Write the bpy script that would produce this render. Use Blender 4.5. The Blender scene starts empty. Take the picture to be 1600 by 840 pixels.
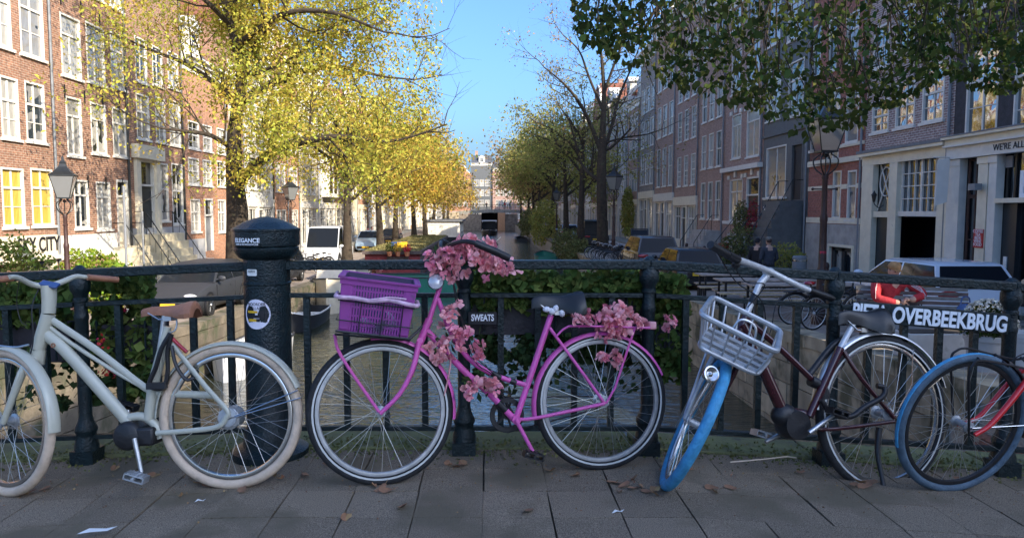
import bpy, bmesh, math, random
import numpy as np
from math import sin, cos, pi, radians, sqrt, atan2
from mathutils import Vector, Matrix, Euler
random.seed(7); rng = np.random.default_rng(5)
sc = bpy.context.scene
C = bpy.context.collection
V = Vector
# ------------------------------------------------------------------ camera, sky, sun
F, U0, V0, PITCH = 1155.0, 765.0, 420.0, radians(4.41)
CAM = V((0, 0, 1.3))
cd = bpy.data.cameras.new('camera'); cam = bpy.data.objects.new('camera', cd); C.objects.link(cam)
cam.location = CAM; cam.rotation_euler = (pi/2 - PITCH, 0, 0)
cd.sensor_width = 36; cd.lens = 36*F/1600; cd.shift_x = 35/1600
cd.clip_start = .05; cd.clip_end = 3000
sc.camera = cam
SUN_EL, SUN_AZ = radians(29), radians(135)      # azimuth from +Y, clockwise
sdir = V((sin(SUN_AZ)*cos(SUN_EL), cos(SUN_AZ)*cos(SUN_EL), sin(SUN_EL)))
w = bpy.data.worlds.new('World'); sc.world = w; w.use_nodes = True
nt = w.node_tree; bg = nt.nodes['Background']
sky = nt.nodes.new('ShaderNodeTexSky'); sky.sky_type = 'NISHITA'; sky.sun_disc = False
sky.sun_elevation = SUN_EL; sky.sun_rotation = SUN_AZ; sky.air_density = 1.0; sky.dust_density = 4.0; sky.ozone_density = 9.5
nt.links.new(sky.outputs[0], bg.inputs[0]); bg.inputs[1].default_value = .15
sd = bpy.data.lights.new('sun', 'SUN'); sun = bpy.data.objects.new('sun', sd); C.objects.link(sun)
sd.energy = 3.6; sd.angle = radians(.5); sd.color = (1, .87, .68)
sun.rotation_euler = sdir.to_track_quat('Z', 'Y').to_euler(); sun.location = (20, -20, 30)
sc.view_settings.view_transform = 'Standard'; sc.view_settings.look = 'None'
sc.view_settings.exposure = 1.36; sc.view_settings.gamma = 1
sc.view_settings.use_curve_mapping = False

# ------------------------------------------------------------------ measuring helpers
def ray(u, v):
    x = (u-U0)/F; d = (v-V0)/F
    return V((x, cos(PITCH)-d*sin(PITCH), -sin(PITCH)-d*cos(PITCH)))
def P(u, v, y): r = ray(u, v); return CAM + r*(y/r.y)
def G(u, v, z): r = ray(u, v); return CAM + r*((z-CAM.z)/r.z)
def PX(u, v, x): r = ray(u, v); return CAM + r*(x/r.x)

# ------------------------------------------------------------------ materials
MATS = {}
PLACED = ('asphalt_tile', 'moss_stone', 'kerb_stone', 'quay_stone', 'quay_stone_shaded', 'quay_brick', 'plank_dark', 'wood_bench', 'iron_rail', 'iron_green')
def mat(name, col, rough=.6, metal=0, nz=(6, .15), bump=None, col2=None, spec=.5, coat=0, isl=0, objr=0, emit=None, stain=None, trans=0):
    """principled material: colour broken up by noise, optional second colour in patches, fine bump"""
    m = bpy.data.materials.new(name); m.use_nodes = True; t = m.node_tree; N = t.nodes; L = t.links
    b = N['Principled BSDF']; b.inputs['Roughness'].default_value = rough; b.inputs['Metallic'].default_value = metal
    b.inputs['Specular IOR Level'].default_value = spec
    if coat: b.inputs['Coat Weight'].default_value = coat; b.inputs['Coat Roughness'].default_value = .08
    if name in PLACED: tc = N.new('ShaderNodeNewGeometry'); co = tc.outputs['Position']      # pieces that share a mesh but not their wear
    else: tc = N.new('ShaderNodeTexCoord'); co = tc.outputs['Object']
    n1 = N.new('ShaderNodeTexNoise'); n1.inputs['Scale'].default_value = nz[0]
    n1.inputs['Detail'].default_value = 4; L.new(co, n1.inputs['Vector'])
    r = N.new('ShaderNodeValToRGB'); L.new(n1.outputs[0], r.inputs[0])
    c = V(col); c2 = V(col2) if col2 else None
    a = nz[1]
    r.color_ramp.elements[0].position = .3; r.color_ramp.elements[1].position = .7
    r.color_ramp.elements[0].color = (*[max(0, k*(1-a)) for k in c], 1)
    r.color_ramp.elements[1].color = (*((c2) if c2 else [min(1, k*(1+a)) for k in c]), 1)
    out = r.outputs[0]
    def mix(kind, fac, a_, b_):
        x = N.new('ShaderNodeMix'); x.data_type = 'RGBA'; x.blend_type = kind
        if isinstance(fac, float): x.inputs[0].default_value = fac
        else: L.new(fac, x.inputs[0])
        L.new(a_, x.inputs[6])
        if isinstance(b_, tuple): x.inputs[7].default_value = b_
        else: L.new(b_, x.inputs[7])
        return x.outputs[2]
    if isl or objr:
        hv = N.new('ShaderNodeHueSaturation'); L.new(out, hv.inputs['Color'])
        if isl: g = N.new('ShaderNodeNewGeometry'); src = g.outputs['Random Per Island']; k = isl
        else: g = N.new('ShaderNodeObjectInfo'); src = g.outputs['Random']; k = objr
        mr = N.new('ShaderNodeMapRange'); L.new(src, mr.inputs[0]); mr.inputs[3].default_value = 1-k; mr.inputs[4].default_value = 1+k
        L.new(mr.outputs[0], hv.inputs['Value'])
        if isl:
            m2 = N.new('ShaderNodeMath'); m2.operation = 'MULTIPLY'; m2.inputs[1].default_value = 7.31; L.new(src, m2.inputs[0])
            m3 = N.new('ShaderNodeMath'); m3.operation = 'FRACT'; L.new(m2.outputs[0], m3.inputs[0])
            mh = N.new('ShaderNodeMapRange'); L.new(m3.outputs[0], mh.inputs[0]); mh.inputs[3].default_value = .5-.05*min(1, k*2); mh.inputs[4].default_value = .5+.04*min(1, k*2)
            L.new(mh.outputs[0], hv.inputs['Hue'])
        out = hv.outputs[0]
    if stain:   # (colour, scale, threshold)
        n2 = N.new('ShaderNodeTexNoise'); n2.inputs['Scale'].default_value = stain[1]; n2.inputs['Detail'].default_value = 6
        L.new(co, n2.inputs['Vector'])
        r2 = N.new('ShaderNodeValToRGB'); r2.color_ramp.elements[0].position = stain[2]; r2.color_ramp.elements[1].position = min(1, stain[2]+.12)
        L.new(n2.outputs[0], r2.inputs[0]); out = mix('MIX', r2.outputs[0], out, (*stain[0], 1))
    L.new(out, b.inputs['Base Color'])
    if bump:
        n3 = N.new('ShaderNodeTexNoise'); n3.inputs['Scale'].default_value = bump[0]; n3.inputs['Detail'].default_value = 5
        L.new(co, n3.inputs['Vector'])
        bp = N.new('ShaderNodeBump'); bp.inputs['Strength'].default_value = bump[1]; bp.inputs['Distance'].default_value = .02
        L.new(n3.outputs[0], bp.inputs['Height']); L.new(bp.outputs[0], b.inputs['Normal'])
    if emit: b.inputs['Emission Color'].default_value = (*emit, 1); b.inputs['Emission Strength'].default_value = 1
    if trans:
        tr = N.new('ShaderNodeBsdfTranslucent'); L.new(out, tr.inputs[0]); mx = N.new('ShaderNodeMixShader'); mx.inputs[0].default_value = trans
        L.new(b.outputs[0], mx.inputs[1]); L.new(tr.outputs[0], mx.inputs[2]); L.new(mx.outputs[0], N['Material Output'].inputs[0])
    MATS[name] = m; return m

def brick_mat(name, c1, c2, mortar=(.42, .38, .33), bw=.215, bh=.062, ms=.009, stain=.15, darkstain=(.07, .05, .045)):
    m = bpy.data.materials.new(name); m.use_nodes = True; t = m.node_tree; N = t.nodes; L = t.links
    b = N['Principled BSDF']; b.inputs['Roughness'].default_value = .85
    tc = N.new('ShaderNodeTexCoord'); sp = N.new('ShaderNodeSeparateXYZ'); L.new(tc.outputs['Object'], sp.inputs[0])
    ad = N.new('ShaderNodeMath'); ad.operation = 'ADD'; L.new(sp.outputs[0], ad.inputs[0]); L.new(sp.outputs[1], ad.inputs[1])
    cb = N.new('ShaderNodeCombineXYZ'); L.new(ad.outputs[0], cb.inputs[0]); L.new(sp.outputs[2], cb.inputs[1])
    br = N.new('ShaderNodeTexBrick'); L.new(cb.outputs[0], br.inputs['Vector'])
    br.inputs['Color1'].default_value = (*c1, 1); br.inputs['Color2'].default_value = (*c2, 1); br.inputs['Mortar'].default_value = (*mortar, 1)
    br.inputs['Scale'].default_value = 1; br.inputs['Mortar Size'].default_value = ms; br.inputs['Brick Width'].default_value = bw
    br.inputs['Row Height'].default_value = bh+ms; br.inputs['Bias'].default_value = 0; br.inputs['Mortar Smooth'].default_value = .2
    n = N.new('ShaderNodeTexNoise'); n.inputs['Scale'].default_value = .7; n.inputs['Detail'].default_value = 8; L.new(tc.outputs['Object'], n.inputs['Vector'])
    r = N.new('ShaderNodeValToRGB'); r.color_ramp.elements[0].position = .38; r.color_ramp.elements[1].position = .75; L.new(n.outputs[0], r.inputs[0])
    mm = N.new('ShaderNodeMath'); mm.operation = 'MULTIPLY'; mm.inputs[1].default_value = stain*3; L.new(r.outputs[0], mm.inputs[0])
    x = N.new('ShaderNodeMix'); x.data_type = 'RGBA'; L.new(mm.outputs[0], x.inputs[0]); L.new(br.outputs[0], x.inputs[6]); x.inputs[7].default_value = (*darkstain, 1)
    n2 = N.new('ShaderNodeTexNoise'); n2.inputs['Scale'].default_value = 9; n2.inputs['Detail'].default_value = 3; L.new(cb.outputs[0], n2.inputs['Vector'])
    hv = N.new('ShaderNodeHueSaturation'); L.new(x.outputs[2], hv.inputs['Color'])
    mr = N.new('ShaderNodeMapRange'); L.new(n2.outputs[0], mr.inputs[0]); mr.inputs[1].default_value = .3; mr.inputs[2].default_value = .7; mr.inputs[3].default_value = .7; mr.inputs[4].default_value = 1.35
    L.new(mr.outputs[0], hv.inputs['Value']); L.new(hv.outputs[0], b.inputs['Base Color'])
    bp = N.new('ShaderNodeBump'); bp.inputs['Strength'].default_value = .5; bp.inputs['Distance'].default_value = .01; bp.invert = True
    L.new(br.outputs[1], bp.inputs['Height']); L.new(bp.outputs[0], b.inputs['Normal'])
    MATS[name] = m; return m

def glass_mat(name, dark=(.015, .02, .025), curtain=None, amt=.5, wav=.12, ior=1.9):
    """window pane seen from outdoors: a mirror-like skin over a dim room, curtains in some"""
    m = bpy.data.materials.new(name); m.use_nodes = True; t = m.node_tree; N = t.nodes; L = t.links
    b = N['Principled BSDF']; b.inputs['Roughness'].default_value = .04; b.inputs['IOR'].default_value = ior; b.inputs['Specular IOR Level'].default_value = .5 if ior > 1.4 else .35
    tc = N.new('ShaderNodeTexCoord')
    n = N.new('ShaderNodeTexNoise'); n.inputs['Scale'].default_value = 1.6; n.inputs['Detail'].default_value = 2; L.new(tc.outputs['Object'], n.inputs['Vector'])
    oi = N.new('ShaderNodeObjectInfo')
    if curtain:
        wv = N.new('ShaderNodeTexWave'); wv.inputs['Scale'].default_value = 5; wv.inputs['Distortion'].default_value = 1.5; L.new(tc.outputs['Object'], wv.inputs['Vector'])
        r = N.new('ShaderNodeValToRGB'); L.new(wv.outputs[0], r.inputs[0]); r.color_ramp.elements[0].color = (*[k*.45 for k in curtain], 1); r.color_ramp.elements[1].color = (*curtain, 1)
        ad = N.new('ShaderNodeMath'); ad.operation = 'ADD'; L.new(n.outputs[0], ad.inputs[0]); L.new(oi.outputs['Random'], ad.inputs[1])
        r2 = N.new('ShaderNodeValToRGB'); L.new(ad.outputs[0], r2.inputs[0]); r2.color_ramp.elements[0].position = 1-amt*.9; r2.color_ramp.elements[1].position = min(1, 1.02-amt*.9)
        x = N.new('ShaderNodeMix'); x.data_type = 'RGBA'; L.new(r2.outputs[0], x.inputs[0]); x.inputs[6].default_value = (*dark, 1); L.new(r.outputs[0], x.inputs[7])
        L.new(x.outputs[2], b.inputs['Base Color'])
    else: b.inputs['Base Color'].default_value = (*dark, 1)
    mp = N.new('ShaderNodeVectorMath'); mp.operation = 'ADD'; L.new(tc.outputs['Object'], mp.inputs[0]); L.new(oi.outputs['Location'], mp.inputs[1])
    n3 = N.new('ShaderNodeTexNoise'); n3.inputs['Scale'].default_value = 1.3; n3.inputs['Detail'].default_value = 1; L.new(mp.outputs[0], n3.inputs['Vector'])
    bp = N.new('ShaderNodeBump'); bp.inputs['Strength'].default_value = wav; bp.inputs['Distance'].default_value = .12
    L.new(n3.outputs[0], bp.inputs['Height']); L.new(bp.outputs[0], b.inputs['Normal'])
    MATS[name] = m; return m

# ------------------------------------------------------------------ mesh builder
def wm(o):
    m = o.matrix_basis.copy()
    while o.parent: o = o.parent; m = o.matrix_basis @ m
    return m
class MB:
    def __init__(s): s.v = []; s.f = []; s.m = []; s.mi = 0
    def add(s, vs, fs):
        o = len(s.v); s.v += [tuple(q) for q in vs]
        for f in fs: s.f.append([i+o for i in f]); s.m.append(s.mi)
        return s
    def box(s, c, d, R=None, top=None):
        x, y, z = [k/2 for k in d]; vs = []
        for sz in (-1, 1):
            kx = top if (top and sz > 0) else 1
            for sx, sy in ((-1, -1), (1, -1), (1, 1), (-1, 1)):
                p = V((sx*x*kx, sy*y*kx, sz*z))
                if R: p = R @ p
                vs.append(V(c)+p)
        return s.add(vs, [(3, 2, 1, 0), (4, 5, 6, 7), (0, 1, 5, 4), (1, 2, 6, 5), (2, 3, 7, 6), (3, 0, 4, 7)])
    def bx(s, x0, x1, y0, y1, z0, z1): return s.box(((x0+x1)/2, (y0+y1)/2, (z0+z1)/2), (abs(x1-x0), abs(y1-y0), abs(z1-z0)))
    def tube(s, pts, r, n=8, closed=False, caps=True, flat=1.0, ref=None):
        pts = [V(p) for p in pts]; k = len(pts)
        rs = r if isinstance(r, (list, tuple)) else [r]*k
        vs = []; prev = None
        for i, p in enumerate(pts):
            if closed: t = pts[(i+1) % k]-pts[i-1]
            else: t = pts[min(i+1, k-1)]-pts[max(i-1, 0)]
            if t.length < 1e-9: t = V((0, 0, 1))
            t.normalize()
            if prev is None:
                a = V(ref) if ref else (V((0, 0, 1)) if abs(t.z) < .9 else V((0, 1, 0)))
                u = t.cross(a).normalized()
            else:
                u = prev-t*prev.dot(t)
                if u.length < 1e-6: u = t.cross(V((.3, .5, .8)))
                u.normalize()
            prev = u; w_ = t.cross(u)
            for j in range(n):
                a = 2*pi*j/n; vs.append(p+u*cos(a)*rs[i]*flat+w_*sin(a)*rs[i])
        fs = []
        for i in range(k if closed else k-1):
            a = i*n; b = ((i+1) % k)*n
            for j in range(n): fs.append((a+j, a+(j+1) % n, b+(j+1) % n, b+j))
        if caps and not closed: fs.append(tuple(range(n-1, -1, -1))); fs.append(tuple((k-1)*n+j for j in range(n)))
        return s.add(vs, fs)
    def lathe(s, prof, n=20, c=(0, 0, 0), R=None, a0=0, a1=2*pi):
        vs = []; full = abs(a1-a0-2*pi) < 1e-6; m = n if full else n+1
        for r, z in prof:
            for j in range(m):
                a = a0+(a1-a0)*j/n; p = V((r*cos(a), r*sin(a), z))
                if R: p = R @ p
                vs.append(V(c)+p)
        fs = []
        for i in range(len(prof)-1):
            for j in range(n):
                q = (j+1) % m if full else j+1
                fs.append((i*m+j, i*m+q, (i+1)*m+q, (i+1)*m+j))
        return s.add(vs, fs)
    def disc(s, c, r, n=20, R=None):
        vs = [V(c)+((R @ V((r*cos(2*pi*j/n), r*sin(2*pi*j/n), 0))) if R else V((r*cos(2*pi*j/n), r*sin(2*pi*j/n), 0))) for j in range(n)]
        return s.add(vs, [tuple(range(n))])
    def prism(s, poly, a, b, ax='y'):
        """2D polygon (counter-clockwise) extruded along an axis from a to b"""
        n = len(poly)
        def mk(p, t): return {'y': (p[0], t, p[1]), 'x': (t, p[0], p[1]), 'z': (p[0], p[1], t)}[ax]
        vs = [mk(p, a) for p in poly]+[mk(p, b) for p in poly]
        return s.add(vs, [tuple(range(n)), tuple(range(2*n-1, n-1, -1))]+[(i, i+n, (i+1) % n+n, (i+1) % n) for i in range(n)])
    def quad(s, *p): return s.add(p, [tuple(range(len(p)))])
    def ball(s, c, r, n=10, m=7, sc_=(1, 1, 1), R=None):
        vs = []; fs = []
        for i in range(m+1):
            for j in range(n):
                a = pi*i/m; b = 2*pi*j/n; p = V((r*sin(a)*cos(b)*sc_[0], r*sin(a)*sin(b)*sc_[1], r*cos(a)*sc_[2]))
                if R: p = R @ p
                vs.append(V(c)+p)
        for i in range(m):
            for j in range(n): fs.append((i*n+j, (i+1)*n+j, (i+1)*n+(j+1) % n, i*n+(j+1) % n))
        return s.add(vs, fs)
    def mesh(s, name, mats):
        me = bpy.data.meshes.new(name); me.from_pydata(s.v, [], s.f)
        mats = mats if isinstance(mats, (list, tuple)) else [mats]
        for m in mats: me.materials.append(MATS[m] if isinstance(m, str) else m)
        if len(mats) > 1: me.polygons.foreach_set('material_index', s.m)
        bm = bmesh.new(); bm.from_mesh(me); bmesh.ops.recalc_face_normals(bm, faces=bm.faces); bm.to_mesh(me); bm.free()
        me.polygons.foreach_set('use_smooth', [True]*len(me.polygons)); me.set_sharp_from_angle(angle=radians(38)); me.update()
        return me
    def build(s, name, mats, parent=None, world=False, kind=None, bevel=0, loc=None, rot=None):
        if world and parent is not None:
            mi = wm(parent).inverted(); s.v = [tuple(mi @ V(p)) for p in s.v]
        return link(name, s.mesh(name, mats), parent, kind, bevel, loc, rot)
def link(name, me, parent=None, kind=None, bevel=0, loc=None, rot=None):
    o = bpy.data.objects.new(name, me); C.objects.link(o)
    if parent is not None: o.parent = parent
    if kind: o['kind'] = kind
    if loc is not None: o.location = loc
    if rot is not None: o.rotation_euler = rot
    if bevel:
        b = o.modifiers.new('bevel', 'BEVEL'); b.width = bevel; b.segments = 2; b.limit_method = 'ANGLE'; b.angle_limit = radians(40)
    return o
def tag(o, label=None, cat=None, group=None, kind=None):
    if label: o['label'] = label
    if cat: o['category'] = cat
    if group: o['group'] = group
    if kind: o['kind'] = kind
    return o
def thing(name, label, cat, loc=(0, 0, 0), rot=(0, 0, 0), group=None, scale=None):
    o = bpy.data.objects.new(name, None); C.objects.link(o); o.location = loc; o.rotation_euler = rot; o.empty_display_size = .2
    if scale: o.scale = (scale,)*3
    return tag(o, label, cat, group)
def copy_tree(o, parent=None):
    c = o.copy(); C.objects.link(c)
    if parent is not None: c.parent = parent
    for ch in list(o.children): copy_tree(ch, c)
    return c
def dup(o, label, loc=None, rot=None, group=None, scale=None):
    c = copy_tree(o); c['label'] = label
    if loc is not None: c.location = loc
    if rot is not None: c.rotation_euler = rot
    if scale: c.scale = (scale,)*3
    if group: c['group'] = group
    return c
def arc(c, r, a0, a1, n, y=0):
    return [V((c[0]+r*cos(radians(a0+(a1-a0)*i/n)), y, c[1]+r*sin(radians(a0+(a1-a0)*i/n)))) for i in range(n+1)]
def bez(pts, n=10):
    """smooth curve through control points (Catmull-Rom)"""
    pts = [V(p) for p in pts]; out = []
    q = [2*pts[0]-pts[1]]+pts+[2*pts[-1]-pts[-2]]
    for i in range(1, len(q)-2):
        for k in range(n):
            t = k/n; a, b, c, d = q[i-1], q[i], q[i+1], q[i+2]
            out.append(.5*((2*b)+(c-a)*t+(2*a-5*b+4*c-d)*t*t+(3*b-a-3*c+d)*t**3))
    out.append(pts[-1]); return out
def text_obj(name, body, size, m, parent=None, loc=(0, 0, 0), rot=(pi/2, 0, 0), ext=.002, font_scale=(1, 1), bold=0, align='CENTER', spacing=1.0):
    cu = bpy.data.curves.new(name, 'FONT'); cu.body = body; cu.size = size; cu.extrude = ext; cu.align_x = align; cu.align_y = 'CENTER'
    cu.offset = bold; cu.space_character = spacing
    o = bpy.data.objects.new(name, cu); C.objects.link(o)
    dg = bpy.context.evaluated_depsgraph_get(); me = bpy.data.meshes.new_from_object(o.evaluated_get(dg))
    bpy.data.objects.remove(o)
    me.transform(Matrix.Diagonal((font_scale[0], font_scale[1], 1, 1)))
    me.materials.clear(); me.materials.append(MATS[m])
    return link(name, me, parent, None, 0, loc, rot)
def leaf_mesh(name, P0, size, m, droop=.0, aspect=.6, up=None, szvar=.35, pent=False):
    """many single-leaf faces in one mesh; P0 = (N,3) centres"""
    N = len(P0); P0 = np.asarray(P0, float)
    d = rng.normal(size=(N, 3)); d[:, 2] -= droop; d /= np.linalg.norm(d, axis=1)[:, None]
    e = rng.normal(size=(N, 3)); e -= (e*d).sum(1)[:, None]*d; e /= np.linalg.norm(e, axis=1)[:, None]
    f = np.cross(d, e)
    s = size*(1+szvar*(rng.random(N)*2-1))[:, None]
    a = P0-d*s*.5; b = P0+e*s*aspect*.5+f*s*.08; c = P0+d*s*.5; g = P0-e*s*aspect*.5+f*s*.08
    vs = np.stack([a, b, c, g], 1).reshape(-1, 3)
    me = bpy.data.meshes.new(name); me.vertices.add(4*N); me.vertices.foreach_set('co', vs.ravel())
    me.loops.add(4*N); me.loops.foreach_set('vertex_index', np.arange(4*N, dtype=np.int32))
    me.polygons.add(N); me.polygons.foreach_set('loop_start', np.arange(0, 4*N, 4, dtype=np.int32))
    me.update(calc_edges=True); me.materials.append(MATS[m]); return me

# ------------------------------------------------------------------ material palette
mat('iron_green', (.006, .015, .018), .34, nz=(30, .35), bump=(90, .35), stain=((.035, .038, .03), 14, .64), spec=.4)
mat('iron_rail', (.007, .016, .017), .4, nz=(22, .4), bump=(70, .4), stain=((.05, .05, .04), 20, .66), spec=.4)
mat('asphalt_tile', (.27, .215, .155), .9, nz=(260, .7), bump=(160, 1.0), objr=.12, spec=.25, stain=((.19, .155, .105), 2.2, .5))
mat('joint_dirt', (.16, .135, .10), .95, nz=(40, .4), bump=(60, .6))
mat('moss_stone', (.28, .27, .14), .95, nz=(9, .45), bump=(70, .9), col2=(.22, .235, .09), stain=((.10, .095, .07), 7, .6), objr=.1)
mat('kerb_stone', (.26, .25, .22), .85, nz=(8, .3), bump=(50, .5), objr=.12, stain=((.10, .11, .07), 3, .55))
mat('street', (.29, .24, .20), .9, nz=(2, .2), bump=(25, .5), stain=((.10, .09, .07), .6, .6))
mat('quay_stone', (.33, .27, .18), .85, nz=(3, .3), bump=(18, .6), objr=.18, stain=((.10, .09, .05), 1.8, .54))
mat('quay_stone_shaded', (.15, .125, .09), .9, nz=(3, .3), bump=(18, .6), objr=.2, stain=((.07, .075, .04), 1.8, .5))  # left quay's copy of the stone: shade put into the colour, mossy stains
mat('leaf_red', (.34, .045, .04), .7, isl=.35, trans=.3)
mat('quay_brick', (.26, .13, .09), .9, nz=(20, .3), bump=(60, .6), objr=.3, stain=((.16, .15, .12), 9, .6))
mat('mortar', (.32, .29, .24), .95, nz=(20, .2), bump=(60, .5))
mat('dark_earth', (.05, .04, .03), 1, nz=(3, .3))
mat('white_paint', (.68, .65, .58), .5, nz=(4, .08), stain=((.55, .52, .45), 5, .68))
mat('cream_paint', (.72, .65, .50), .5, nz=(4, .08), stain=((.5, .44, .33), 4, .68))
mat('grey_paint', (.20, .21, .22), .5, nz=(4, .1))
mat('dark_door', (.02, .025, .03), .35, nz=(4, .2))
mat('green_door', (.02, .06, .045), .35, nz=(4, .2))
mat('red_paint', (.45, .03, .03), .5, nz=(4, .2))
mat('stone_plinth', (.36, .34, .31), .8, nz=(3, .2), bump=(20, .3))
mat('roof_tile', (.20, .075, .045), .8, nz=(8, .3), bump=(12, .5))
mat('roof_slate', (.07, .075, .085), .6, nz=(8, .3), bump=(12, .4))
mat('lead', (.16, .17, .18), .6, nz=(6, .2))
mat('black_wall', (.04, .038, .042), .75, nz=(6, .3), bump=(30, .5))
mat('slate_wall', (.10, .105, .105), .6, nz=(5, .15), bump=(20, .2))
mat('white_wall', (.68, .66, .60), .7, nz=(3, .1), bump=(12, .15))
mat('cream_wall', (.66, .58, .40), .7, nz=(3, .1), bump=(12, .15))
mat('grey_wall', (.42, .42, .42), .7, nz=(3, .12), bump=(12, .2))
brick_mat('brick_orange', (.45, .19, .095), (.36, .145, .075), (.42, .33, .24), stain=.08)
brick_mat('brick_brown', (.33, .155, .092), (.24, .11, .07), (.38, .30, .22), stain=.10)
brick_mat('brick_plum', (.42, .25, .185), (.33, .19, .14), (.36, .30, .24), stain=.08)
brick_mat('brick_plum2', (.41, .26, .20), (.33, .19, .15), (.35, .29, .25), stain=.08)
brick_mat('brick_mauve', (.34, .22, .19), (.24, .15, .14), (.50, .46, .42), stain=.04, ms=.014)
brick_mat('brick_red', (.38, .13, .09), (.31, .10, .07), (.22, .16, .13), stain=.03)
brick_mat('brick_grey', (.32, .28, .24), (.25, .21, .18), (.26, .24, .22), stain=.08)
glass_mat('pane_dark', ior=2.4); glass_mat('pane_old', ior=3.4, wav=.5); glass_mat('pane_curtain', curtain=(.50, .48, .43), amt=.42)
glass_mat('pane_mid', dark=(.03, .04, .05), curtain=(.35, .34, .32), amt=.35)
glass_mat('pane_yellow', dark=(.6, .42, .08), curtain=(.72, .50, .10), amt=1.2, wav=.08, ior=1.5)
glass_mat('car_glass', dark=(.012, .015, .02), wav=0, ior=1.3)
glass_mat('lamp_glass', dark=(.17, .175, .17), wav=0)
mat('bark', (.045, .033, .022), .95, nz=(7, .4), bump=(14, 1.0), stain=((.07, .075, .04), 5, .6))
mat('bark_sunny', (.07, .05, .033), .95, nz=(7, .4), bump=(14, 1.0))
mat('leaf_yellow', (.70, .55, .085), .75, spec=.2, nz=(.45, .2), col2=(.42, .47, .08), isl=.42, trans=.5)
mat('leaf_gold', (.66, .45, .08), .75, spec=.2, nz=(.3, .2), col2=(.46, .38, .05), isl=.35, trans=.5)
mat('leaf_green', (.30, .34, .08), .75, spec=.2, nz=(.4, .3), col2=(.46, .42, .11), isl=.35, trans=.4)
mat('leaf_rust', (.52, .35, .14), .75, spec=.2, nz=(.4, .3), col2=(.30, .25, .08), isl=.35, trans=.4)
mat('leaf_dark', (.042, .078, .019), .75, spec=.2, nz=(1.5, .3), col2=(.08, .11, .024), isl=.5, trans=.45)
mat('geranium', (.09, .16, .04), .75, spec=.2, nz=(8, .3), col2=(.15, .21, .05), isl=.4, trans=.3)
mat('ivy', (.05, .09, .03), .75, spec=.2, nz=(6, .3), isl=.4, trans=.25)
mat('bush_lime', (.20, .28, .03), .75, spec=.2, nz=(3, .3), isl=.4, trans=.4)
mat('reed', (.16, .17, .06), .75, spec=.2, nz=(3, .3), isl=.4, trans=.3)
mat('dead_leaf', (.26, .15, .07), .8, nz=(12, .4), isl=.3, objr=.35)
mat('petal_red', (.55, .02, .02), .6, isl=.3)
mat('petal_white', (.72, .66, .55), .6, isl=.25)
mat('silk_pink', (1.0, .36, .40), .65, nz=(14, .3), objr=.2, col2=(1.0, .55, .56), trans=.25)
mat('silk_magenta', (1.0, .28, .42), .65, nz=(14, .3), objr=.2, col2=(.98, .42, .50), trans=.25)
mat('plastic_black', (.012, .012, .014), .45, nz=(20, .3), bump=(80, .1))
mat('planter_box', (.022, .019, .026), .55, nz=(7, .5), bump=(40, .2), stain=((.05, .05, .05), 9, .66))
mat('rubber', (.014, .014, .015), .75, nz=(40, .4), bump=(120, .3))
mat('rubber_cream', (.55, .43, .32), .8, nz=(20, .15), bump=(90, .2), stain=((.3, .24, .19), 11, .62))
mat('rubber_blue', (.05, .28, .50), .6, nz=(18, .25), bump=(90, .4), stain=((.25, .4, .5), 16, .68))
mat('rubber_bluegrey', (.06, .10, .14), .65, nz=(18, .3), bump=(90, .3))
mat('reflex', (.55, .55, .52), .4)
mat('steel', (.62, .62, .62), .22, 1, nz=(20, .1))
mat('alu', (.55, .56, .57), .38, 1, nz=(20, .15))
mat('dull_alu', (.42, .44, .46), .45, .6, nz=(20, .2))
mat('satin', (.62, .63, .64), .38, .35, nz=(20, .08))
mat('rim_dull', (.42, .42, .42), .42, .6, nz=(20, .2))
mat('chrome_guard', (.70, .70, .70), .28, .7, nz=(10, .12))
mat('spoke', (.5, .5, .48), .35, .8)
mat('bike_sage', (.43, .425, .345), .35, nz=(5, .04), coat=.4)
mat('bike_pink', (.76, .13, .42), .45, nz=(14, .25), col2=(.68, .10, .42), stain=((.14, .04, .17), 9, .64), coat=.2)
mat('crate_pink', (.44, .08, .38), .6, nz=(12, .35), col2=(.28, .05, .28), stain=((.07, .05, .10), 9, .56))
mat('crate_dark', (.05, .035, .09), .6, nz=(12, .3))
mat('bike_maroon', (.045, .006, .010), .25, nz=(8, .2), coat=.6)
mat('bike_red', (.70, .015, .02), .28, nz=(8, .15), coat=.6)
mat('leather', (.30, .13, .07), .45, nz=(12, .2), bump=(60, .2))
mat('saddle_black', (.012, .012, .013), .38, nz=(12, .2))
mat('cord', (.60, .40, .52), .8, nz=(30, .3))
mat('display', (.05, .09, .22), .12, nz=(3, .1))
mat('lens', (.65, .66, .68), .1, .2)
mat('taillight', (.35, .008, .012), .15, coat=.8)
mat('sticker', (.72, .70, .80), .5, nz=(8, .1))
mat('sign_white', (.80, .84, .88), .5, nz=(12, .08))
mat('yellow_paint', (.70, .42, .02), .5)
mat('black_print_shade', (.012, .012, .015), .6)  # ink of the lettering, and shade painted into dark openings
mat('car_grey', (.035, .038, .045), .5, .0, nz=(3, .05), spec=.3)
mat('car_navy', (.018, .022, .032), .25, .3, nz=(3, .05), coat=.25)
mat('car_black', (.012, .012, .013), .25, .2, nz=(3, .05), coat=.25)
mat('car_white', (.66, .72, .80), .25, nz=(3, .03), coat=.8)
mat('car_silver', (.42, .46, .52), .3, .5, nz=(3, .03), coat=.8)
mat('car_blue', (.30, .42, .55), .3, .2, nz=(3, .03), coat=.8)
mat('wood_bench', (.40, .31, .25), .8, nz=(9, .3), bump=(30, .4))
mat('wood_edge', (.50, .38, .22), .8, nz=(9, .3))
mat('bench_grey', (.17, .17, .165), .7, nz=(9, .2))
mat('terracotta', (.50, .20, .10), .8)
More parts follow.
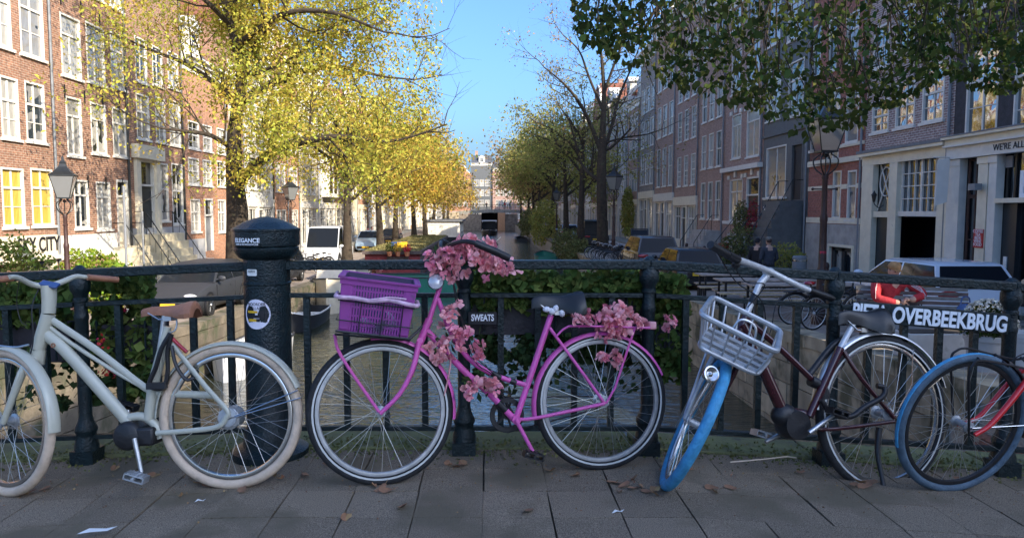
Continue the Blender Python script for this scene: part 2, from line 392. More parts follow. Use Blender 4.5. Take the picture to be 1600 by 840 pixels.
mat('planter_grey', (.42, .41, .40), .7, nz=(5, .12), stain=((.3, .29, .27), 6, .6))
mat('lamp_brown', (.045, .020, .016), .5, nz=(9, .3), bump=(30, .3))
mat('lamp_black', (.012, .014, .014), .4, nz=(9, .3))
mat('jacket_red', (.42, .02, .03), .7, nz=(10, .25), bump=(25, .5))
mat('cloth_navy', (.035, .04, .055), .85, nz=(10, .25), bump=(25, .4))
mat('cloth_black', (.012, .012, .016), .85, nz=(10, .25))
mat('cloth_white', (.62, .62, .66), .85, nz=(8, .15), bump=(20, .4))
mat('cap_tan', (.38, .21, .09), .85, nz=(14, .2)); mat('cap_grey', (.16, .15, .13), .85, nz=(14, .2))
mat('skin', (.50, .30, .22), .55, nz=(10, .08))
mat('hull_cream', (.70, .63, .50), .4, nz=(4, .1), stain=((.4, .34, .24), 3, .66))
mat('hull_green', (.03, .20, .15), .4, nz=(4, .1))
mat('hull_black', (.02, .022, .028), .4, nz=(4, .2))
mat('hull_white', (.62, .64, .66), .4, nz=(4, .1))
mat('hull_red', (.22, .035, .04), .7, nz=(4, .3))
mat('plank_dark', (.10, .075, .07), .85, nz=(7, .4), bump=(20, .5), objr=.25)
mat('roof_grass', (.20, .19, .05), .95, nz=(5, .5), bump=(14, 1.0), col2=(.28, .24, .10))
mat('awning', (.74, .70, .64), .7, nz=(4, .05))
mat('paper', (.75, .75, .72), .8)
mat('brick_lit', (.55, .30, .16), .85, nz=(5, .25), bump=(12, .4))  # warm lit tone of the far pier, sunlight put into the colour
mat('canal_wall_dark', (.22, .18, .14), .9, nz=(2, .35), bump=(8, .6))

# water: dark green-brown with wind ripples
m = bpy.data.materials.new('water'); m.use_nodes = True; t = m.node_tree; N = t.nodes; L = t.links; b = N['Principled BSDF']
b.inputs['Base Color'].default_value = (.030, .034, .020, 1); b.inputs['Roughness'].default_value = .05; b.inputs['IOR'].default_value = 1.7
b.inputs['Specular IOR Level'].default_value = .8
tc = N.new('ShaderNodeTexCoord'); hs = None
for k, (scx, scy, st) in enumerate(((1.2, 4.5, .9), (3.5, 11, .55), (.35, .9, .6))):
    mp = N.new('ShaderNodeMapping'); mp.inputs['Scale'].default_value = (scx, scy, 1); mp.inputs['Rotation'].default_value = (0, 0, radians((8, -14, 20)[k]))
    L.new(tc.outputs['Object'], mp.inputs[0]); n = N.new('ShaderNodeTexNoise'); n.inputs['Scale'].default_value = 1; n.inputs['Detail'].default_value = 2; n.inputs['Distortion'].default_value = .6
    L.new(mp.outputs[0], n.inputs['Vector']); mu = N.new('ShaderNodeMath'); mu.operation = 'MULTIPLY'; mu.inputs[1].default_value = st; L.new(n.outputs[0], mu.inputs[0])
    if hs: ad = N.new('ShaderNodeMath'); L.new(hs, ad.inputs[0]); L.new(mu.outputs[0], ad.inputs[1]); hs = ad.outputs[0]
    else: hs = mu.outputs[0]
bp = N.new('ShaderNodeBump'); bp.inputs['Strength'].default_value = .9; bp.inputs['Distance'].default_value = .045; L.new(hs, bp.inputs['Height']); L.new(bp.outputs[0], b.inputs['Normal'])
MATS['water'] = m
# ------------------------------------------------------------------ ground, canal, bridge deck
XL, XR, WL, WR = -7.5, 5.8, -14.0, 13.5       # canal edges, house fronts
ZW = -3.0
def sz(y):
    for (a, b), (c, d) in (((4, -.5), (14, -1.0)), ((14, -1.0), (20, -1.25)), ((20, -1.25), (32, -1.4))):
        if y <= c: return b+(d-b)*(max(y, a)-a)/(c-a)
    return -1.4
def szl(y): return sz(y)-.35*min(1, max(0, (y-4)/14))
def dz(x):
    return max(-.45, -.06*(x-.85) if x > .85 else (.045*(x+1.1) if x < -1.1 else 0))
b = MB(); b.bx(-1500, 1500, -600, 2600, -4.2, -4.0); b.build('ground', 'dark_earth', kind='structure')
b = MB(); b.quad((XL-.3, -9, ZW), (XR+.3, -9, ZW), (XR+.3, 260, ZW), (XL-.3, 260, ZW)); b.build('water', 'water', kind='structure')
ys = [4.3, 6, 8, 10, 12, 14, 17, 20, 24, 28, 32, 60, 110, 180, 300]
for nm, xa, xb in (('street_left', -90, XL-.32), ('street_right', XR+.32, 90)):
    b = MB(); sf = szl if xa < 0 else sz
    for i in range(len(ys)-1):
        b.quad((xa, ys[i], sf(ys[i])), (xb, ys[i], sf(ys[i])), (xb, ys[i+1], sf(ys[i+1])), (xa, ys[i+1], sf(ys[i+1])))
    for i in range(len(ys)-1):                      # body under the street down to the bed
        x = xb if xa < 0 else xa
        b.quad((x, ys[i], -4), (x, ys[i+1], -4), (x, ys[i+1], sf(ys[i+1])), (x, ys[i], sf(ys[i])))
    b.build('street', 'street', kind='structure')
# houses' pavements, a low step in front of the fronts
for xa, xb in ((WL, WL+2.0), (WR-2.0, WR)):
    b = MB(); sf = szl if xa < 0 else sz
    for i in range(len(ys)-2):
        y0, y1 = ys[i], ys[i+1]
        b.add([(xa, y0, sf(y0)-.2), (xb, y0, sf(y0)-.2), (xb, y1, sf(y1)-.2), (xa, y1, sf(y1)-.2), (xa, y0, sf(y0)+.1), (xb, y0, sf(y0)+.1), (xb, y1, sf(y1)+.1), (xa, y1, sf(y1)+.1)],
              [(0, 1, 5, 4), (1, 2, 6, 5), (2, 3, 7, 6), (3, 0, 4, 7), (4, 5, 6, 7)])
    b.build('pavement', 'kerb_stone', kind='structure')
# quay walls with coping stones
for side, X, s in (('left', XL, -1), ('right', XR, 1)):
    b = MB(); sf = szl if side == 'left' else sz
    for i in range(len(ys)-1):
        y0, y1 = ys[i], ys[i+1]
        b.quad((X+s*.04, y0, -3.8), (X+s*.04, y1, -3.8), (X+s*.04, y1, sf(y1)-.02), (X+s*.04, y0, sf(y0)-.02))
    wallq = b.build('quay_wall', 'mortar', kind='structure')
    b = MB(); b.box((0, 0, 0), (.5, .985, .22)); me = b.mesh('coping_stone', 'quay_stone' if side == 'right' else 'quay_stone_shaded')
    y = 4.85
    while y < 62:
        o = link('coping_stone', me, wallq, None, 0, (X+s*.2+random.uniform(-.012, .012), y, sf(y)-.085+random.uniform(-.008, .008)), (atan2(sf(y+.5)-sf(y-.5), 1), 0, random.uniform(-.006, .006)))
        if y > 30: o.scale = (1, 2, 1); y += 2
        else: y += 1
    b = MB(); b.bx(X, X+s*.45, 62.5, 200, sf(99)-.22, sf(99)+.015); b.build('coping_band', 'quay_stone_shaded', wallq)
    b = MB(); b.box((0, 0, 0), (.12, 1.09, .39)); me = b.mesh('stone_block', 'quay_stone' if side == 'right' else 'quay_stone_shaded')
    for r in range(5):
        y = 9.2+(.55 if r % 2 else 0) if side == 'right' else 4.9+(.55 if r % 2 else 0)
        while y < 36:
            zc = -.40-.2*r*2-.01*r+sf(y)
            if zc > -3.3: link('stone_block', me, wallq, None, 0, (X+s*random.uniform(.03, .05), y, zc), (atan2(sf(y+.5)-sf(y-.5), 1), 0, 0))
            y += 1.105
    if side == 'right':        # the wall's brick stretch nearest the bridge
        b = MB(); b.box((0, 0, 0), (.1, .205, .058)); me = b.mesh('brick', 'quay_brick')
        k = 0
        for r in range(24):
            z = -2.98+.072*r
            y = 6.05+(.11 if r % 2 else 0)
            while y < 8.6 and k < 290:
                if z < sf(y)-.24: link('brick', me, wallq, None, 0, (X+.035+random.uniform(-.004, .004), y, z)); k += 1
                y += .219
# bridge: deck body, paving tiles, dirt joints, mossy edge stones
b = MB()
xs = [-60, -11, -6.5, -5, -3.8, -2.6, -1.1, 0, .85, 2, 3, 4, 5.8, 8, 60]
for i in range(len(xs)-1):
    a, c = xs[i], xs[i+1]; za, zc = dz(a)-.03, dz(c)-.03
    b.add([(a, -40, za), (c, -40, zc), (c, 4.28, zc), (a, 4.28, za), (a, -40, za-.55), (c, -40, zc-.55), (c, 4.28, zc-.55), (a, 4.28, za-.55)],
          [(0, 1, 2, 3), (7, 6, 5, 4), (3, 2, 6, 7), (0, 4, 5, 1)])
deck = b.build('bridge_deck', 'joint_dirt', kind='structure')
b = MB(); b.box((0, 0, 0), (.2945, .2985, .05)); 
tile = b.mesh('paving_tile', 'asphalt_tile')
for r in range(6):
    for i in range(30):
        x = -4.45+.3*i+.07; y = 3.81-.3*r
        o = link('paving_tile', tile, deck, None, 0, (x+random.uniform(-.003, .003), y+random.uniform(-.003, .003), dz(x)-.022+random.uniform(-.0025, .0015)),
             (random.uniform(-.004, .004), random.uniform(-.005, .005)+atan2(dz(x-.15)-dz(x+.15), .3), random.uniform(-.012, .012)))
b = MB()                      # tiles beyond the three hundred that show
for r in range(6, 14):
    for i in range(30):
        x = -4.38+.3*i; y = 3.81-.3*r; b.box((x, y, dz(x)-.022), (.292, .292, .05))
b.build('paving_tile', 'asphalt_tile', deck, kind='stuff')
b = MB(); b.box((0, 0, 0), (.985, .31, .10)); eme = b.mesh('edge_stone', 'moss_stone')
for i in range(14):
    x = -6+i*1.0+.3
    link('edge_stone', eme, deck, None, .008, (x, 4.125, dz(x)-.035+random.uniform(-.004, .004)), (0, atan2(dz(x-.4)-dz(x+.4), .8), random.uniform(-.004, .004)))
# moss and grit along the foot of the rail
pts = []
for k in range(3800):
    x = random.uniform(-3.6, 4.2); y = 3.97+random.gauss(0, .10)
    if y > 4.2: continue
    pts.append((x, y, dz(x)+(.004 if y < 3.96 else .016)+random.random()*.006))
o = link('moss', leaf_mesh('moss', pts, .018, 'reed', aspect=.8), None, 'stuff'); tag(o, 'moss and grit along the foot of the railing', 'moss')

# ------------------------------------------------------------------ railing
YR = 3.91
def zr(v): return P(765, v, YR).z
Z_TOP, Z_TOPB, Z_MID, Z_BOT = zr(406), zr(420), zr(461), zr(668)
post_x = [P(u, 560, YR).x for u in (-160, 130, 725, 1012, 1300, 1575, 1862)]
pil_x = P(420, 560, YR).x
rail = thing('bridge_railing', 'dark green iron railing of the bridge with round posts and square bars', 'railing', (0, YR, 0))
def postmesh():
    b = MB()
    b.lathe([(.058, 0), (.062, .02), (.062, .10), (.052, .14), (.050, .16), (.058, .175), (.058, .19), (.040, .23), (.034, .26), (.034, .77), (.037, .78), (.037, .80), (.033, .81), (.033, .87),
             (.038, .875), (.038, .89), (.033, .895), (.036, .91), (.05, .935), (.052, .95), (.052, .985), (.047, .995), (.047, 1.01), (.034, 1.017), (.028, 1.023), (.034, 1.035), (.032, 1.05), (.014, 1.066), (0, 1.068)], 20)
    b.bx(-.062, .062, -.062, .062, -.02, .075)
    return b.mesh('post', 'iron_green')
pm = postmesh()
def seg(b, x0, x1, z, hw, hh, yoff=0):
    a = V((x0, yoff, z+dz(x0))); c = V((x1, yoff, z+dz(x1)))
    b.add([a+V((0, sy*hw, szz*hh)) for sy, szz in ((-1, -1), (1, -1), (1, 1), (-1, 1))]+[c+V((0, sy*hw, szz*hh)) for sy, szz in ((-1, -1), (1, -1), (1, 1), (-1, 1))],
          [(0, 1, 2, 3), (7, 6, 5, 4), (0, 4, 5, 1), (1, 5, 6, 2), (2, 6, 7, 3), (3, 7, 4, 0)])
for x in post_x: link('post', pm, rail, None, 0, (x, 0, dz(x)))
stops = [post_x[0], post_x[1], pil_x, post_x[2], post_x[3], post_x[4], post_x[5], post_x[6]]
bal = MB(); bal.bx(-.016, .016, -.016, .016, Z_BOT, Z_MID-.012); balm = bal.mesh('baluster', 'iron_rail')
for i in range(len(stops)-1):
    a, c = stops[i], stops[i+1]
    b = MB(); seg(b, a, c, (Z_TOP+Z_TOPB)/2, .042, (Z_TOP-Z_TOPB)/2); b.build('top_rail', 'iron_rail', rail, bevel=.006, loc=(0, 0, 0))
    ra = .034 if a != pil_x else .12; rc = .034 if c != pil_x else .12
    b = MB(); seg(b, a+ra, c-rc, Z_MID, .02, .012); b.build('middle_rail', 'iron_rail', rail, bevel=.003)
    b = MB(); seg(b, a+ra, c-rc, Z_BOT, .018, .012); b.build('bottom_rail', 'iron_rail', rail, bevel=.003)
    for k in range(1, 5):
        x = a+(c-a)*k/5; link('baluster', balm, rail, None, 0, (x, 0, dz(x)))
# large pillar with its cap and stickers
pil = thing('iron_pillar', 'stout dark green iron pillar with pointed cap and round white sticker', 'pillar', (pil_x, YR, dz(pil_x)))
zp = lambda v: P(420, v, YR).z-dz(pil_x)
b = MB(); b.lathe([(.20, -.02), (.20, .035), (.185, .045), (.145, .06), (.138, .10), (.135, .14), (.121, .16), (.121, zp(441)-.008), (.126, zp(441)-.004), (.126, zp(441)+.004), (.121, zp(441)+.008), (.121, zp(404)), (.138, zp(402)), (.155, zp(396)), (.168, zp(390)), (.168, zp(386)), (.158, zp(384)), (.156, zp(382))], 32)
b.build('shaft', 'iron_green', pil)
b = MB(); b.lathe([(.150, zp(385)), (.170, zp(383)), (.172, zp(380)), (.172, zp(361)), (.177, zp(360)), (.177, zp(357)), (.168, zp(356)), (.12, zp(347.5)), (.06, zp(341)), (.02, zp(338.5)), (0, zp(338))], 12, R=Matrix.Rotation(radians(15), 3, 'Z'))
b.build('cap', 'iron_green', pil)
def wrap_text(o, r, a0):      # bend flat lettering (x along) round a vertical shaft
    for q in o.data.vertices:
        x, z, d = q.co.x, q.co.y, q.co.z
        a = a0+x/r; q.co = V(((r+d)*sin(a), -(r+d)*cos(a), z))
    o.rotation_euler = (0, 0, 0)
a0 = -.32
o = text_obj('lettering', 'ELEGANCE', .031, 'sign_white', pil, (0, 0, zp(374)), ext=.0008, bold=.0008); wrap_text(o, .1745, a0)
o = text_obj('lettering', 'MEN & WOMENSWEAR', .013, 'sign_white', pil, (0, 0, zp(380)), ext=.0008); wrap_text(o, .1745, a0)
def curved_patch(b, r, a_c, z_c, hw, hh, n=14, round_=True, off=0.0):
    vs = [V(((r+off)*sin(a_c), -(r+off)*cos(a_c), z_c))]
    ring = []
    for j in range(n*2):
        t = 2*pi*j/(n*2)
        if round_: dx, dzz = hw*cos(t), hh*sin(t)
        else:
            k = max(abs(cos(t)), abs(sin(t))); dx, dzz = hw*cos(t)/k, hh*sin(t)/k
        a = a_c+dx/r; ring.append(V(((r+off)*sin(a), -(r+off)*cos(a), z_c+dzz)))
    m_ = len(ring); b.add(vs+ring, [(0, 1+j, 1+(j+1) % m_) for j in range(m_)])
def patch(nm, m_, u, v, hw, hh, rnd, off):
    b = MB(); a = math.asin(max(-.99, min(.99, (u-420)/293/.1215))); curved_patch(b, .1215, a, zp(v), hw, hh, round_=rnd, off=off); return b.build(nm, m_, pil)
st = patch('sticker', 'sticker', 413, 486, .074, .078, True, .001)
for (u, v, hw, hh, mm) in ((407, 482.5, .030, .006, 'yellow_paint'), (410, 489.5, .035, .008, 'black_print_shade'), (407, 495, .026, .007, 'yellow_paint'), (422, 487, .012, .022, 'black_print_shade'), (428, 489, .006, .03, 'black_print_shade'), (416, 495, .010, .008, 'black_print_shade')):
    b = MB(); a = math.asin((u-420)/293/.1215); curved_patch(b, .1215, a, zp(v), hw, hh, round_=False, off=.0022); b.build('print', mm, st)
o = text_obj('print', 'NOORDER\nHOLLAND', .021, 'black_print_shade', st, (0, 0, zp(474)), ext=.0004); wrap_text(o, .1237, math.asin(-7/293/.1215))
st = patch('sticker', 'paper', 407, 423, .031, .017, False, .001)
o = text_obj('print', 'GERM', .016, 'black_print_shade', st, (0, 0, zp(421.5)), ext=.0004); wrap_text(o, .123, math.asin(-13/293/.1215))
# bridge name board on the rail
x0, x1 = P(1331, 490, YR).x, P(1577, 490, YR).x
sg = thing('name_board', 'dark board with white letters PIETA OVERBEEKBRUG fixed to the railing', 'sign', ((x0+x1)/2, YR-.035, 0))
ang = atan2(P(1575, 501, YR).z-P(1335, 480, YR).z, P(1575, 501, YR).x-P(1335, 480, YR).x)
zc = P(1455, 495, YR).z
b = MB(); b.box((0, 0, 0), (x1-x0-.03, .012, .108)); b.build('board', 'iron_green', sg, loc=(0, .01, zc), rot=(0, -ang, 0), bevel=.003)
R_ = Matrix.Rotation(-ang, 3, 'Y')
for word, ua, ub in (('PIETA', 1332, 1386), ('OVERBEEKBRUG', 1394, 1574)):
    cu = (ua+ub)/2; px = P(cu, 490, YR-.035).x-(x0+x1)/2
    o = text_obj('lettering', word, .115, 'sign_white', sg, ext=.003, bold=.0035, spacing=1.02)
    bb = [q.co.x for q in o.data.vertices]; wd = max(bb)-min(bb); want = P(ub, 490, YR-.035).x-P(ua, 490, YR-.035).x
    hb = [q.co.y for q in o.data.vertices]; hk = .088/(max(hb)-min(hb)); mx = (max(bb)+min(bb))/2; mz = (max(hb)+min(hb))/2
    for q in o.data.vertices: q.co.x = (q.co.x-mx)*want/wd; q.co.y = (q.co.y-mz)*hk
    o.location = (px, -.002, zc+px*math.tan(ang)); o.rotation_euler = (Matrix.Rotation(-ang, 4, 'Y') @ Matrix.Rotation(pi/2, 4, 'X')).to_euler()

# ------------------------------------------------------------------ houses
WCACHE = {}
def window(par, x0, z0, w, h, style, pane='pane_mid', simple=False, fm='white_paint'):
    """style: (columns, rows above transom, rows below, transom fraction)"""
    w = round(w, 2); h = round(h, 2)
    key = (w, h, style, fm)
    if key not in WCACHE:
        b = MB(); e = .062; yo, yi = -.012, .085
        b.bx(0, e, yo, yi, 0, h); b.bx(w-e, w, yo, yi, 0, h); b.bx(e, w-e, yo, yi, 0, e); b.bx(e, w-e, yo, yi, h-e, h)
        nc, na, nb, tf = style; zt = h*tf
        if 0 < tf < 1: b.bx(e, w-e, .02, yi-.002, zt-.035, zt+.035)
        for i in range(1, nc):
            x = e+(w-2*e)*i/nc; k = .03 if (nc == 2 and tf > .55) else .016
            if tf < 1 and na >= 0:
                if not (nc == 2 and na == 0): b.bx(x-k, x+k, .04, yi-.004, (zt+.035) if tf > 0 else e, h-e)
            if tf > 0: b.bx(x-k, x+k, .04, yi-.004, e, min(zt-.035, h-e))
        for j in range(1, max(na, 1)):
            z = zt+.035+(h-e-zt-.035)*j/na; b.bx(e, w-e, .042, yi-.006, z-.014, z+.014)
        for j in range(1, nb):
            z = e+(zt-.035-e)*j/nb; b.bx(e, w-e, .042, yi-.006, z-.014, z+.014)
        b2 = MB(); b2.quad((e*.5, .065, e*.5), (w-e*.5, .065, e*.5), (w-e*.5, .065, h-e*.5), (e*.5, .065, h-e*.5))
        b3 = MB(); b3.bx(-.07, w+.07, -.075, .02, -.085, -.003)
        WCACHE[key] = (b.mesh('window', fm), b2, b3.mesh('sill', 'white_paint'), {})
    fr_, pb, sl, pc = WCACHE[key]
    if pane not in pc: pc[pane] = pb.mesh('pane', pane)
    o = link('window', fr_, par, None, 0, (x0, 0, z0))
    link('pane', pc[pane], o)
    if not simple: link('sill', sl, o)
    return o
def wall_holes(b, w, h, holes, dep=.13, y=0, z0=0):
    xs = sorted(set([0, w]+[q for hh in holes for q in hh[:2] if 0 < q < w])); zs = sorted(set([z0, h]+[q for hh in holes for q in hh[2:] if z0 < q < h]))
    for i in range(len(xs)-1):
        for j in range(len(zs)-1):
            cx, cz = (xs[i]+xs[i+1])/2, (zs[j]+zs[j+1])/2
            if any(a < cx < c and d < cz < e for a, c, d, e in holes): continue
            b.quad((xs[i], y, zs[j]), (xs[i+1], y, zs[j]), (xs[i+1], y, zs[j+1]), (xs[i], y, zs[j+1]))
    for a, c, d, e in holes:
        a, c, d, e = max(a, 0), min(c, w), max(d, z0), min(e, h)
        b.quad((a, y, d), (a, y, e), (a, y+dep, e), (a, y+dep, d)); b.quad((c, y, d), (c, y+dep, d), (c, y+dep, e), (c, y, e))
        b.quad((a, y, e), (c, y, e), (c, y+dep, e), (a, y+dep, e)); b.quad((a, y, d), (a, y+dep, d), (c, y+dep, d), (c, y, d))
ZBS = {'L': -1.75, 'R': -1.4}
class House:
    """a front of width w in its own frame: x along the front (left to right as seen), y into the house, z up from the street"""
    def __init__(s, side, ua=None, ub=None, ya=None, yb=None, H=12, wall='brick_brown', label='', depth=10, name='canal_house', X=None):
        s.side = side; s.ZB = ZBS[side]; s.X = X if X is not None else (WL if side == 'L' else WR)
        if ua is not None:
            k = sorted((PX(ua, 331, s.X).y, PX(ub, 331, s.X).y)); ya, yb = k
        s.ya, s.yb, s.w, s.H, s.depth, s.wallm = ya, yb, yb-ya, H, depth, wall
        s.t = thing(name, label, 'house', (s.X, ya if side == 'L' else yb, s.ZB), (0, 0, pi/2 if side == 'L' else -pi/2))
        s.holes = []; s.wins = []
    def lx(s, u, v=331): y = PX(u, v, s.X).y; return y-s.ya if s.side == 'L' else s.yb-y
    def lz(s, u, v): return PX(u, v, s.X).z-s.ZB
    def rect(s, u0, u1, v0, v1):
        um = (u0+u1)/2; vm = (v0+v1)/2
        a, b_ = s.lx(u0, vm), s.lx(u1, vm); z1, z0 = s.lz(um, v0), s.lz(um, v1)
        return (min(a, b_), max(a, b_), z0, z1)
    def win(s, x0, x1, z0, z1, style=(2, 1, 1, .6), pane='pane_mid', simple=False, fm='white_paint'):
        x0, x1 = max(.05, x0), min(s.w-.05, x1)
        s.holes.append((x0, x1, z0, z1)); window(s.t, x0, z0, x1-x0, z1-z0, style, pane, simple, fm)
    def pwin(s, u0, u1, v0, v1, **k): s.win(*s.rect(u0, u1, v0, v1), **k)
    def row(s, n, z0, z1, ww, style=(2, 1, 1, .6), panes=('pane_mid', 'pane_curtain', 'pane_dark'), skip=(), simple=False, margin=.12):
        for i in range(n):
            if i in skip: continue
            c = s.w*(margin+(1-2*margin)*(i+.5)/n); s.win(c-ww/2, c+ww/2, z0, z1, style, random.choice(panes), simple)
    def door(s, x0, x1, z0, z1, m='dark_door', light=.5, frame='white_paint'):
        s.holes.append((x0, x1, z0, z1)); w, h = x1-x0, z1-z0; e = .09
        b = MB(); b.bx(x0, x0+e, -.02, .12, z0, z1); b.bx(x1-e, x1, -.02, .12, z0, z1); b.bx(x0+e, x1-e, -.02, .12, z1-e, z1)
        if light: b.bx(x0+e, x1-e, -.01, .12, z1-e-light-.08, z1-e-light)
        fr_ = b.build('door_frame', frame, s.t)
        if light: b = MB(); b.quad((x0+e, .09, z1-e-light), (x1-e, .09, z1-e-light), (x1-e, .09, z1-e), (x0+e, .09, z1-e)); b.build('fanlight', 'pane_dark', fr_)
        zt = z1-e-(light+.08 if light else 0)
        b = MB(); b.bx(x0+e, x1-e, .085, .12, z0, zt)
        for zz0, zz1 in ((.08, .42), (.48, .92)):
            q0, q1 = z0+(zt-z0)*zz0, z0+(zt-z0)*zz1
            b.bx(x0+e+.1, x1-e-.1, .070, .086, q0, q0+.04); b.bx(x0+e+.1, x1-e-.1, .070, .086, q1-.04, q1); b.bx(x0+e+.1, x0+e+.14, .070, .086, q0+.04, q1-.04); b.bx(x1-e-.14, x1-e-.1, .070, .086, q0+.04, q1-.04)
        d = b.build('door', m, s.t)
        b = MB(); b.ball((x1-e-.07, .05, z0+(zt-z0)*.46), .035, 6, 5); b.build('handle', 'steel', d)
    def part(s, name, m, fn, parent=None, **k): b = MB(); fn(b); return b.build(name, m, parent or s.t, **k)
    def cornice(s, z=None, h=.45, out=.35, m='white_paint', dent=False, x0=0, x1=None, name='cornice'):
        z = s.H if z is None else z; x1 = s.w if x1 is None else x1
        b = MB(); b.bx(x0+.02, x1-.02, -.06, -.002, z-h*1.5, z-h*.6); b.bx(x0+.012, x1-.012, -out*.55, -.001, z-h*.6, z-h*.25); b.bx(x0+.006, x1-.006, -out, .02, z-h*.25, z)
        if dent:
            k = int((x1-x0)/.32)
            for i in range(k): xx = x0+(i+.5)*(x1-x0)/k; b.bx(xx-.06, xx+.06, -out*.8, -out*.56, z-h*.75, z-h*.26)
        return b.build(name, m, s.t)
    def band(s, u, v0, v1, m='white_paint', out=.05, name='string_course', x0=.015, x1=None):
        z1, z0 = s.lz(u, v0), s.lz(u, v1); x1 = s.w-.015 if x1 is None else x1
        s.part(name, m, lambda b: b.bx(x0, x1, -out, -.002, z0, z1))
    def stoop(s, x0, x1, z, n=5, out=1.5, m='stone_plinth', rail=True):
        b = MB()
        for i in range(n):
            b.bx(x0, x1, -out+i*out*.6/n, -.003, i*z/n, (i+1)*z/n)
        b.bx(x0, x1, -.55, -.004, z, z+.005); st = b.build('stoop', m, s.t)
        if rail:
            for x in (x0+.05, x1-.05):
                b = MB()
                b.tube([(x, -out+.1, .9), (x, -.5, z+.9), (x, -.05, z+.9)], .022, 6); b.tube([(x, -out+.1, 0), (x, -out+.1, .92)], .02, 6); b.tube([(x, -.5, z), (x, -.5, z+.9)], .018, 6)
                for q in range(1, 5): b.tube([(x, -out+.1+q*(out-.6)/5, z*q/5), (x, -out+.1+q*(out-.6)/5, .9+z*q/5)], .009, 5)
                b.build('handrail', 'lamp_black', s.t)
    def anchors(s, n, zs):
        b = MB()
        for z in zs:
            for i in range(n): x = s.w*(i+.5)/n; b.bx(x-.02, x+.02, -.035, -.001, z-.22, z+.22); b.bx(x-.06, x+.06, -.03, -.002, z-.02, z+.02)
        b.build('wall_anchors', 'lamp_black', s.t, kind='stuff')
    def finish(s, roof='flat', rm='roof_tile', z0=0, gable=None):
        w, H, D = s.w, s.H, s.depth
        b = MB(); wall_holes(b, w, H, s.holes, z0=z0)
        b.quad((0, 0, 0), (0, D, 0), (0, D, H), (0, 0, H)); b.quad((w, 0, 0), (w, 0, H), (w, D, H), (w, D, 0)); b.quad((0, D, 0), (w, D, 0), (w, D, H), (0, D, H))
        if gable == 'step':
            n = 4
            for i in range(n): b.bx(w*.09*i+.01, w-w*.09*i-.01, .0, .35, H+i*.7, H+(i+1)*.7)
        elif gable == 'neck':
            b.prism([(w*.22, H), (w*.78, H), (w*.78, H+2.2), (w*.5, H+3.0), (w*.22, H+2.2)], 0, .35)
        elif gable == 'bell':
            pr = [(0.02, 0), (.12, .35), (.2, .9), (.25, 1.7), (.34, 2.2), (.5, 2.55)]
            b.prism([(w*a, H+q) for a, q in pr[::-1]][::1]+[(w*(1-a), H+q) for a, q in pr][1:0:-1]*0+[], 0, .01) if 0 else None
            poly = [(w*.02, H), (w*.98, H)]+[(w*(1-a), H+q) for a, q in pr[1:]]+[(w*a, H+q) for a, q in pr[1:-1][::-1]]
            b.prism(poly, 0, .35)
        b.build('wall', s.wallm, s.t)
        b = MB()
        if roof == 'flat': b.bx(.01, w-.01, .02, D, H+.002, H+.12)
        elif roof == 'hip':
            r = 2.4; b.add([(.05, .3, H), (w-.05, .3, H), (w-.05, D-.3, H), (.05, D-.3, H), (.05, 2.4, H+r), (w-.05, 2.4, H+r), (w-.05, D-2.4, H+r), (.05, D-2.4, H+r)],
                           [(0, 1, 5, 4), (1, 2, 6, 5), (2, 3, 7, 6), (3, 0, 4, 7), (4, 5, 6, 7)])
        elif roof == 'saddle':
            r = 3.0; b.add([(.05, .36, H), (w-.05, .36, H), (w-.05, D, H), (.05, D, H), (w/2, .36, H+r), (w/2, D, H+r)], [(0, 1, 4), (1, 2, 5, 4), (2, 3, 5), (3, 0, 4, 5)])
        rf = b.build('roof', rm, s.t)
        b = MB(); b.tube([(w-.14, -.07, .1), (w-.14, -.07, H-.8), (w-.14, -.01, H-.5)], .045, 6); b.build('downpipe', random.choice(('lead', 'grey_paint', 'lamp_black')), s.t)
        b = MB(); cx = w*random.uniform(.1, .2); b.bx(cx, cx+.8, 3, 3.6, H, H+3.6); b.bx(cx-.06, cx+.86, 2.94, 3.66, H+3.6, H+3.75)
        ch = b.build('chimney', 'brick_plum', rf)
        if roof == 'hip':
            b = MB(); b.bx(w*.36, w*.64, .5, 2.2, H+.2, H+1.7); b.prism([(w*.32, H+1.7), (w*.68, H+1.7), (w*.5, H+2.3)], .4, 2.3); b.build('dormer', 'white_paint', rf)
            window(s.t, w*.42, H+.45, w*.16, 1.0, (2, 0, 1, .5), 'pane_dark', True).location.y = .42
        if gable in ('neck', 'bell', 'step'):
            b = MB()
            if gable == 'neck':
                b.prism([(w*.18, H+2.2), (w*.82, H+2.2), (w*.82, H+2.38), (w*.5, H+3.25), (w*.18, H+2.38)], -.12, .4)
                for sx in (0, 1):
                    q = [(w*.02, H), (w*.215, H), (w*.215, H+1.6), (w*.17, H+1.1), (w*.1, H+.8)]
                    if sx: q = [(w-a, c) for a, c in q][::-1]
                    b.prism(q, -.05, .25)
            elif gable == 'step':
                for i in range(4):
                    for sx in (0, 1):
                        xa = w*.09*i; xa, xb = (xa, xa+w*.1) if not sx else (w-xa-w*.1, w-xa); b.bx(xa, xb, -.04, .39, H+(i+1)*.7, H+(i+1)*.7+.1)
            else:
                b.tube([(w*a, .17, H+q+.04) for a, q in pr]+[(w*(1-a), .17, H+q+.04) for a, q in pr[:-1][::-1]], .16, 6)
            b.build('gable_coping', 'white_paint', s.t)
            window(s.t, w*.42, H+.5, w*.16, 1.3, (2, 0, 1, .5), 'pane_dark', True)
        return s.t
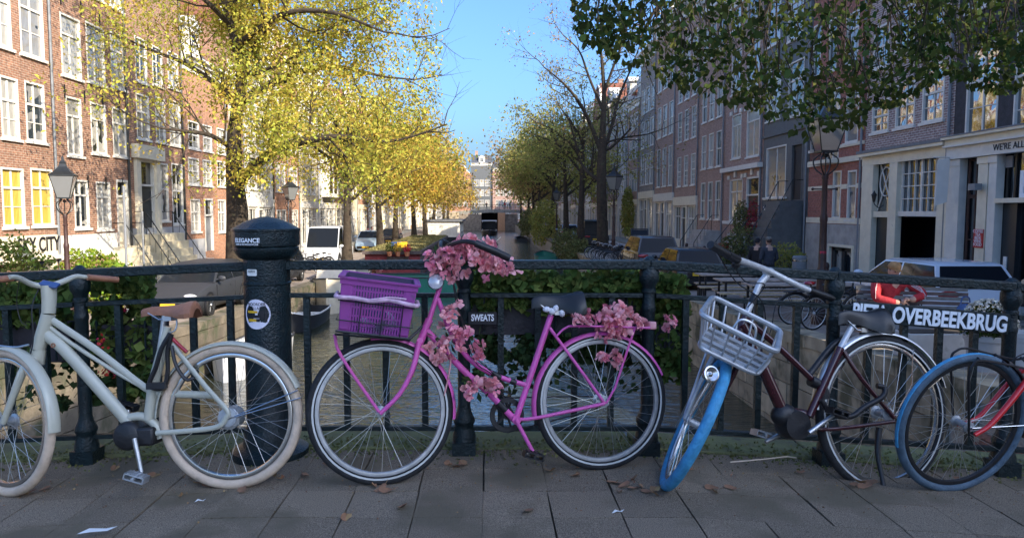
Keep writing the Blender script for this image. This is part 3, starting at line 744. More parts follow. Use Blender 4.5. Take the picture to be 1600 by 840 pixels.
# ------------------------------------------------------------------ left row (sunlit)
h = House('L', ya=15.2, yb=PX(91, 331, WL).y, H=16, wall='brick_brown', label='sunlit brown brick house at far left with yellow curtained lower windows and CITY sign')
T = (2, 1, 2, .62)
for r in ((40, 70, 130, 221), (1, 29, 121, 216), (30, 67, -30, 88), (-13, 16, -44, 72)): h.pwin(*r, style=T, pane='pane_curtain' if r[0] in (-13, 1) else 'pane_mid')
h.pwin(49, 83, 264, 352, style=(2, 1, 2, .66), pane='pane_yellow'); h.pwin(3, 38, 262, 354, style=(2, 1, 2, .66), pane='pane_yellow')
for r in ((-110, -60, 60, 200), (-110, -60, 250, 360), (-240, -170, 60, 200)): h.pwin(*r, style=T)
h.row(4, 12.2, 14.2, 1.2, T)
a, c, z0, z1 = h.rect(-30, 86, 369, 404)
h.part('sign_board', 'cream_paint', lambda b: (b.bx(a, c, -.10, -.003, z0, z1), b.bx(a-.03, c+.03, -.22, -.101, z0-.1, z0+.02)))
o = text_obj('lettering', 'SKY CITY', .62, 'black_print_shade', h.t, (h.lx(54), -.115, (z0+z1)/2+.03), ext=.006, bold=.012)
o.scale = (.82, 1, 1)
a, c, z0, z1 = h.rect(45, 84, 408, 440); h.holes.append((a, c, .15, z1)); h.part('shop_window', 'pane_dark', lambda b: b.quad((a, .1, .1), (c, .1, .1), (c, .1, z1), (a, .1, z1)))
h.part('screen', 'paper', lambda b: b.bx(a+(c-a)*.35, a+(c-a)*.7, .04, .09, z1-1.1, z1-.25))
h.part('window_post', 'cream_paint', lambda b: (b.bx(c, c+.12, -.06, .1, .0, z1), b.bx(a-.1, a, -.06, .1, 0, z1)))
h.finish('flat'); h.cornice(dent=True)
h = House('L', 92, 204, H=15, wall='brick_brown', label='brown brick house with three tall white windows per floor, behind bush and left lamp post')
for r in ((104, 128, 153, 243), (142, 166, 162, 240), (176, 199, 170, 244), (95, 126, 26, 120), (135, 163, 40, 130), (173, 197, 55, 138), (90, 122, -120, -20), (131, 160, -95, -5), (170, 195, -70, 15)):
    h.pwin(*r, style=(2, 0, 1, .68), pane=random.choice(('pane_curtain', 'pane_mid')))
for r in ((116, 139, 281, 356), (151, 173, 284, 358)): h.pwin(*r, style=(2, 1, 1, .68), pane='pane_curtain')
a, c, z0, z1 = h.rect(183, 201, 281, 385); h.door(a, c, z0, z1, 'cream_paint', .5)
h.band(150, 365, 400, 'white_wall', .06, 'plinth', x1=h.w*.75); h.anchors(4, (4.1, 7.0, 10))
h.stoop(a-.5, c+.2, z0, 6, 1.7, 'cream_wall'); h.finish('flat'); h.cornice(dent=True)
h = House('L', 205, 289, H=14.4, wall='brick_brown', label='brick house with cream pilastered doorway and railed stone stoop, third from left')
for r in ((211, 229, 60, 128), (238, 254, 74, 134), (262, 278, 82, 138), (213, 233, 148, 217), (243, 258, 153, 222), (265, 282, 158, 227)): h.pwin(*r, style=(2, 1, 1, .6), pane=random.choice(('pane_curtain', 'pane_mid')))
h.pwin(246, 263, 255, 345, style=(2, 1, 1, .55)); h.pwin(269, 286, 256, 350, style=(2, 1, 1, .55), pane='pane_curtain')
a, c, z0, z1 = h.rect(217, 241, 250, 365); h.door(a, c, z0, z1, 'dark_door', .9)
h.part('door_surround', 'cream_paint', lambda b: (b.bx(a-.35, a-.02, -.14, -.003, z0, z1), b.bx(c+.02, c+.35, -.14, -.003, z0, z1), b.bx(a-.5, c+.5, -.3, -.004, z1+.01, z1+.55)))
h.band(250, 355, 420, 'grey_wall', .05, 'plinth'); h.stoop(a-.6, c+.6, z0, 7, 2.0, 'cream_wall'); h.finish('flat'); h.cornice(dent=True)
h = House('L', 290, 356, H=10.3, wall='brick_orange', label='orange brick house with white sash windows just left of big tree trunk')
for r in ((294, 311, 247, 288), (317, 331, 250, 290), (339, 352, 252, 291), (294, 311, 190, 232), (317, 331, 196, 236), (339, 352, 201, 240)): h.pwin(*r, style=(2, 2, 2, .5), pane='pane_curtain')
h.pwin(298, 313, 311, 362, style=(2, 1, 2, .6), pane='pane_curtain'); h.pwin(341, 353, 312, 362, style=(2, 1, 2, .6))
a, c, z0, z1 = h.rect(320, 333, 310, 392); h.door(a, c, max(.02, z0), z1, 'grey_paint', .7); h.band(320, 372, 420, 'grey_wall', .04, 'plinth', x1=a-.1)
h.finish('hip', 'roof_slate'); h.cornice(h=.5)
def generic(side, ya, yb, H, wall, label, n=3, rows=None, gable=None, roof='flat', rm='roof_tile', ground='shop', style=(2, 1, 1, .6), ww=None, far=False, dent=False, gm='cream_paint', X=None, gh=3.9):
    h = House(side, ya=ya, yb=yb, H=H, wall=wall, label=label, X=X); ww = ww or min(1.15, h.w/n*.62)
    for (z0, z1) in rows: h.row(n, z0, z1, ww, style, simple=far)
    if ground == 'shop':
        h.part('shop_front', gm, lambda b: (b.bx(.05, h.w-.05, -.10, -.003, gh-.55, gh-.05), b.bx(.05, .4, -.08, -.004, .02, gh-.56), b.bx(h.w-.4, h.w-.05, -.08, -.004, .02, gh-.56),
               b.bx(h.w*.36, h.w*.42, -.08, -.004, .02, gh-.56), b.bx(.41, h.w*.355, -.06, -.004, .02, .6)))
        h.win(.45, h.w*.355, .65, gh-.62, (3, 1, 1, .72), 'pane_dark', True); h.win(h.w*.66, h.w-.45, .65, gh-.62, (3, 1, 1, .72), 'pane_mid', True)
        h.door(h.w*.44, h.w*.62, .05, gh-.65, random.choice(('dark_door', 'green_door')), .7)
    elif ground == 'stoop':
        h.row(n, 1.5, 3.7, ww, style, skip=(n-1,)); c = h.w*(.12+.76*(n-.5)/n); h.door(c-.5, c+.5, 1.0, 3.9, 'green_door', .6)
        h.part('plinth', 'stone_plinth', lambda b: b.bx(.02, c-.55, -.06, -.003, 0, 1.0)); h.stoop(c-.7, c+.7, 1.0, 5, 1.4)
    elif ground == 'row':
        h.row(n, 1.0, 3.2, ww, style, skip=(0,), simple=far); c = h.w*(.12+.76*.5/n); h.door(c-.5, c+.5, .05, 3.2, 'dark_door', .6)
        h.part('plinth', 'stone_plinth', lambda b: b.bx(c+.55, h.w-.02, -.05, -.003, 0, .7))
    h.finish(roof, rm, gable=gable)
    if not gable: h.cornice(dent=dent)
    return h
g = lambda u: PX(u, 331, WL).y
R3_ = [(4.4, 6.3), (7.2, 8.9), (9.8, 11.2)]
generic('L', g(357), g(383), 13, 'brick_brown', 'brown brick house hidden behind the big tree trunk', 2, R3_, 'neck', 'saddle', ground='row')
generic('L', g(383.3), g(428), 13.4, 'white_wall', 'whitewashed house right of big tree trunk with shop front', 3, R3_, None, 'hip', gm='white_paint', dent=True)
generic('L', g(428.5), g(450), 12.6, 'brick_orange', 'narrow orange brick house with cream door panel, left half of the orange pair', 2, R3_, 'bell', 'saddle', ground='row')
generic('L', g(450.2), g(468), 12.2, 'brick_orange', 'narrow orange brick house right half of the orange pair above pillar', 2, R3_, 'neck', 'saddle', ground='row')
generic('L', g(468.3), g(497), 13.5, 'cream_wall', 'cream rendered house between orange pair and grey bay front', 3, R3_, None, 'flat', gm='white_paint')
h = generic('L', g(497.3), g(523), 13.2, 'grey_wall', 'pale house with dark projecting bay window above the white van', 3, [(9.8, 11.4)], None, 'hip', gm='white_paint')
h.part('bay', 'white_paint', lambda b: (b.bx(h.w*.2, h.w*.8, -.7, -.003, 4.3, 4.6), b.bx(h.w*.2, h.w*.8, -.7, -.003, 8.2, 8.5), b.bx(h.w*.22, h.w*.25, -.65, -.005, 4.6, 8.2), b.bx(h.w*.75, h.w*.78, -.65, -.005, 4.6, 8.2), b.bx(h.w*.48, h.w*.52, -.65, -.005, 4.6, 8.2), b.bx(h.w*.25, h.w*.75, -.65, -.006, 6.2, 6.4)))
h.part('bay_glass', 'pane_dark', lambda b: b.bx(h.w*.24, h.w*.76, -.6, -.01, 4.61, 8.19))
ytab = [g(523.3)+.0]; LW = [('brick_brown', 'brown brick'), ('cream_wall', 'cream'), ('brick_orange', 'orange brick'), ('white_wall', 'white'), ('brick_plum', 'dark brick'), ('cream_wall', 'pale yellow'), ('brick_orange', 'reddish brick'), ('grey_wall', 'grey')]
y = g(523.3); i = 0
ordw = ['first', 'second', 'third', 'fourth', 'fifth', 'sixth', 'seventh', 'eighth', 'ninth', 'tenth', 'eleventh', 'twelfth', 'thirteenth', 'fourteenth', 'fifteenth', 'sixteenth', 'seventeenth', 'eighteenth', 'nineteenth', 'twentieth', 'twenty-first', 'twenty-second', 'twenty-third']
while y < 196:
    wd = random.uniform(5.2, 6.8); mw, cn = LW[i % 8]; gb = (None, 'neck', None, 'bell', 'step')[i % 5]
    generic('L', y+.03, y+wd, random.uniform(11.5, 14), mw, '%s house beyond the bay window front, %s of the far left row' % (cn, ordw[i]), 3, R3_, gb, 'saddle' if gb else 'hip', ground=('shop', 'row')[i % 2], far=True)
    y += wd; i += 1
# ------------------------------------------------------------------ right row (in shade)
# black shop at far right
h = House('R', ya=5.6, yb=PX(1484, 331, WR).y-.01, H=15, wall='black_wall', label='black painted shop at far right with white fascia and glazed doors')  # front carried on out of view to keep the right street shaded
h.pwin(1511, 1561, 70, 208, style=(2, 1, 2, .6), pane='pane_old'); h.pwin(1586, 1650, 40, 222, style=(2, 1, 2, .6), pane='pane_old')
h.pwin(1513, 1561, -120, 10, style=(2, 1, 2, .6)); h.pwin(1586, 1650, -170, -30, style=(2, 1, 2, .6)); h.row(4, 12, 13.6, 1.2)
zf = h.lz(1560, 242); zb_ = h.lz(1560, 222); zc_ = h.lz(1560, 212)
h.holes.append((.35, h.w-.1, .05, zf))
h.part('fascia', 'white_paint', lambda b: (b.bx(.05, h.w-.02, -.22, -.003, zf, zb_), b.bx(.03, h.w-.02, -.34, -.005, zb_+.002, zb_+.05)))
h.part('cornice', 'cream_paint', lambda b: (b.bx(.0, h.w-.02, -.25, -.004, zb_+.053, zc_+.05), b.bx(.0, h.w-.02, -.38, -.002, zc_+.052, zc_+.12)))
h.part('lead_flashing', 'lead', lambda b: b.bx(.0, h.w-.02, -.40, -.001, zc_+.122, zc_+.16))
xx = h.lx(1560); o = text_obj('lettering', "WE'RE ALL MAD HERE", .24, 'black_print_shade', h.t, (xx, -.235, (zf+zb_)/2), ext=.004, align='LEFT')
L_ = lambda u: h.lx(u)
for nm, ua, ub, mm in (('pilaster', 1484.5, 1503, 'white_paint'), ('pilaster', 1532, 1547, 'cream_paint'), ('pilaster', 1549, 1561, 'white_paint')):
    a, c = L_(ua), L_(ub); h.part(nm, mm, lambda b: (b.bx(a, c, -.12, .10, .02, zf-.01), b.bx(a-.03, c+.03, -.16, .0, .02, .5), b.bx(a-.03, c+.03, -.15, .0, zf-.2, zf-.012)))
a, c = L_(1505), L_(1531); ds = h.part('shop_window', 'pane_dark', lambda b: b.quad((a, .14, .02), (c, .14, .02), (c, .14, zf), (a, .14, zf)))
zt_ = h.lz(1518, 307); h.part('door', 'red_paint' if 0 else 'lamp_brown', lambda b: (b.bx(a, c, .09, .12, .02, .9), b.bx(a, a+.1, .09, .12, .9, zf), b.bx(c-.1, c, .09, .12, .9, zf), b.bx(a+.1, c-.1, .09, .12, zt_-.05, zt_+.05), b.bx((a+c)/2-.02, (a+c)/2+.02, .09, .12, .9, zf), b.bx(a+.1, c-.1, .092, .118, zt_+1.0, zt_+1.04), b.bx(a+.1, c-.1, .092, .118, 1.9, 1.94)))
a, c = L_(1562), L_(1601); zt_ = h.lz(1580, 313)
h.part('transom', 'cream_paint', lambda b: b.bx(a-.05, h.w-.1, -.14, .1, zt_-.06, zt_+.06))
h.part('shop_window', 'pane_old', lambda b: b.quad((a, .14, zt_), (h.w-.1, .14, zt_), (h.w-.1, .14, zf), (a, .14, zf)))
for ua, ub in ((1577, 1580), (1565, 1568), (1625, 1630)): h.part('glazing_bar', 'lamp_black', lambda b: b.bx(L_(ua), L_(ub), .08, .12, zt_+.06, zf))
text_obj('lettering', 'BAR', 1.0, 'sign_white', h.t, (L_(1586), .06, h.lz(1592, 291)), ext=.02, bold=.02, align='LEFT')
h.part('shutter_box', 'grey_paint', lambda b: b.bx(L_(1563), L_(1574), .06, .10, h.lz(1568, 262), zf-.05))
h.part('doorway', 'black_print_shade', lambda b: b.quad((a, 1.2, .02), (h.w-.1, 1.2, .02), (h.w-.1, 1.2, zt_), (a, 1.2, zt_)))  # black sheet across the entrance, stands for the shade inside
h.part('door', 'dark_door', lambda b: (b.bx(a, a+.7, .1, .15, .05, zt_-.07), b.bx(L_(1586), L_(1589), .0, .16, .05, zt_-.07), b.bx(L_(1589), L_(1640), .12, .16, .05, .6)))
h.part('notice', 'paper', lambda b: b.bx(L_(1567), L_(1572), .07, .098, h.lz(1570, 420), h.lz(1570, 401)))
h.part('plaque', 'red_paint', lambda b: b.bx(L_(1532), L_(1546), -.16, -.122, h.lz(1539, 387), h.lz(1539, 358)))
for k, wd in enumerate(('COFFEE', 'TEA', 'BEER', 'WINE', 'FOOD')): text_obj('lettering', wd, .12, 'sign_white', h.t, (L_(1539), -.165, h.lz(1539, 361.5+k*5.2)), ext=.003)
h.part('floodlight', 'grey_paint', lambda b: b.bx(L_(1533), L_(1544), -.4, -.2, h.lz(1538, 297), h.lz(1538, 287)))
h.part('flag', 'awning', lambda b: (b.prism([(-.60, h.lz(1484, 322)), (-.24, h.lz(1484, 322)+.12), (-.20, zf+.05), (-.55, zf)], L_(1491), L_(1491)+.03, 'x'), b.tube([(L_(1491)+.015, -.05, zf+.06), (L_(1491)+.015, -.7, zf+.06)], .02, 6)))
for k in range(14):
    z = .4+k*.0
o = text_obj('lettering', 'bloom', .3, 'grey_paint', h.t, (L_(1491)-.01, -.40, (zf+h.lz(1484, 322))/2+.1), rot=(pi/2, pi/2, -pi/2), ext=.003)
h.finish('hip'); h.cornice(dent=True)
# mauve brick house with cream shop front
h = House('R', 1348, 1484, H=14, wall='brick_mauve', label='mauve brick house with cream shop front, large paned window and dark garage opening')
for r in ((1363, 1389, 156, 206), (1400, 1430, 130, 198), (1442, 1476, 100, 189), (1366, 1389, 40, 105), (1402, 1430, 10, 75), (1442, 1476, -30, 50)): h.pwin(*r, style=(2, 2, 2, .5), pane='pane_old')
h.row(3, 11, 12.6, 1.1, (2, 2, 2, .5))
zf = h.lz(1410, 247); zt_ = h.lz(1410, 233)
h.holes.append((.25, h.w-.25, .05, zf))
h.part('shop_cornice', 'cream_paint', lambda b: (b.bx(.01, h.w-.01, -.10, -.003, zf-.12, zt_-.1), b.bx(.01, h.w-.01, -.30, -.004, zt_-.098, zt_)))
h.part('lead_flashing', 'lead', lambda b: b.bx(.01, h.w-.01, -.33, -.001, zt_+.003, zt_+.10))
for ua, ub in ((1349, 1366), (1391.5, 1404), (1468, 1483.5)):
    a, c = h.lx(ua), h.lx(ub); h.part('pilaster', 'cream_paint', lambda b: (b.bx(a, c, -.10, .10, .02, zf-.125), b.bx(a-.02, c+.02, -.14, 0, .02, .45)))
zs_ = h.lz(1380, 332); a, c = h.lx(1367), h.lx(1391)
h.part('door_lintel', 'cream_paint', lambda b: b.bx(a+.002, c-.002, -.06, .1, zs_-.16, zs_+.04))
h.part('door', 'dark_door', lambda b: b.bx(a, c, .1, .14, .05, zs_-.15))
tw = h.part('shop_window', 'pane_old', lambda b: b.quad((a, .12, zs_), (c, .12, zs_), (c, .12, zf), (a, .12, zf)))
mx_, mz_ = (a+c)/2, (zs_+zf)/2; hw_, hh_ = (c-a)/2, (zf-zs_)/2-.06
b = MB(); b.tube([(mx_-hw_, .08, mz_-hh_), (mx_+hw_*.8, .08, mz_+hh_)], .025, 4); b.tube([(mx_+hw_, .08, mz_-hh_), (mx_-hw_*.8, .08, mz_+hh_)], .025, 4)
b.tube([(mx_+hw_*.75*cos(t_), .08, mz_+hh_*.2+hh_*.6*sin(t_)) for t_ in [2*pi*i/18 for i in range(18)]], .025, 4, closed=True); b.build('glazing_bars', 'white_paint', h.t)
zs_ = h.lz(1440, 330); a, c = h.lx(1405), h.lx(1468)
big = h.part('shop_window', 'pane_old', lambda b: b.quad((a, .12, zs_), (c, .12, zs_), (c, .12, zf), (a, .12, zf)))
b = MB(); W_ = c-a; Hh = zf-.12-zs_
for i in range(7): k = .05 if i in (0, 3, 6) else .018; x = a+W_*i/6; b.bx(x-k, x+k, .05, .11, zs_, zf-.12)
for j in range(1, 4): z = zs_+Hh*j/4; b.bx(a, c, .055, .105, z-.016, z+.016)
b.bx(a, c, -.05, .1, zs_-.16, zs_); b.build('glazing_bars', 'white_paint', h.t)
h.part('doorway', 'black_print_shade', lambda b: (b.quad((.1, 1.5, .02), (h.w-.1, 1.5, .02), (h.w-.1, 1.5, zf), (.1, 1.5, zf)), b.quad((.1, .2, .02), (.1, 1.5, .02), (.1, 1.5, zf), (.1, .2, zf)), b.quad((h.w-.1, .2, .02), (h.w-.1, 1.5, .02), (h.w-.1, 1.5, zf), (h.w-.1, .2, zf))))  # flat black behind the opening in place of a shaded room
h.finish('hip'); h.cornice(dent=True)
wl = thing('wall_lantern', 'black bracket lantern on cream shop front beside the crossed transom window', 'lantern', (WR-.15, PX(1388, 305, WR).y, PX(1388, 318, WR).z))
b = MB(); b.tube(bez([(0, 0, -.05), (-.15, 0, -.14), (-.3, 0, -.03), (-.33, 0, .05)], 5), .015, 6); b.build('bracket', 'lamp_black', wl)
b = MB(); b.lathe([(.04, .05), (.09, .28), (.11, .29), (.04, .37), (.015, .43), (0, .44)], 6, c=(-.33, 0, 0)); b.build('lantern', 'lamp_black', wl)
# red brick house with cream bands
h = House('R', 1262, 1347.5, H=14, wall='brick_red', label='red brick house with cream stone bands and iron balcony behind the near right lamp post')
for r in ((1301, 1314, 267, 341), (1324, 1338, 266, 343), (1322, 1342, 140, 222), (1268, 1283, 150, 235), (1322, 1342, 20, 100), (1268, 1283, 40, 120), (1295, 1308, 30, 110)): h.pwin(*r, style=(1, 1, 1, .68), pane='pane_dark' if r[0] < 1300 else 'pane_mid')
a, c, z0, z1 = h.rect(1291, 1312, 140, 250); h.win(a, c, z0, z1, (2, 1, 1, .7), 'pane_curtain')
b = MB(); b.bx(a-.2, c+.2, -.6, -.003, z0-.15, z0-.02); bl = b.build('balcony', 'cream_paint', h.t)
b = MB(); b.tube([(a-.15, -.02, z0+.9), (a-.15, -.55, z0+.9), (c+.15, -.55, z0+.9), (c+.15, -.02, z0+.9)], .02, 5)
for i in range(14): x = a-.15+(c-a+.3)*i/13; b.tube([(x, -.55, z0-.02), (x, -.55, z0+.9)], .012, 4)
b.build('balcony_rail', 'lamp_black', bl)
h.band(1305, 248, 256, 'cream_paint', .09); h.band(1305, 228, 233, 'cream_paint', .06)
h.band(1305, 340, 349, 'cream_paint', .07)
aa = h.rect(1301, 1314, 267, 341); cc = h.rect(1324, 1338, 266, 343)
for x0, x1 in ((.015, aa[0]-.03), (aa[1]+.03, cc[0]-.03), (cc[1]+.03, h.w-.015)): h.band(1305, 289, 296, 'cream_paint', .03, x0=x0, x1=x1)
zp_ = h.lz(1305, 350); a, c, z0, z1 = h.rect(1299, 1334, 386, 440)
h.holes.append((a, c, .05, z1)); 
h.part('plinth', 'stone_plinth', lambda b: (b.bx(.02, a-.02, -.08, -.003, 0, zp_), b.bx(c+.02, h.w-.02, -.08, -.003, 0, zp_), b.bx(a-.02, c+.02, -.08, -.003, z1+.1, zp_)))
h.part('basement_door', 'dark_door', lambda b: (b.bx(a, a+.2, .02, .1, .05, z1), b.bx(c-.2, c, .02, .1, .05, z1), b.bx((a+c)/2-.12, (a+c)/2+.12, .02, .1, .05, z1), b.bx(a, c, .02, .098, z1-.15, z1)))
h.part('pane', 'pane_curtain', lambda b: b.quad((a, .11, .05), (c, .11, .05), (c, .11, z1), (a, .11, z1)))
h.part('lintel', 'cream_paint', lambda b: (b.bx(a-.15, c+.15, -.13, -.005, z1, z1+.1), b.bx(a-.15, a-.005, -.12, -.005, .0, z1-.002), b.bx(c+.005, c+.15, -.12, -.005, .0, z1-.002)))
h.finish('hip'); h.cornice(dent=True)
# slate painted house
h = House('R', 1190.5, 1261.7, H=14.2, wall='slate_wall', label='slate grey painted house with large white double window and tall dark doorway')
for r in ((1199, 1220, 105, 187), (1232, 1256, 95, 180), (1199, 1220, 0, 70), (1232, 1256, -30, 60)): h.pwin(*r, style=(2, 1, 1, .65), pane='pane_curtain')
h.pwin(1197, 1228, 229, 309, style=(2, 0, 1, .99), pane='pane_mid')
h.part('window_sill_band', 'white_paint', lambda b: b.bx(h.lx(1194), h.lx(1229), -.12, -.003, h.lz(1212, 311), h.lz(1212, 308)))
h.part('panel', 'white_wall', lambda b: b.bx(h.lx(1194), h.lx(1228), -.05, -.002, h.lz(1212, 335), h.lz(1212, 322)))
a, c, z0, z1 = h.rect(1236, 1254, 223, 312); h.door(a, c, z0, z1, 'black_print_shade', 0, 'slate_wall')
a, c, z0, z1 = h.rect(1194, 1228, 338, 400); h.holes.append((a, c, .05, z1)); h.part('garage', 'black_print_shade', lambda b: b.quad((a, .8, .02), (c, .8, .02), (c, .8, z1), (a, .8, z1)))  # black sheet set back, paints the darkness of the garage opening
a, c, z0, z1 = h.rect(1234, 1257, 223, 314); h.stoop(a-.05, c+.05, z0, 8, 2.2, 'slate_wall'); h.band(1225, 205, 209, 'slate_wall', .09)
h.finish('hip', 'roof_slate'); h.cornice(m='slate_wall')
# ornate plum house
h = House('R', 1130.5, 1190, H=14.5, wall='brick_plum2', label='plum brick house with white keystones and white ground floor cornice, red vines at its door')
for r in ((1144, 1158, 179, 247), (1167, 1187, 170, 244), (1144, 1158, 80, 146), (1168, 1187, 66, 135), (1144, 1158, 0, 45), (1168, 1187, -20, 30)): h.pwin(*r, style=(2, 0, 1, .75), pane='pane_curtain' if r[2] > 100 else 'pane_mid')
h.pwin(1140, 1160, 280, 345, style=(2, 1, 1, .7)); a, c, z0, z1 = h.rect(1166, 1186, 276, 365); h.door(a, c, z0, z1, 'lamp_brown', .8)
h.band(1160, 259, 266, 'white_paint', .28, 'ground_cornice'); h.band(1160, 346, 351, 'white_paint', .08)
b = MB()
for ua, ub, vt in ((1144, 1158, 179), (1167, 1187, 170), (1140, 1160, 280), (1166, 1186, 276)):
    a, c, z0, z1 = h.rect(ua, ub, vt, vt+30); b.box(((a+c)/2, -.06, z1+.35), (.22, .1, .5)); b.box((a-.05, -.05, z1+.12), (.3, .08, .22)); b.box((c+.05, -.05, z1+.12), (.3, .08, .22))
b.build('keystones', 'white_paint', h.t)
a, c, z0, z1 = h.rect(1166, 1186, 276, 365); h.stoop(a-.2, c+.3, z0, 6, 1.8); h.finish('hip'); h.cornice(dent=True)
def rh(ua, ub, H, wall, label, rows, n=3, ground=None, ww=None, roof='hip', gable=None, style=(2, 1, 1, .5), cm='white_paint', far=False, gm='cream_paint', gh=None):
    h = House('R', ua+.2, ub, H=H, wall=wall, label=label); um = (ua+ub)/2; ww = ww or h.w*.2
    for vt, vb in rows: z1, z0 = h.lz(um, vt), h.lz(um, vb); h.row(n, z0, z1, ww, style, simple=far, margin=.06)
    h.finish_args = (roof, gable)
    if ground:
        gh = gh or h.lz(um, ground)
        h.part('shop_front', gm, lambda b: (b.bx(.05, h.w-.05, -.14, -.003, gh-.6, gh), b.bx(.05, .35, -.08, -.004, .02, gh-.602), b.bx(h.w-.35, h.w-.05, -.08, -.004, .02, gh-.602), b.bx(.36, h.w*.3, -.06, -.004, .02, .7), b.bx(h.w*.56, h.w*.6, -.08, -.004, .02, gh-.602)))
        h.win(.42, h.w*.3, .72, gh-.65, (2, 1, 1, .7), 'pane_dark', True); h.door(h.w*.34, h.w*.54, .05, gh-.65, 'dark_door', .7); h.win(h.w*.62, h.w-.4, .3, gh-.65, (3, 1, 1, .7), 'pane_curtain', True)
    h.finish(roof, 'roof_tile', gable=gable)
    if not gable: h.cornice(m=cm, h=.7, out=.45, dent=True)
    return h
h = rh(1090.3, 1130, 16, 'brick_plum', 'tall plum brick house with narrow white windows and railed stoop behind the parked dark cars', [(40, 92), (138, 188), (209, 262), (284, 342)], ww=.95)
h.stoop(h.w*.3, h.w*.9, 1.6, 6, 1.6)
rh(1053, 1090, 17, 'brick_plum2', 'brown brick house with many paned white windows over pale yellow shop front', [(60, 101), (116, 156), (172, 219), (243, 290)], ww=1.05, ground=307, style=(2, 2, 3, .5), gm='cream_paint')
rh(1022, 1053, 17.5, 'brick_plum', 'plum brick house with narrow windows between yellow shop front house and cream neighbour', [(100, 140), (165, 213), (231, 291)], ww=1.2, ground=302, gm='white_paint')
rh(998, 1022, 16.5, 'brick_grey', 'grey brick house with a broad white cornice and cream shop front', [(138, 176), (188, 230), (240, 288)], ww=1.3, ground=299)
RW = [('brick_plum', 'dark brick'), ('grey_wall', 'grey rendered'), ('brick_plum2', 'brown brick'), ('brick_grey', 'grey brick'), ('brick_red', 'red brick'), ('white_wall', 'white')]
y = PX(997.5, 331, WR).y+.05; i = 0
while y < 196:
    wd = random.uniform(5.4, 7); mw, cn = RW[i % 6]; gb = (None, None, 'neck', None, 'bell', 'step')[i % 6]
    generic('R', y+.03, y+wd, random.uniform(12.5, 16), mw, '%s house beyond the white corniced one, %s of far right row' % (cn, ordw[i]), 3, [(4.6, 6.6), (7.6, 9.4), (10.3, 11.8)], gb, 'saddle' if gb else 'hip', ground=('shop', 'row')[i % 2], far=True)
    y += wd; i += 1
# ------------------------------------------------------------------ street end: houses facing us beyond the far bridge
xx = -24.0; FW = [('brick_brown', 15, 'brown brick', None), ('brick_grey', 13, 'grey brown', 'neck'), ('brick_orange', 14, 'orange brick', 'bell'), ('slate_wall', 17, 'tall dark blue grey', None), ('brick_plum2', 15.5, 'plum brown', None), ('brick_plum', 13, 'plum brick', 'neck'), ('brick_grey', 14, 'grey brick', None), ('brick_plum2', 14.5, 'brown', 'bell')]
for i, (mw, H, cn, gb) in enumerate(FW):
    wd = 6.2
    h = House('L', ya=0, yb=wd, H=H, wall=mw, label='%s house closing the view beyond the far bridge' % cn); h.t.location = (xx, 214+(i % 2)*.4, -1.75); h.t.rotation_euler = (0, 0, 0)
    for z0 in (4.6, 7.6, 10.4): h.row(3, z0, z0+1.9, 1.25, (2, 1, 1, .5), ('pane_curtain', 'pane_mid'), simple=True)
    h.row(3, 1.0, 3.2, 1.3, (2, 1, 1, .6), simple=True)
    h.finish('saddle' if gb else 'hip', 'roof_slate', gable=gb)
    if not gb: h.cornice(dent=True)
    xx += wd+.02
# houses on the bridge's own street, behind and to the right of the camera: they shade the bridge
for i, (yy, H, mw) in enumerate(((-7.0, 15.5, 'brick_plum'), (-13.5, 15.5, 'brick_brown'), (-20.1, 14, 'brick_plum2'))):
    generic('R', yy-6.5, yy, H, mw, ('plum', 'brown', 'dark brown', 'grey')[i]+' brick corner row house behind the viewpoint', 3, [(4.4, 6.3), (7.2, 8.9), (9.8, 11.2)], None, 'flat', far=True)
# ------------------------------------------------------------------ far bridge
fb = thing('far_bridge', 'distant stone bridge over the canal with a pier painted as sunlit and iron rail', 'bridge', (0, 171, ZW))
ztop = P(765, 327, 171).z-ZW
b = MB(); ax_ = [-30, -20, -12, -6, 0, 6, 12, 20, 30]; az_ = [-2.6, -1.8, -.9, -.3, 0, -.1, -.5, -1.4, -2.2]
for i in range(8): b.prism([(ax_[i], ztop+az_[i]-.75), (ax_[i+1], ztop+az_[i+1]-.75), (ax_[i+1], ztop+az_[i+1]), (ax_[i], ztop+az_[i])], 0, 9)
b.build('deck', 'kerb_stone', fb)
xa, xb = P(752, 345, 171).x, P(778, 345, 171).x
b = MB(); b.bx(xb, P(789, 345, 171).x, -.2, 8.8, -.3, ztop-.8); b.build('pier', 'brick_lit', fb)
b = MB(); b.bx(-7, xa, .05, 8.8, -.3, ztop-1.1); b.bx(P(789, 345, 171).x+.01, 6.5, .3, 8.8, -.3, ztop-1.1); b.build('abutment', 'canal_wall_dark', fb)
b = MB(); b.bx(xa, xb, 7.6, 8.2, -.3, ztop-.7); b.build('opening_shade', 'black_print_shade', fb)  # dark block closing the arch, imitates the shade under the bridge
b = MB(); b.prism([(-14, 0), (-7.02, 0), (-7.02, ztop-.62), (-9, ztop-.62)], -2, -.5); b.build('wing_wall', 'quay_stone', fb)
b = MB()
for i in range(36): b.box((-13+i*.9, .2, ztop+.5), (.07, .07, 1.0))
b.box((2.5, .2, ztop+1.0), (31, .08, .08)); b.box((2.5, .2, ztop+.5), (31, .05, .05)); b.build('railing', 'lamp_black', fb)
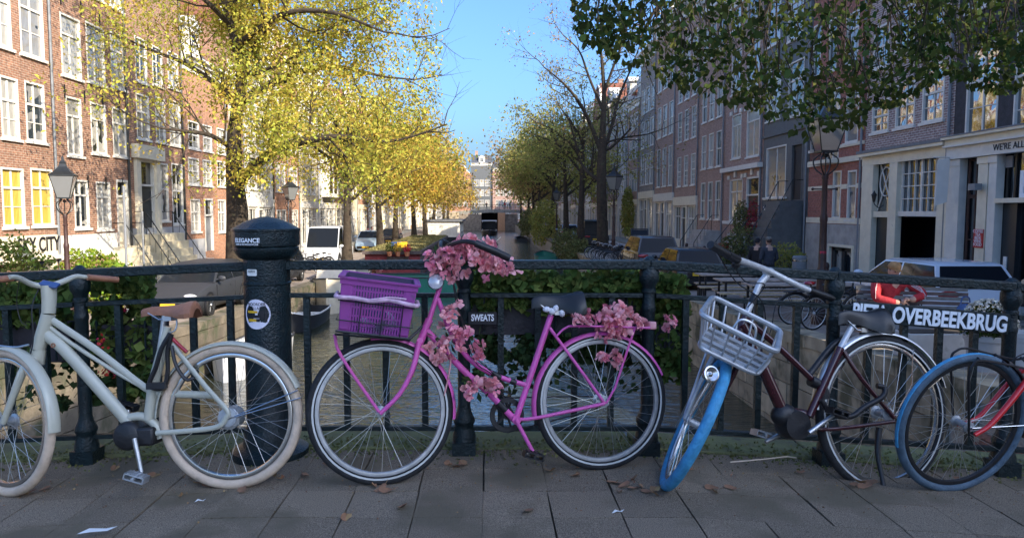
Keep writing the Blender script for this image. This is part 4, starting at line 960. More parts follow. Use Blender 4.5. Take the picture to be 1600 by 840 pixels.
# ------------------------------------------------------------------ bicycles
def wheel(par, c, R, tw, tyre_m, rot=None, n=36, rimw=.022, rim_m='steel', hub_r=.022, line=False, hub_w=.045, detail=1.0, tyre2=None):
    """wheel in its own XZ plane, axle along Y: rim with tyre, hub and crossed spokes as sub-parts"""
    k = int(56*detail); rr = R-tw*.5; c = V(c)
    if 0 < R-c.z < .03: c.z = R-.001
    b = MB(); ri = R-tw-.001
    pr = [(ri, -rimw*.45), (ri-.004, -rimw*.5), (ri-.018, -rimw*.42), (ri-.022, 0), (ri-.018, rimw*.42), (ri-.004, rimw*.5), (ri, rimw*.45)]
    Rx = Matrix.Rotation(pi/2, 3, 'X'); b.lathe(pr, k, R=Rx)
    w_ = b.build('wheel', rim_m, par, loc=c, rot=rot)
    b = MB(); pts = [V((rr*cos(2*pi*i/k), 0, rr*sin(2*pi*i/k))) for i in range(k)]; b.tube(pts, tw*.52, 10, closed=True, ref=(0, 1, 0))
    if tyre2: b.mi = 1; q = R-tw*.78; [b.lathe([(q-.0045, s*(tw*.495+.0006)), (q+.0045, s*(tw*.49+.0006))], k, R=Rx) for s in (-1, 1)]
    b.build('tyre', [tyre_m]+([tyre2] if tyre2 else []), w_)
    b = MB(); b.lathe([(.006, -hub_w-.012), (.010, -hub_w-.01), (.010, -hub_w), (hub_r, -hub_w+.002), (hub_r, -hub_w+.008), (hub_r*.6, -hub_w+.014), (hub_r*.6, hub_w-.014), (hub_r, hub_w-.008), (hub_r, hub_w-.002), (.010, hub_w), (.010, hub_w+.01), (.006, hub_w+.012)], 14, R=Rx)
    b.build('hub', 'dull_alu', w_)
    b = MB()
    for i in range(n):
        a = 2*pi*i/n; s = 1 if i % 2 else -1; off = (1 if (i//2) % 2 else -1)*1.25
        p0 = V((hub_r*.9*cos(a+off), s*(hub_w-.006), hub_r*.9*sin(a+off))); p1 = V(((ri-.02)*cos(a), 0, (ri-.02)*sin(a)))
        b.tube([p0, p1], .00125, 3, caps=False)
    b.build('spokes', 'spoke', w_, kind='stuff'); return w_
class Bike:
    """frame of a bicycle: local x from front to rear contact point on the ground, z up the leaning plane, y away from the viewer"""
    def __init__(s, A, B, lean, name, label, group=None, cat='bicycle'):
        X = V((B.x-A.x, B.y-A.y, B.z-A.z)).normalized(); N = V((-X.y, X.x, 0)).normalized(); Z = X.cross(N); Z.normalize()
        s.X = X; s.Z = (Z*cos(lean)+N*sin(lean)).normalized(); s.Y = s.Z.cross(X).normalized(); s.O = A.copy()
        M_ = Matrix((s.X, s.Y, s.Z)).transposed()
        s.M = M_; s.t = thing(name, label, cat, s.O, M_.to_euler(), group)
    def p(s, u, v, off=0):
        r = ray(u, v); o = s.O+s.Y*off; k = (o-CAM).dot(s.Y)/r.dot(s.Y); q = CAM+r*k-s.O
        return V((q.dot(s.X), off, q.dot(s.Z)))
    def pts(s, L, off=0): return [s.p(q[0], q[1], q[2] if len(q) > 2 else off) for q in L]
    def tube(s, name, L, r, m, n=10, smooth=0, off=0, par=None, flat=1.0, ref=None):
        b = MB(); P_ = s.pts(L, off)
        if smooth:
            k = len(P_); P_ = bez(P_, smooth)
            if isinstance(r, (list, tuple)): r = [r[min(k-1, i//smooth)]*(1-(i % smooth)/smooth)+r[min(k-1, i//smooth+1)]*((i % smooth)/smooth) for i in range(len(P_))]
        b.tube(P_, r, n, flat=flat, ref=ref); return b.build(name, m, par or s.t)
    def scale(s, u, v): a = s.p(u, v); b_ = s.p(u+10, v); return (b_-a).length/10
def fender(par, c, R, a0, a1, w, m, name='mudguard', stay=None, thick=.004, n=26, rot=None, depth=.012):
    b = MB(); prof = [(-w/2, -depth), (-w*.38, -.003), (-w*.2, 0), (0, .002), (w*.2, 0), (w*.38, -.003), (w/2, -depth)]
    vs = []; m_ = len(prof)
    for i in range(n+1):
        a = radians(a0+(a1-a0)*i/n)
        for y, dr in prof: vs.append(V(((R+dr)*cos(a), y, (R+dr)*sin(a))))
        for y, dr in prof[::-1]: vs.append(V(((R+dr-thick)*cos(a), y, (R+dr-thick)*sin(a))))
    q = 2*m_; fs = []
    for i in range(n):
        for j in range(q): fs.append((i*q+j, i*q+(j+1) % q, (i+1)*q+(j+1) % q, (i+1)*q+j))
    fs.append(tuple(range(q))); fs.append(tuple(n*q+j for j in range(q)))
    b.add(vs, fs); return b.build(name, m, par, loc=c, rot=rot)
def saddle(bk, u, v, L, Wd, m, rise=0, par=None, zs=1, tilt=0):
    """bicycle saddle: broad at the back, narrow nose towards the front (local -x)"""
    c = bk.p(u, v); b = MB(); st = [(-.5, .02, -.012), (-.46, .10, -.004), (-.3, .16, .004), (-.1, .24, .004), (.1, .46, .004), (.25, .8, .012), (.38, 1.0, .020), (.47, .92, .020), (.5, .7, .010)]
    vs = []; fs = []; k = 8
    for x, wd, z in st:
        for j in range(k+1):
            t_ = -1+2*j/k; vs.append(V((x*L, t_*wd*Wd/2, z+.004-(.012+.048*wd)*abs(t_)**2.2)))
        for j in range(k+1):
            t_ = 1-2*j/k; vs.append(V((x*L, t_*wd*Wd/2*.96, z-.016-.010*wd-(.012+.040*wd)*abs(t_)**2.2)))
    q = 2*(k+1)
    for i in range(len(st)-1):
        for j in range(q): fs.append((i*q+j, i*q+(j+1) % q, (i+1)*q+(j+1) % q, (i+1)*q+j))
    fs += [tuple(range(q)), tuple((len(st)-1)*q+j for j in range(q))]; b.add(vs, fs)
    b.v = [(q[0], q[1], q[2]*zs) for q in b.v]; sd_ = b.build('saddle', m, par or bk.t, loc=c, rot=(0, tilt, 0))
    b = MB()
    for y in (-.022, .022): b.tube([(-.36*L, y*.4, -.02*zs), (-.15*L, y, -.045*zs-.01), (.15*L, y, -.045*zs-.01), (.36*L, y*1.5, -.02*zs)], .0035, 6)
    b.box((0, 0, -.045*zs-.008), (.04, .055, .022)); b.build('saddle_rails', 'alu', sd_); return sd_
def pedal(bk, c, par=None, m='plastic_black'):
    b = MB(); b.box((0, 0, .012), (.095, .06, .006)); b.box((0, 0, -.012), (.095, .06, .006)); b.box((-.045, 0, 0), (.006, .06, .03)); b.box((.045, 0, 0), (.006, .06, .03)); b.tube([(0, -.04, 0), (0, .04, 0)], .008, 8)
    for x in (-.03, -.01, .01, .03): b.box((x, 0, .016), (.006, .058, .006))
    return b.build('pedal', m, par or bk.t, loc=c, rot=(0, .3, 0))

# --- pink bicycle
A = G(597, 757, .0); B = G(943, 733, .0)
bk = Bike(A, B, radians(6.5), 'pink_bicycle', 'pink and purple painted bicycle hung with silk flowers, leaning on the middle of the railing')
fc, rc = bk.p(595, 643), bk.p(939, 630); fR, rR = bk.scale(595, 643)*115, bk.scale(939, 630)*102
wheel(bk.t, fc, fR, .040, 'rubber', tyre2='reflex', rim_m='rim_dull'); wheel(bk.t, rc, rR, .040, 'rubber', rot=(0, .3, 0), tyre2='reflex', hub_r=.03, rim_m='rim_dull')
PK = 'bike_pink'
fender(bk.t, fc, fR+.012, -8, 97, .052, PK); fender(bk.t, rc, rR+.014, 22, 180+8, .052, PK)
bk.tube('head_tube', [(671, 498), (655, 538)], .019, PK)
bk.tube('steerer', [(689, 440), (686, 452), (671, 498)], .0125, PK)
fk = bk.tube('fork', [(655, 534, -.035), (645, 575, -.055), (625, 614, -.058), (594, 646, -.055)], [.015, .013, .011, .010], PK, smooth=5)
bk.tube('fork', [(656, 533, .035), (646, 575, .055), (625, 614, .058), (596, 645, .055)], [.015, .013, .011, .010], PK, smooth=5)
bk.tube('fork_crown', [(656, 532, -.045), (656, 532, .045)], .015, PK)
for o_ in (-.07, .07): bk.tube('rack_strut', [(523, 522, o_), (533, 556, o_), (592, 643, o_*.85)], .008, PK if o_ < 0 else 'plastic_black', smooth=4, n=7)
bk.tube('frame_tube', [(684, 466), (700, 508), (718, 542), (745, 570), (785, 590), (822, 601)], .0125, PK, smooth=5)
bk.tube('frame_tube', [(667, 516), (722, 576), (762, 612), (804, 655)], .0165, PK, smooth=4)
bk.tube('seat_tube', [(861, 492), (806, 655)], .0155, PK)
for o_ in (-.03, .03):
    bk.tube('chain_stay', [(806, 655, o_*.6), (840, 652, o_*1.3), (945, 630, o_*2)], .009, PK, smooth=3)
    bk.tube('seat_stay', [(859, 512, o_*.7), (900, 568, o_*1.6), (945, 630, o_*2)], .008, PK, smooth=3)
    bk.tube('rack_strut', [(992, 512, o_*2.2), (961, 605, o_*2), (947, 630, o_*2)], .006, PK, n=7)
b = MB(); RK = [(870, 524), (884, 512), (905, 509), (1016, 512)]
for o_ in (-.065, 0, .065): b.tube(bez(bk.pts(RK, o_), 4), .0055, 7)
for u in (905, 930, 955, 985, 1014): b.tube([bk.p(u, 510.5, -.065), bk.p(u, 510.5, .065)], .0045, 6)
b.build('rear_rack', PK, bk.t)
b = MB(); b.bx(-.02, .02, -.04, .04, -.02, .02); b.build('rear_reflector', 'silk_pink', bk.t, loc=bk.p(1016, 508), bevel=.008)
bb = bk.p(805, 654)
b = MB(); b.lathe([(0, -.035), (.022, -.035), (.022, .035), (0, .035)], 16, c=bb, R=Matrix.Rotation(pi/2, 3, 'X')); b.build('bottom_bracket', PK, bk.t)
b = MB(); cw = bk.p(792, 648, .05); Rx = Matrix.Rotation(pi/2, 3, 'X')
b.lathe([(.062, -.003), (.085, -.003), (.088, 0), (.085, .003), (.062, .003), (.062, -.003)], 36, c=cw, R=Rx); b.lathe([(.0, -.003), (.022, -.003), (.022, .003), (0, .003)], 16, c=cw, R=Rx)
for i in range(5): a = 2*pi*i/5; b.tube([cw, cw+V((.065*cos(a), 0, .065*sin(a)))], .006, 5)
b.build('chainwheel', 'plastic_black', bk.t)
b = MB(); b.tube(bez([cw+V((.0, 0, .086)), rc+V((0, .05, .03)), rc+V((.035, .05, 0)), rc+V((0, .05, -.03)), cw+V((0, 0, -.086))], 6), .004, 5); b.build('chain', 'plastic_black', bk.t)
bk.tube('crank', [(806, 655, -.055), (832, 704, -.065)], .010, PK); pedal(bk, bk.p(833, 711, -.105)); bk.tube('crank', [(806, 655, .06), (785, 618, .07)], .009, 'plastic_black'); pedal(bk, bk.p(783, 614, .12))
bk.tube('seat_post', [(861, 492), (870, 470)], .0125, 'steel'); saddle(bk, 871, 465, .27, .19, 'saddle_black', tilt=.04, zs=1.5)
for k, (u, v) in enumerate(((854, 483), (862, 486), (878, 489), (868, 482))):
    b = MB(); b.ball((0, 0, 0), .020, 8, 6, (1, .8, .75)); b.build('foam_wad', 'cloth_white', bk.t, loc=bk.p(u, v, -.03), rot=(k, k*.7, 0))
# handlebar: runs across the bike, grip towards us on the right
hb = MB(); H0 = bk.p(700, 404)
bar = bez([bk.p(795, 403, -.20), bk.p(762, 388, -.22), bk.p(730, 377, -.19), bk.p(700, 384, -.06), bk.p(692, 396, 0), bk.p(688, 384, .08), bk.p(690, 378, .2), bk.p(700, 382, .28)], 5)
hb.tube(bar, .011, 8); hbo = hb.build('handlebar', 'plastic_black', bk.t)
b = MB(); b.tube(bar[:9], .018, 10); b.build('grip', 'plastic_black', hbo); b = MB(); b.tube(bar[-6:], .017, 10); b.build('grip', 'plastic_black', hbo)
bk.tube('stem', [(689, 440), (692, 398)], .0125, 'plastic_black')
b = MB(); b.lathe([(0, -.05), (.02, -.048), (.034, -.02), (.040, 0), (.040, .008)], 20); lm = b.build('headlamp', 'dull_alu', bk.t, loc=bk.p(681, 440, -.03), rot=(radians(82), 0, radians(-12)))
b = MB(); b.lathe([(.036, .004), (.02, .012), (0, .014)], 20); b.build('lens', 'lens', lm)
b = MB(); b.tube(bk.pts([(700, 390, -.05), (712, 470, -.04), (745, 560, -.03), (790, 600, -.03)]), .003, 5)
b.tube(bez(bk.pts([(700, 400, -.1), (735, 550, -.03), (770, 585, -.03)]), 6), .003, 5); b.build('brake_cable', 'plastic_black', bk.t)
for uv in (((768, 582), (782, 590)), ((797, 594), (806, 598)), ((778, 628), (790, 641))): bk.tube('tape', uv, .0185 if uv[0][1] > 600 else .0155, 'plastic_black')
# front carrier under the crate
fw = bk.p(595, 530)
b = MB()
for o_ in (-.13, .13): b.tube(bk.pts([(524, 522, o_), (640, 531, o_)]), .006, 6)
for u in (524, 560, 600, 640): b.tube([bk.p(u, 522+(u-524)*.08, -.13), bk.p(u, 522+(u-524)*.08, .13)], .005, 6)
b.tube(bk.pts([(640, 529, -.05), (660, 510, 0)]), .007, 6); b.build('front_carrier', 'plastic_black', bk.t)
# silk flowers: each a star of petals
def flower_mesh(nm, mt, k=6, s=.036):
    b = MB(); rr = random.Random(k*3+1)
    for lay in range(3):
        for i in range(k):
            a = 2*pi*i/k+lay*.6+rr.uniform(-.2, .2); e = (1.05-.45*lay)+rr.uniform(-.25, .25); L_ = s*(.62+.19*lay)*rr.uniform(.8, 1.15); d = V((cos(a)*cos(e), sin(a)*cos(e), sin(e))); t_ = V((-sin(a), cos(a), 0)); n_ = d.cross(t_); c_ = rr.uniform(.1, .3)*L_
            b.add([d*.003, d*L_*.4+t_*L_*.34+n_*c_*.3, d*L_*.78+t_*L_*.36+n_*c_, d*L_*.98+t_*L_*.10-n_*c_*.4, d*L_*.96-t_*L_*.14-n_*c_*.2, d*L_*.75-t_*L_*.38+n_*c_*.8, d*L_*.4-t_*L_*.32+n_*c_*.2, d*L_*.55-n_*c_*.5], [(0, 1, 7), (1, 2, 7), (2, 3, 7), (3, 4, 7), (4, 5, 7), (5, 6, 7), (6, 0, 7)])
    return b.mesh(nm, mt)
fms = [flower_mesh('silk_flower', 'silk_pink', 3, .034), flower_mesh('silk_flower', 'silk_magenta', 4, .036), flower_mesh('silk_flower', 'silk_pink', 4, .030), flower_mesh('silk_flower', 'silk_pink', 3, .040), flower_mesh('silk_flower', 'silk_magenta', 3, .028)]
fr = random.Random(3)
def flowers(par_bk, u, v, du, dv, n, off=(-.10, .02)):
    for k in range(n):
        uu, vv = u+fr.gauss(0, .5)*du, v+fr.gauss(0, .5)*dv
        link('silk_flower', fr.choice(fms), par_bk.t, None, 0, par_bk.p(uu, vv, fr.uniform(*off)), (fr.uniform(.5, 2.6), fr.uniform(-.8, .8), fr.uniform(0, 6)))
for q in ((722, 386, 18, 10, 16), (758, 394, 22, 9, 10), (692, 408, 24, 16, 26), (705, 425, 16, 12, 12), (745, 397, 36, 18, 24), (738, 378, 18, 14, 16), (765, 412, 26, 14, 18), (782, 422, 16, 10, 8), (757, 432, 6, 12, 3),
          (700, 490, 14, 22, 12), (722, 518, 14, 24, 10), (688, 552, 18, 24, 14), (742, 548, 20, 12, 11), (735, 605, 18, 10, 10), (760, 600, 26, 9, 12), (775, 606, 14, 14, 6),
          (913, 495, 18, 9, 12), (962, 500, 26, 26, 40), (968, 482, 14, 14, 12), (955, 520, 22, 10, 12), (998, 506, 14, 9, 8), (942, 555, 9, 8, 4), (966, 562, 9, 8, 4)): flowers(bk, *q)
b = MB(); b.tube(bez(bk.pts([(695, 530, -.05), (704, 560, -.06), (700, 590, -.07), (694, 618, -.07)]), 4), [.014]*12+[.005], 6, flat=.3); b.build('ribbon', 'silk_pink', bk.t)
pinkbk = bk
b = leaf_mesh('silk_leaves', [tuple(bk.p(u+fr.gauss(0, 14), v+fr.gauss(0, 9), fr.uniform(-.04, .05))) for (u, v) in ((692, 410), (745, 400), (765, 410), (725, 520), (690, 545), (740, 600), (765, 605), (960, 500)) for _ in range(16)], .05, 'ivy'); link('silk_leaves', b, bk.t, 'stuff')
# the crate strapped on the carrier
cL, cR_ = P(528.6, 517, 3.36), P(637, 529, 3.40)
ex = (cR_-cL); cw_ = ex.length; ex.normalize(); eyy = V((-ex.y, ex.x, 0)).normalized(); eyy = (eyy*cos(radians(4))+V((0, 0, 1))*sin(radians(0))).normalized(); ez = ex.cross(eyy).normalized()
Mc = Matrix((ex, eyy, ez)).transposed()
cr = thing('plastic_crate', 'worn purple plastic crate with slatted sides strapped on the front of the pink bicycle', 'crate', cL, Mc.to_euler())
CW, CD, CH = cw_, .27, .255
def cbx(b, x0, x1, y0, y1, z0, z1):
    f = lambda z: 1+.10*(z/CH)
    vs = []
    for z in (z0, z1):
        for x, y in ((x0, y0), (x1, y0), (x1, y1), (x0, y1)): vs.append(((x-CW/2)*f(z)+CW/2, (y-CD/2)*f(z)+CD/2, z))
    b.add(vs, [(3, 2, 1, 0), (4, 5, 6, 7), (0, 1, 5, 4), (1, 2, 6, 5), (2, 3, 7, 6), (3, 0, 4, 7)])
b = MB(); cbx(b, 0, CW, 0, CD, 0, .008); b.build('base', 'crate_pink', cr)
for x0 in (0, CW-.048):
    for y0 in (0, CD-.03): b = MB(); cbx(b, x0, x0+.048, y0, y0+.03, .009, CH-.034); b.build('corner_post', 'crate_pink', cr, bevel=.005)
b = MB(); t_ = .012
for q in ((-.004, CW+.004, -.004, t_), (-.004, CW+.004, CD-t_, CD+.004), (-.004, t_, t_+.001, CD-t_-.001), (CW-t_, CW+.004, t_+.001, CD-t_-.001)): cbx(b, *q, CH-.034, CH)
cbx(b, -.012, CW+.012, -.012, -.004, CH-.008, CH+.002); cbx(b, -.012, CW+.012, CD+.004, CD+.012, CH-.008, CH+.002); cbx(b, -.012, -.004, -.004, CD+.004, CH-.008, CH+.002); cbx(b, CW+.004, CW+.012, -.004, CD+.004, CH-.008, CH+.002)
b.build('rim', 'crate_pink', cr)
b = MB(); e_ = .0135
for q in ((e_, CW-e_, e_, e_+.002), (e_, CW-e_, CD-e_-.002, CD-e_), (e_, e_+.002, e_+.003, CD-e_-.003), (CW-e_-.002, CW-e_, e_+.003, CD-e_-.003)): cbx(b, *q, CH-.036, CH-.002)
cbx(b, .05, CW-.05, CD-.016, CD-.014, .01, CH-.038); cbx(b, .012, .014, .03, CD-.03, .01, CH-.038); cbx(b, CW-.014, CW-.012, .03, CD-.03, .01, CH-.038); b.build('dark_backing', 'crate_dark', cr)  # dark unpainted inside; sheets added so the slat gaps look dark
b = MB(); fx = lambda i, n: .05+(CW-.1)*i/n
for y0, y1 in ((.002, .010), (CD-.010, CD-.002)):
    for i in range(19): x = fx(i, 18); cbx(b, x-.0035, x+.0035, y0, y1, .009, CH-.035)
    for z in (.035, .075, .115, .155, .195): cbx(b, .049, CW-.049, y0+.001, y1-.001, z, z+.008)
for x0, x1 in ((.002, .010), (CW-.010, CW-.002)):
    for i in range(12): y = .035+(CD-.07)*i/11; cbx(b, x0, x1, y-.0035, y+.0035, .009, CH-.035)
    for z in (.035, .075, .115, .155, .195): cbx(b, x0+.001, x1-.001, .031, CD-.031, z, z+.008)
b.build('slats', 'crate_pink', cr, kind='stuff')
b = MB()
for z in (.055, .145): b.tube([(-.016, -.016, z), (CW+.016, -.016, z), (CW+.016, CD+.016, z), (-.016, CD+.016, z)], .003, 5, closed=True)
for x in (.09, .19, .28): b.tube([(x, -.018, .0), (x, -.018, .16)], .0028, 5)
b.tube([(-.012, -.014, .002), (CW+.012, -.014, .002)], .006, 6); b.build('wire_holder', 'plastic_black', cr)
b = MB(); b.tube(bez([(-.03, .1, .165), (-.022, -.022, .16), (.06, -.024, .163), (.13, -.027, .158), (.18, -.03, .168), (CW*.7, -.026, .172), (CW+.018, -.024, .160), (CW+.026, .1, .165)], 5), [.009, .010, .010, .010, .012]+[.010]*31, 7)
b.tube(bez([(.10, -.03, .157), (.17, -.035, .175), (.22, -.03, .185), (CW-.03, -.024, .185)], 5), .005, 6); b.build('cord', 'cord', cr)
bg_ = thing('bag', 'crumpled white and blue plastic bags lying inside the purple crate', 'bags', cr.location, cr.rotation_euler)
b = MB()
for k in range(9): b.ball((fr.uniform(.08, CW-.08), fr.uniform(.08, CD-.07), fr.uniform(.03, .07)), fr.uniform(.03, .05), 8, 6, (1.2, .9, .8), Euler((fr.random()*3, fr.random()*3, 0)).to_matrix())
b.build('plastic_bag', 'cloth_white', bg_); b = MB(); b.ball((CW*.5, .06, .085), .045, 8, 6, (1.3, .7, .7)); b.build('blue_wrap', 'display', bg_)

# --- sage e-bike on the left
A = G(22, 774, dz(-2.3)); B = G(361, 763, dz(-1.3))
bk = Bike(A, B, radians(6), 'electric_bicycle', 'sage grey electric bicycle with brown saddle and cream tyres, leaning left of the pillar')
SG = 'bike_sage'
rc = bk.p(361, 652); rR = bk.scale(361, 652)*112; wheel(bk.t, rc, rR, .046, 'rubber_cream', rimw=.026, hub_r=.045, hub_w=.05, rot=(0, .1, 0))
fc = bk.p(10, 661); fR = bk.scale(20, 661)*113; st_ = radians(-24)
wheel(bk.t, fc, fR, .046, 'rubber_cream', rimw=.026, hub_r=.035, rot=(0, 0, st_))
fender(bk.t, rc, rR+.018, 22, 178, .060, SG, n=34); fender(bk.t, fc, fR+.016, -4, 100, .060, SG, rot=(0, 0, st_))
bk.tube('head_tube', [(76, 490), (60, 545)], [.036, .036], SG, n=16, flat=.85)
stm = bk.tube('stem', [(76, 446), (77, 466), (76, 489)], [.040, .037, .035], SG, n=14, flat=.85)
bk.tube('fork', [(60, 546), (57, 568)], .035, SG, n=14)
for o_ in (-.055, .06): bk.tube('fork', [(57, 560, o_*.4), (38, 576, o_), (20, 620, o_*1.1), (5, 661, o_)], [.028, .021, .017, .014], SG, smooth=4)
dtb = bk.tube('down_tube', [(72, 522), (100, 545), (160, 612), (204, 662)], .030, SG, smooth=3, n=14, flat=.8)
bk.tube('top_tube', [(80, 499), (150, 546), (225, 604), (246, 613), (262, 615), (300, 616), (332, 617)], .0175, SG, smooth=4, n=12, flat=.7)
bk.tube('frame_tube', [(72, 506), (110, 535), (180, 580), (222, 604)], .010, 'bike_sage', smooth=3)
bk.tube('seat_tube', [(262, 510), (250, 560), (240, 600), (233, 655)], [.018, .024, .026, .026], SG, smooth=3, n=14)
bk.tube('seat_post', [(257, 492), (248, 560)], .0135, 'alu'); saddle(bk, 264, 480, .275, .16, 'leather', tilt=-.02)
for o_ in (-.035, .045):
    bk.tube('seat_stay', [(262, 526, o_*.8), (275, 545, o_), (320, 602, o_*1.4), (354, 640, o_*1.6), (353, 652, o_*1.6), (340, 666, o_*1.6), (300, 672, o_*1.3), (244, 676, o_)], .0125, SG, smooth=4, flat=.7, ref=(0, 0, 1))
bk.tube('rear_light', [(266, 525, -.038), (278, 537, -.04), (292, 550, -.045)], .009, 'taillight')
b = MB(); mc = bk.p(212, 678)
b.lathe([(0, -.075), (.055, -.072), (.068, -.055), (.07, 0), (.068, .05), (.05, .06), (0, .062)], 24, c=mc+V((-.02, 0, 0)), R=Matrix.Rotation(pi/2, 3, 'X'))
b.box(mc+V((.05, 0, -.005)), (.12, .11, .085)); mo = b.build('motor', 'plastic_black', bk.t, bevel=.012)
bk.tube('motor_cover', [(190, 655), (222, 650), (244, 664), (252, 684)], .021, SG, smooth=4, n=12)
bk.tube('crank', [(210, 684, -.085), (221, 737, -.095)], [.013, .010], 'alu'); pedal(bk, bk.p(213, 745, -.14), m='dull_alu'); bk.tube('crank', [(210, 684, .075), (200, 640, .09)], .010, 'alu'); pedal(bk, bk.p(199, 634, .13))
b = MB(); hbp = bez([bk.p(-40, 441, -.30), bk.p(0, 435, -.22), bk.p(26, 433, -.14), bk.p(50, 444, -.05), bk.p(76, 447, 0), bk.p(98, 440, .05), bk.p(118, 432, .12), bk.p(136, 433, .17), bk.p(184, 437, .30)], 4)
hb = MB(); hb.tube(hbp[6:29], [.011+.005*(1-abs(i-11)/11) for i in range(23)], 10); hbo = hb.build('handlebar', SG, bk.t)
b = MB(); b.tube([bk.p(137, 433, .16), bk.p(184, 437, .29)], .016, 10); b.build('grip', 'leather', hbo)
b = MB(); b.tube([bk.p(20, 434, -.15), bk.p(-42, 441, -.3)], .016, 10); b.build('grip', 'leather', hbo)
b = MB(); b.box((0, 0, 0), (.085, .045, .012)); b.build('display', 'display', bk.t, loc=bk.p(77, 446, -.012)+V((0, 0, .006)), rot=(radians(28), .25, .1), bevel=.004)
b = MB(); b.lathe([(.006, -.002), (.011, -.002), (.011, .003), (.006, .003)], 14, R=Matrix.Rotation(pi/2, 3, 'X')); b.build('frame_badge', 'leather', bk.t, loc=bk.p(83, 539, -.027))
b = MB(); b.tube(bez(bk.pts([(62, 448, -.03), (50, 480, -.05), (52, 530, -.05), (44, 565, -.04)]), 5), .003, 5); b.tube(bez(bk.pts([(30, 440, -.05), (26, 470, 0), (32, 500, 0), (42, 508, -.03)]), 5), .002, 5); b.build('brake_cable', 'plastic_black', bk.t)
b = MB(); b.tube(bez(bk.pts([(0, 540, -.02), (25, 542, -.04), (45, 538, -.04)]), 4), .005, 6); b.tube(bez(bk.pts([(5, 655, -.05), (-20, 600, -.05), (-30, 560, -.02), (0, 545, -.02)]), 4), .005, 6); b.build('front_carrier', 'alu', bk.t)
b = MB(); b.tube(bez(bk.pts([(266, 520, -.05), (252, 545, -.06), (243, 575, -.055), (234, 596, -.05), (240, 606, -.045), (256, 604, -.04), (262, 580, -.04), (262, 548, -.045), (268, 522, -.05)]), 5), .011, 8)
b.tube(bez(bk.pts([(268, 540, -.06), (275, 570, -.07), (290, 592, -.07), (303, 590, -.06)]), 4), .009, 8); b.box(bk.p(245, 602, -.05), (.09, .03, .03)); b.build('chain_lock', 'plastic_black', bk.t)
b = MB(); b.tube(bez(bk.pts([(268, 490, 0), (276, 500, -.01), (274, 515, -.02), (264, 520, -.02)]), 4), .004, 6); b.build('seat_clip', 'dull_alu', bk.t)
b = MB(); b.lathe([(.0, -.062), (.03, -.062), (.052, -.05), (.052, .03), (.03, .05), (0, .05)], 20, c=rc, R=Matrix.Rotation(pi/2, 3, 'X')); b.build('hub_gear', 'dull_alu', bk.t)
b = MB()
for a_ in (14, 20): b.tube([rc+V((0, -.05, 0)), rc+V((cos(radians(a_))*(rR+.01), -.028, sin(radians(a_))*(rR+.01)))], .003, 5)
b.build('mudguard_stay', 'steel', bk.t)

# --- maroon e-bike with front basket, wheel turned
A = G(1040, 764, dz(.95)); B = G(1380, 746, dz(2.0))
bk = Bike(A, B, radians(8), 'maroon_bicycle', 'dark maroon electric bicycle with silver basket and blue front tyre, front wheel turned')
MR = 'bike_maroon'
rc = bk.p(1378, 645); rR = bk.scale(1378, 645)*100; wheel(bk.t, rc, rR, .044, 'rubber', tyre2='reflex', rim_m='steel', hub_r=.035, rot=(0, .25, 0))
fender(bk.t, rc, rR+.02, 18, 176, .056, 'chrome_guard', n=34)
b = MB(); b.tube(bk.pts([(1427, 546, -.045), (1425, 600, -.05), (1397, 652, -.05)]), .003, 5); b.tube(bk.pts([(1470, 590, -.04), (1397, 652, -.05)]), .003, 5); b.build('mudguard_stay', 'steel', bk.t)
bk.tube('seat_tube', [(1313, 543, -.022), (1264, 650, -.022)], .021, MR, n=12); bk.tube('seat_post', [(1335, 502), (1312, 545)], .0155, 'satin'); saddle(bk, 1346, 490, .285, .19, 'saddle_black', tilt=.06, zs=1.7)
bk.tube('top_tube', [(1168, 500), (1220, 545), (1277, 600)], .0165, MR, n=12, smooth=3); bk.tube('down_tube', [(1158, 506), (1185, 560), (1226, 650)], .029, MR, n=12, smooth=3)
bk.tube('head_tube', [(1166, 492), (1134, 570)], .0225, MR, n=12); bk.tube('steerer', [(1188, 440), (1166, 492)], .0155, 'satin'); bk.tube('steerer_ring', [(1180, 461), (1174, 474)], .020, 'plastic_black')
for o_ in (-.035, .035):
    bk.tube('seat_stay', [(1318, 548, o_*.6), (1345, 590, o_*1.5), (1397, 652, o_*1.7)], .012, MR, smooth=3); bk.tube('chain_stay', [(1264, 668, o_*.7), (1300, 670, o_*1.5), (1397, 658, o_*1.7)], .010, MR, smooth=3)
b = MB(); mc = bk.p(1238, 662); b.lathe([(0, -.07), (.06, -.066), (.075, -.045), (.078, 0), (.07, .05), (0, .055)], 24, c=mc, R=Matrix.Rotation(pi/2, 3, 'X')); b.ball(bk.p(1225, 648), .065, 12, 9, (1.1, .8, .9)); b.build('motor', 'plastic_black', bk.t)
bk.tube('motor_mount', [(1222, 640), (1262, 648)], .026, MR)
bk.tube('crank', [(1264, 676, -.08), (1302, 648, -.09)], [.014, .010], 'alu'); pedal(bk, bk.p(1308, 644, -.13)); bk.tube('crank', [(1240, 668, .07), (1212, 682, .08), (1196, 690, .08)], .011, 'alu'); pedal(bk, bk.p(1190, 678, .12), m='dull_alu')
bk.tube('kickstand', [(1374, 668, -.03), (1371, 705, -.05), (1378, 745, -.08), (1383, 776, -.11)], [.016, .013, .011, .014], 'plastic_black', smooth=3)
b = MB(); b.box((0, 0, 0), (.05, .02, .012)); b.build('kickstand_foot', 'plastic_black', bk.t, loc=bk.p(1381, 779, -.11))
bk.tube('frame_lock', [(1266, 594), (1284, 604), (1288, 622)], .028, 'plastic_black', smooth=3, n=12)
bk.tube('frame_lock', [(1283, 624, -.05), (1300, 646, -.055), (1330, 650, -.06), (1350, 636, -.065), (1378, 620, -.07), (1382, 606, -.06), (1370, 602, -.05)], .014, 'plastic_black', smooth=5)
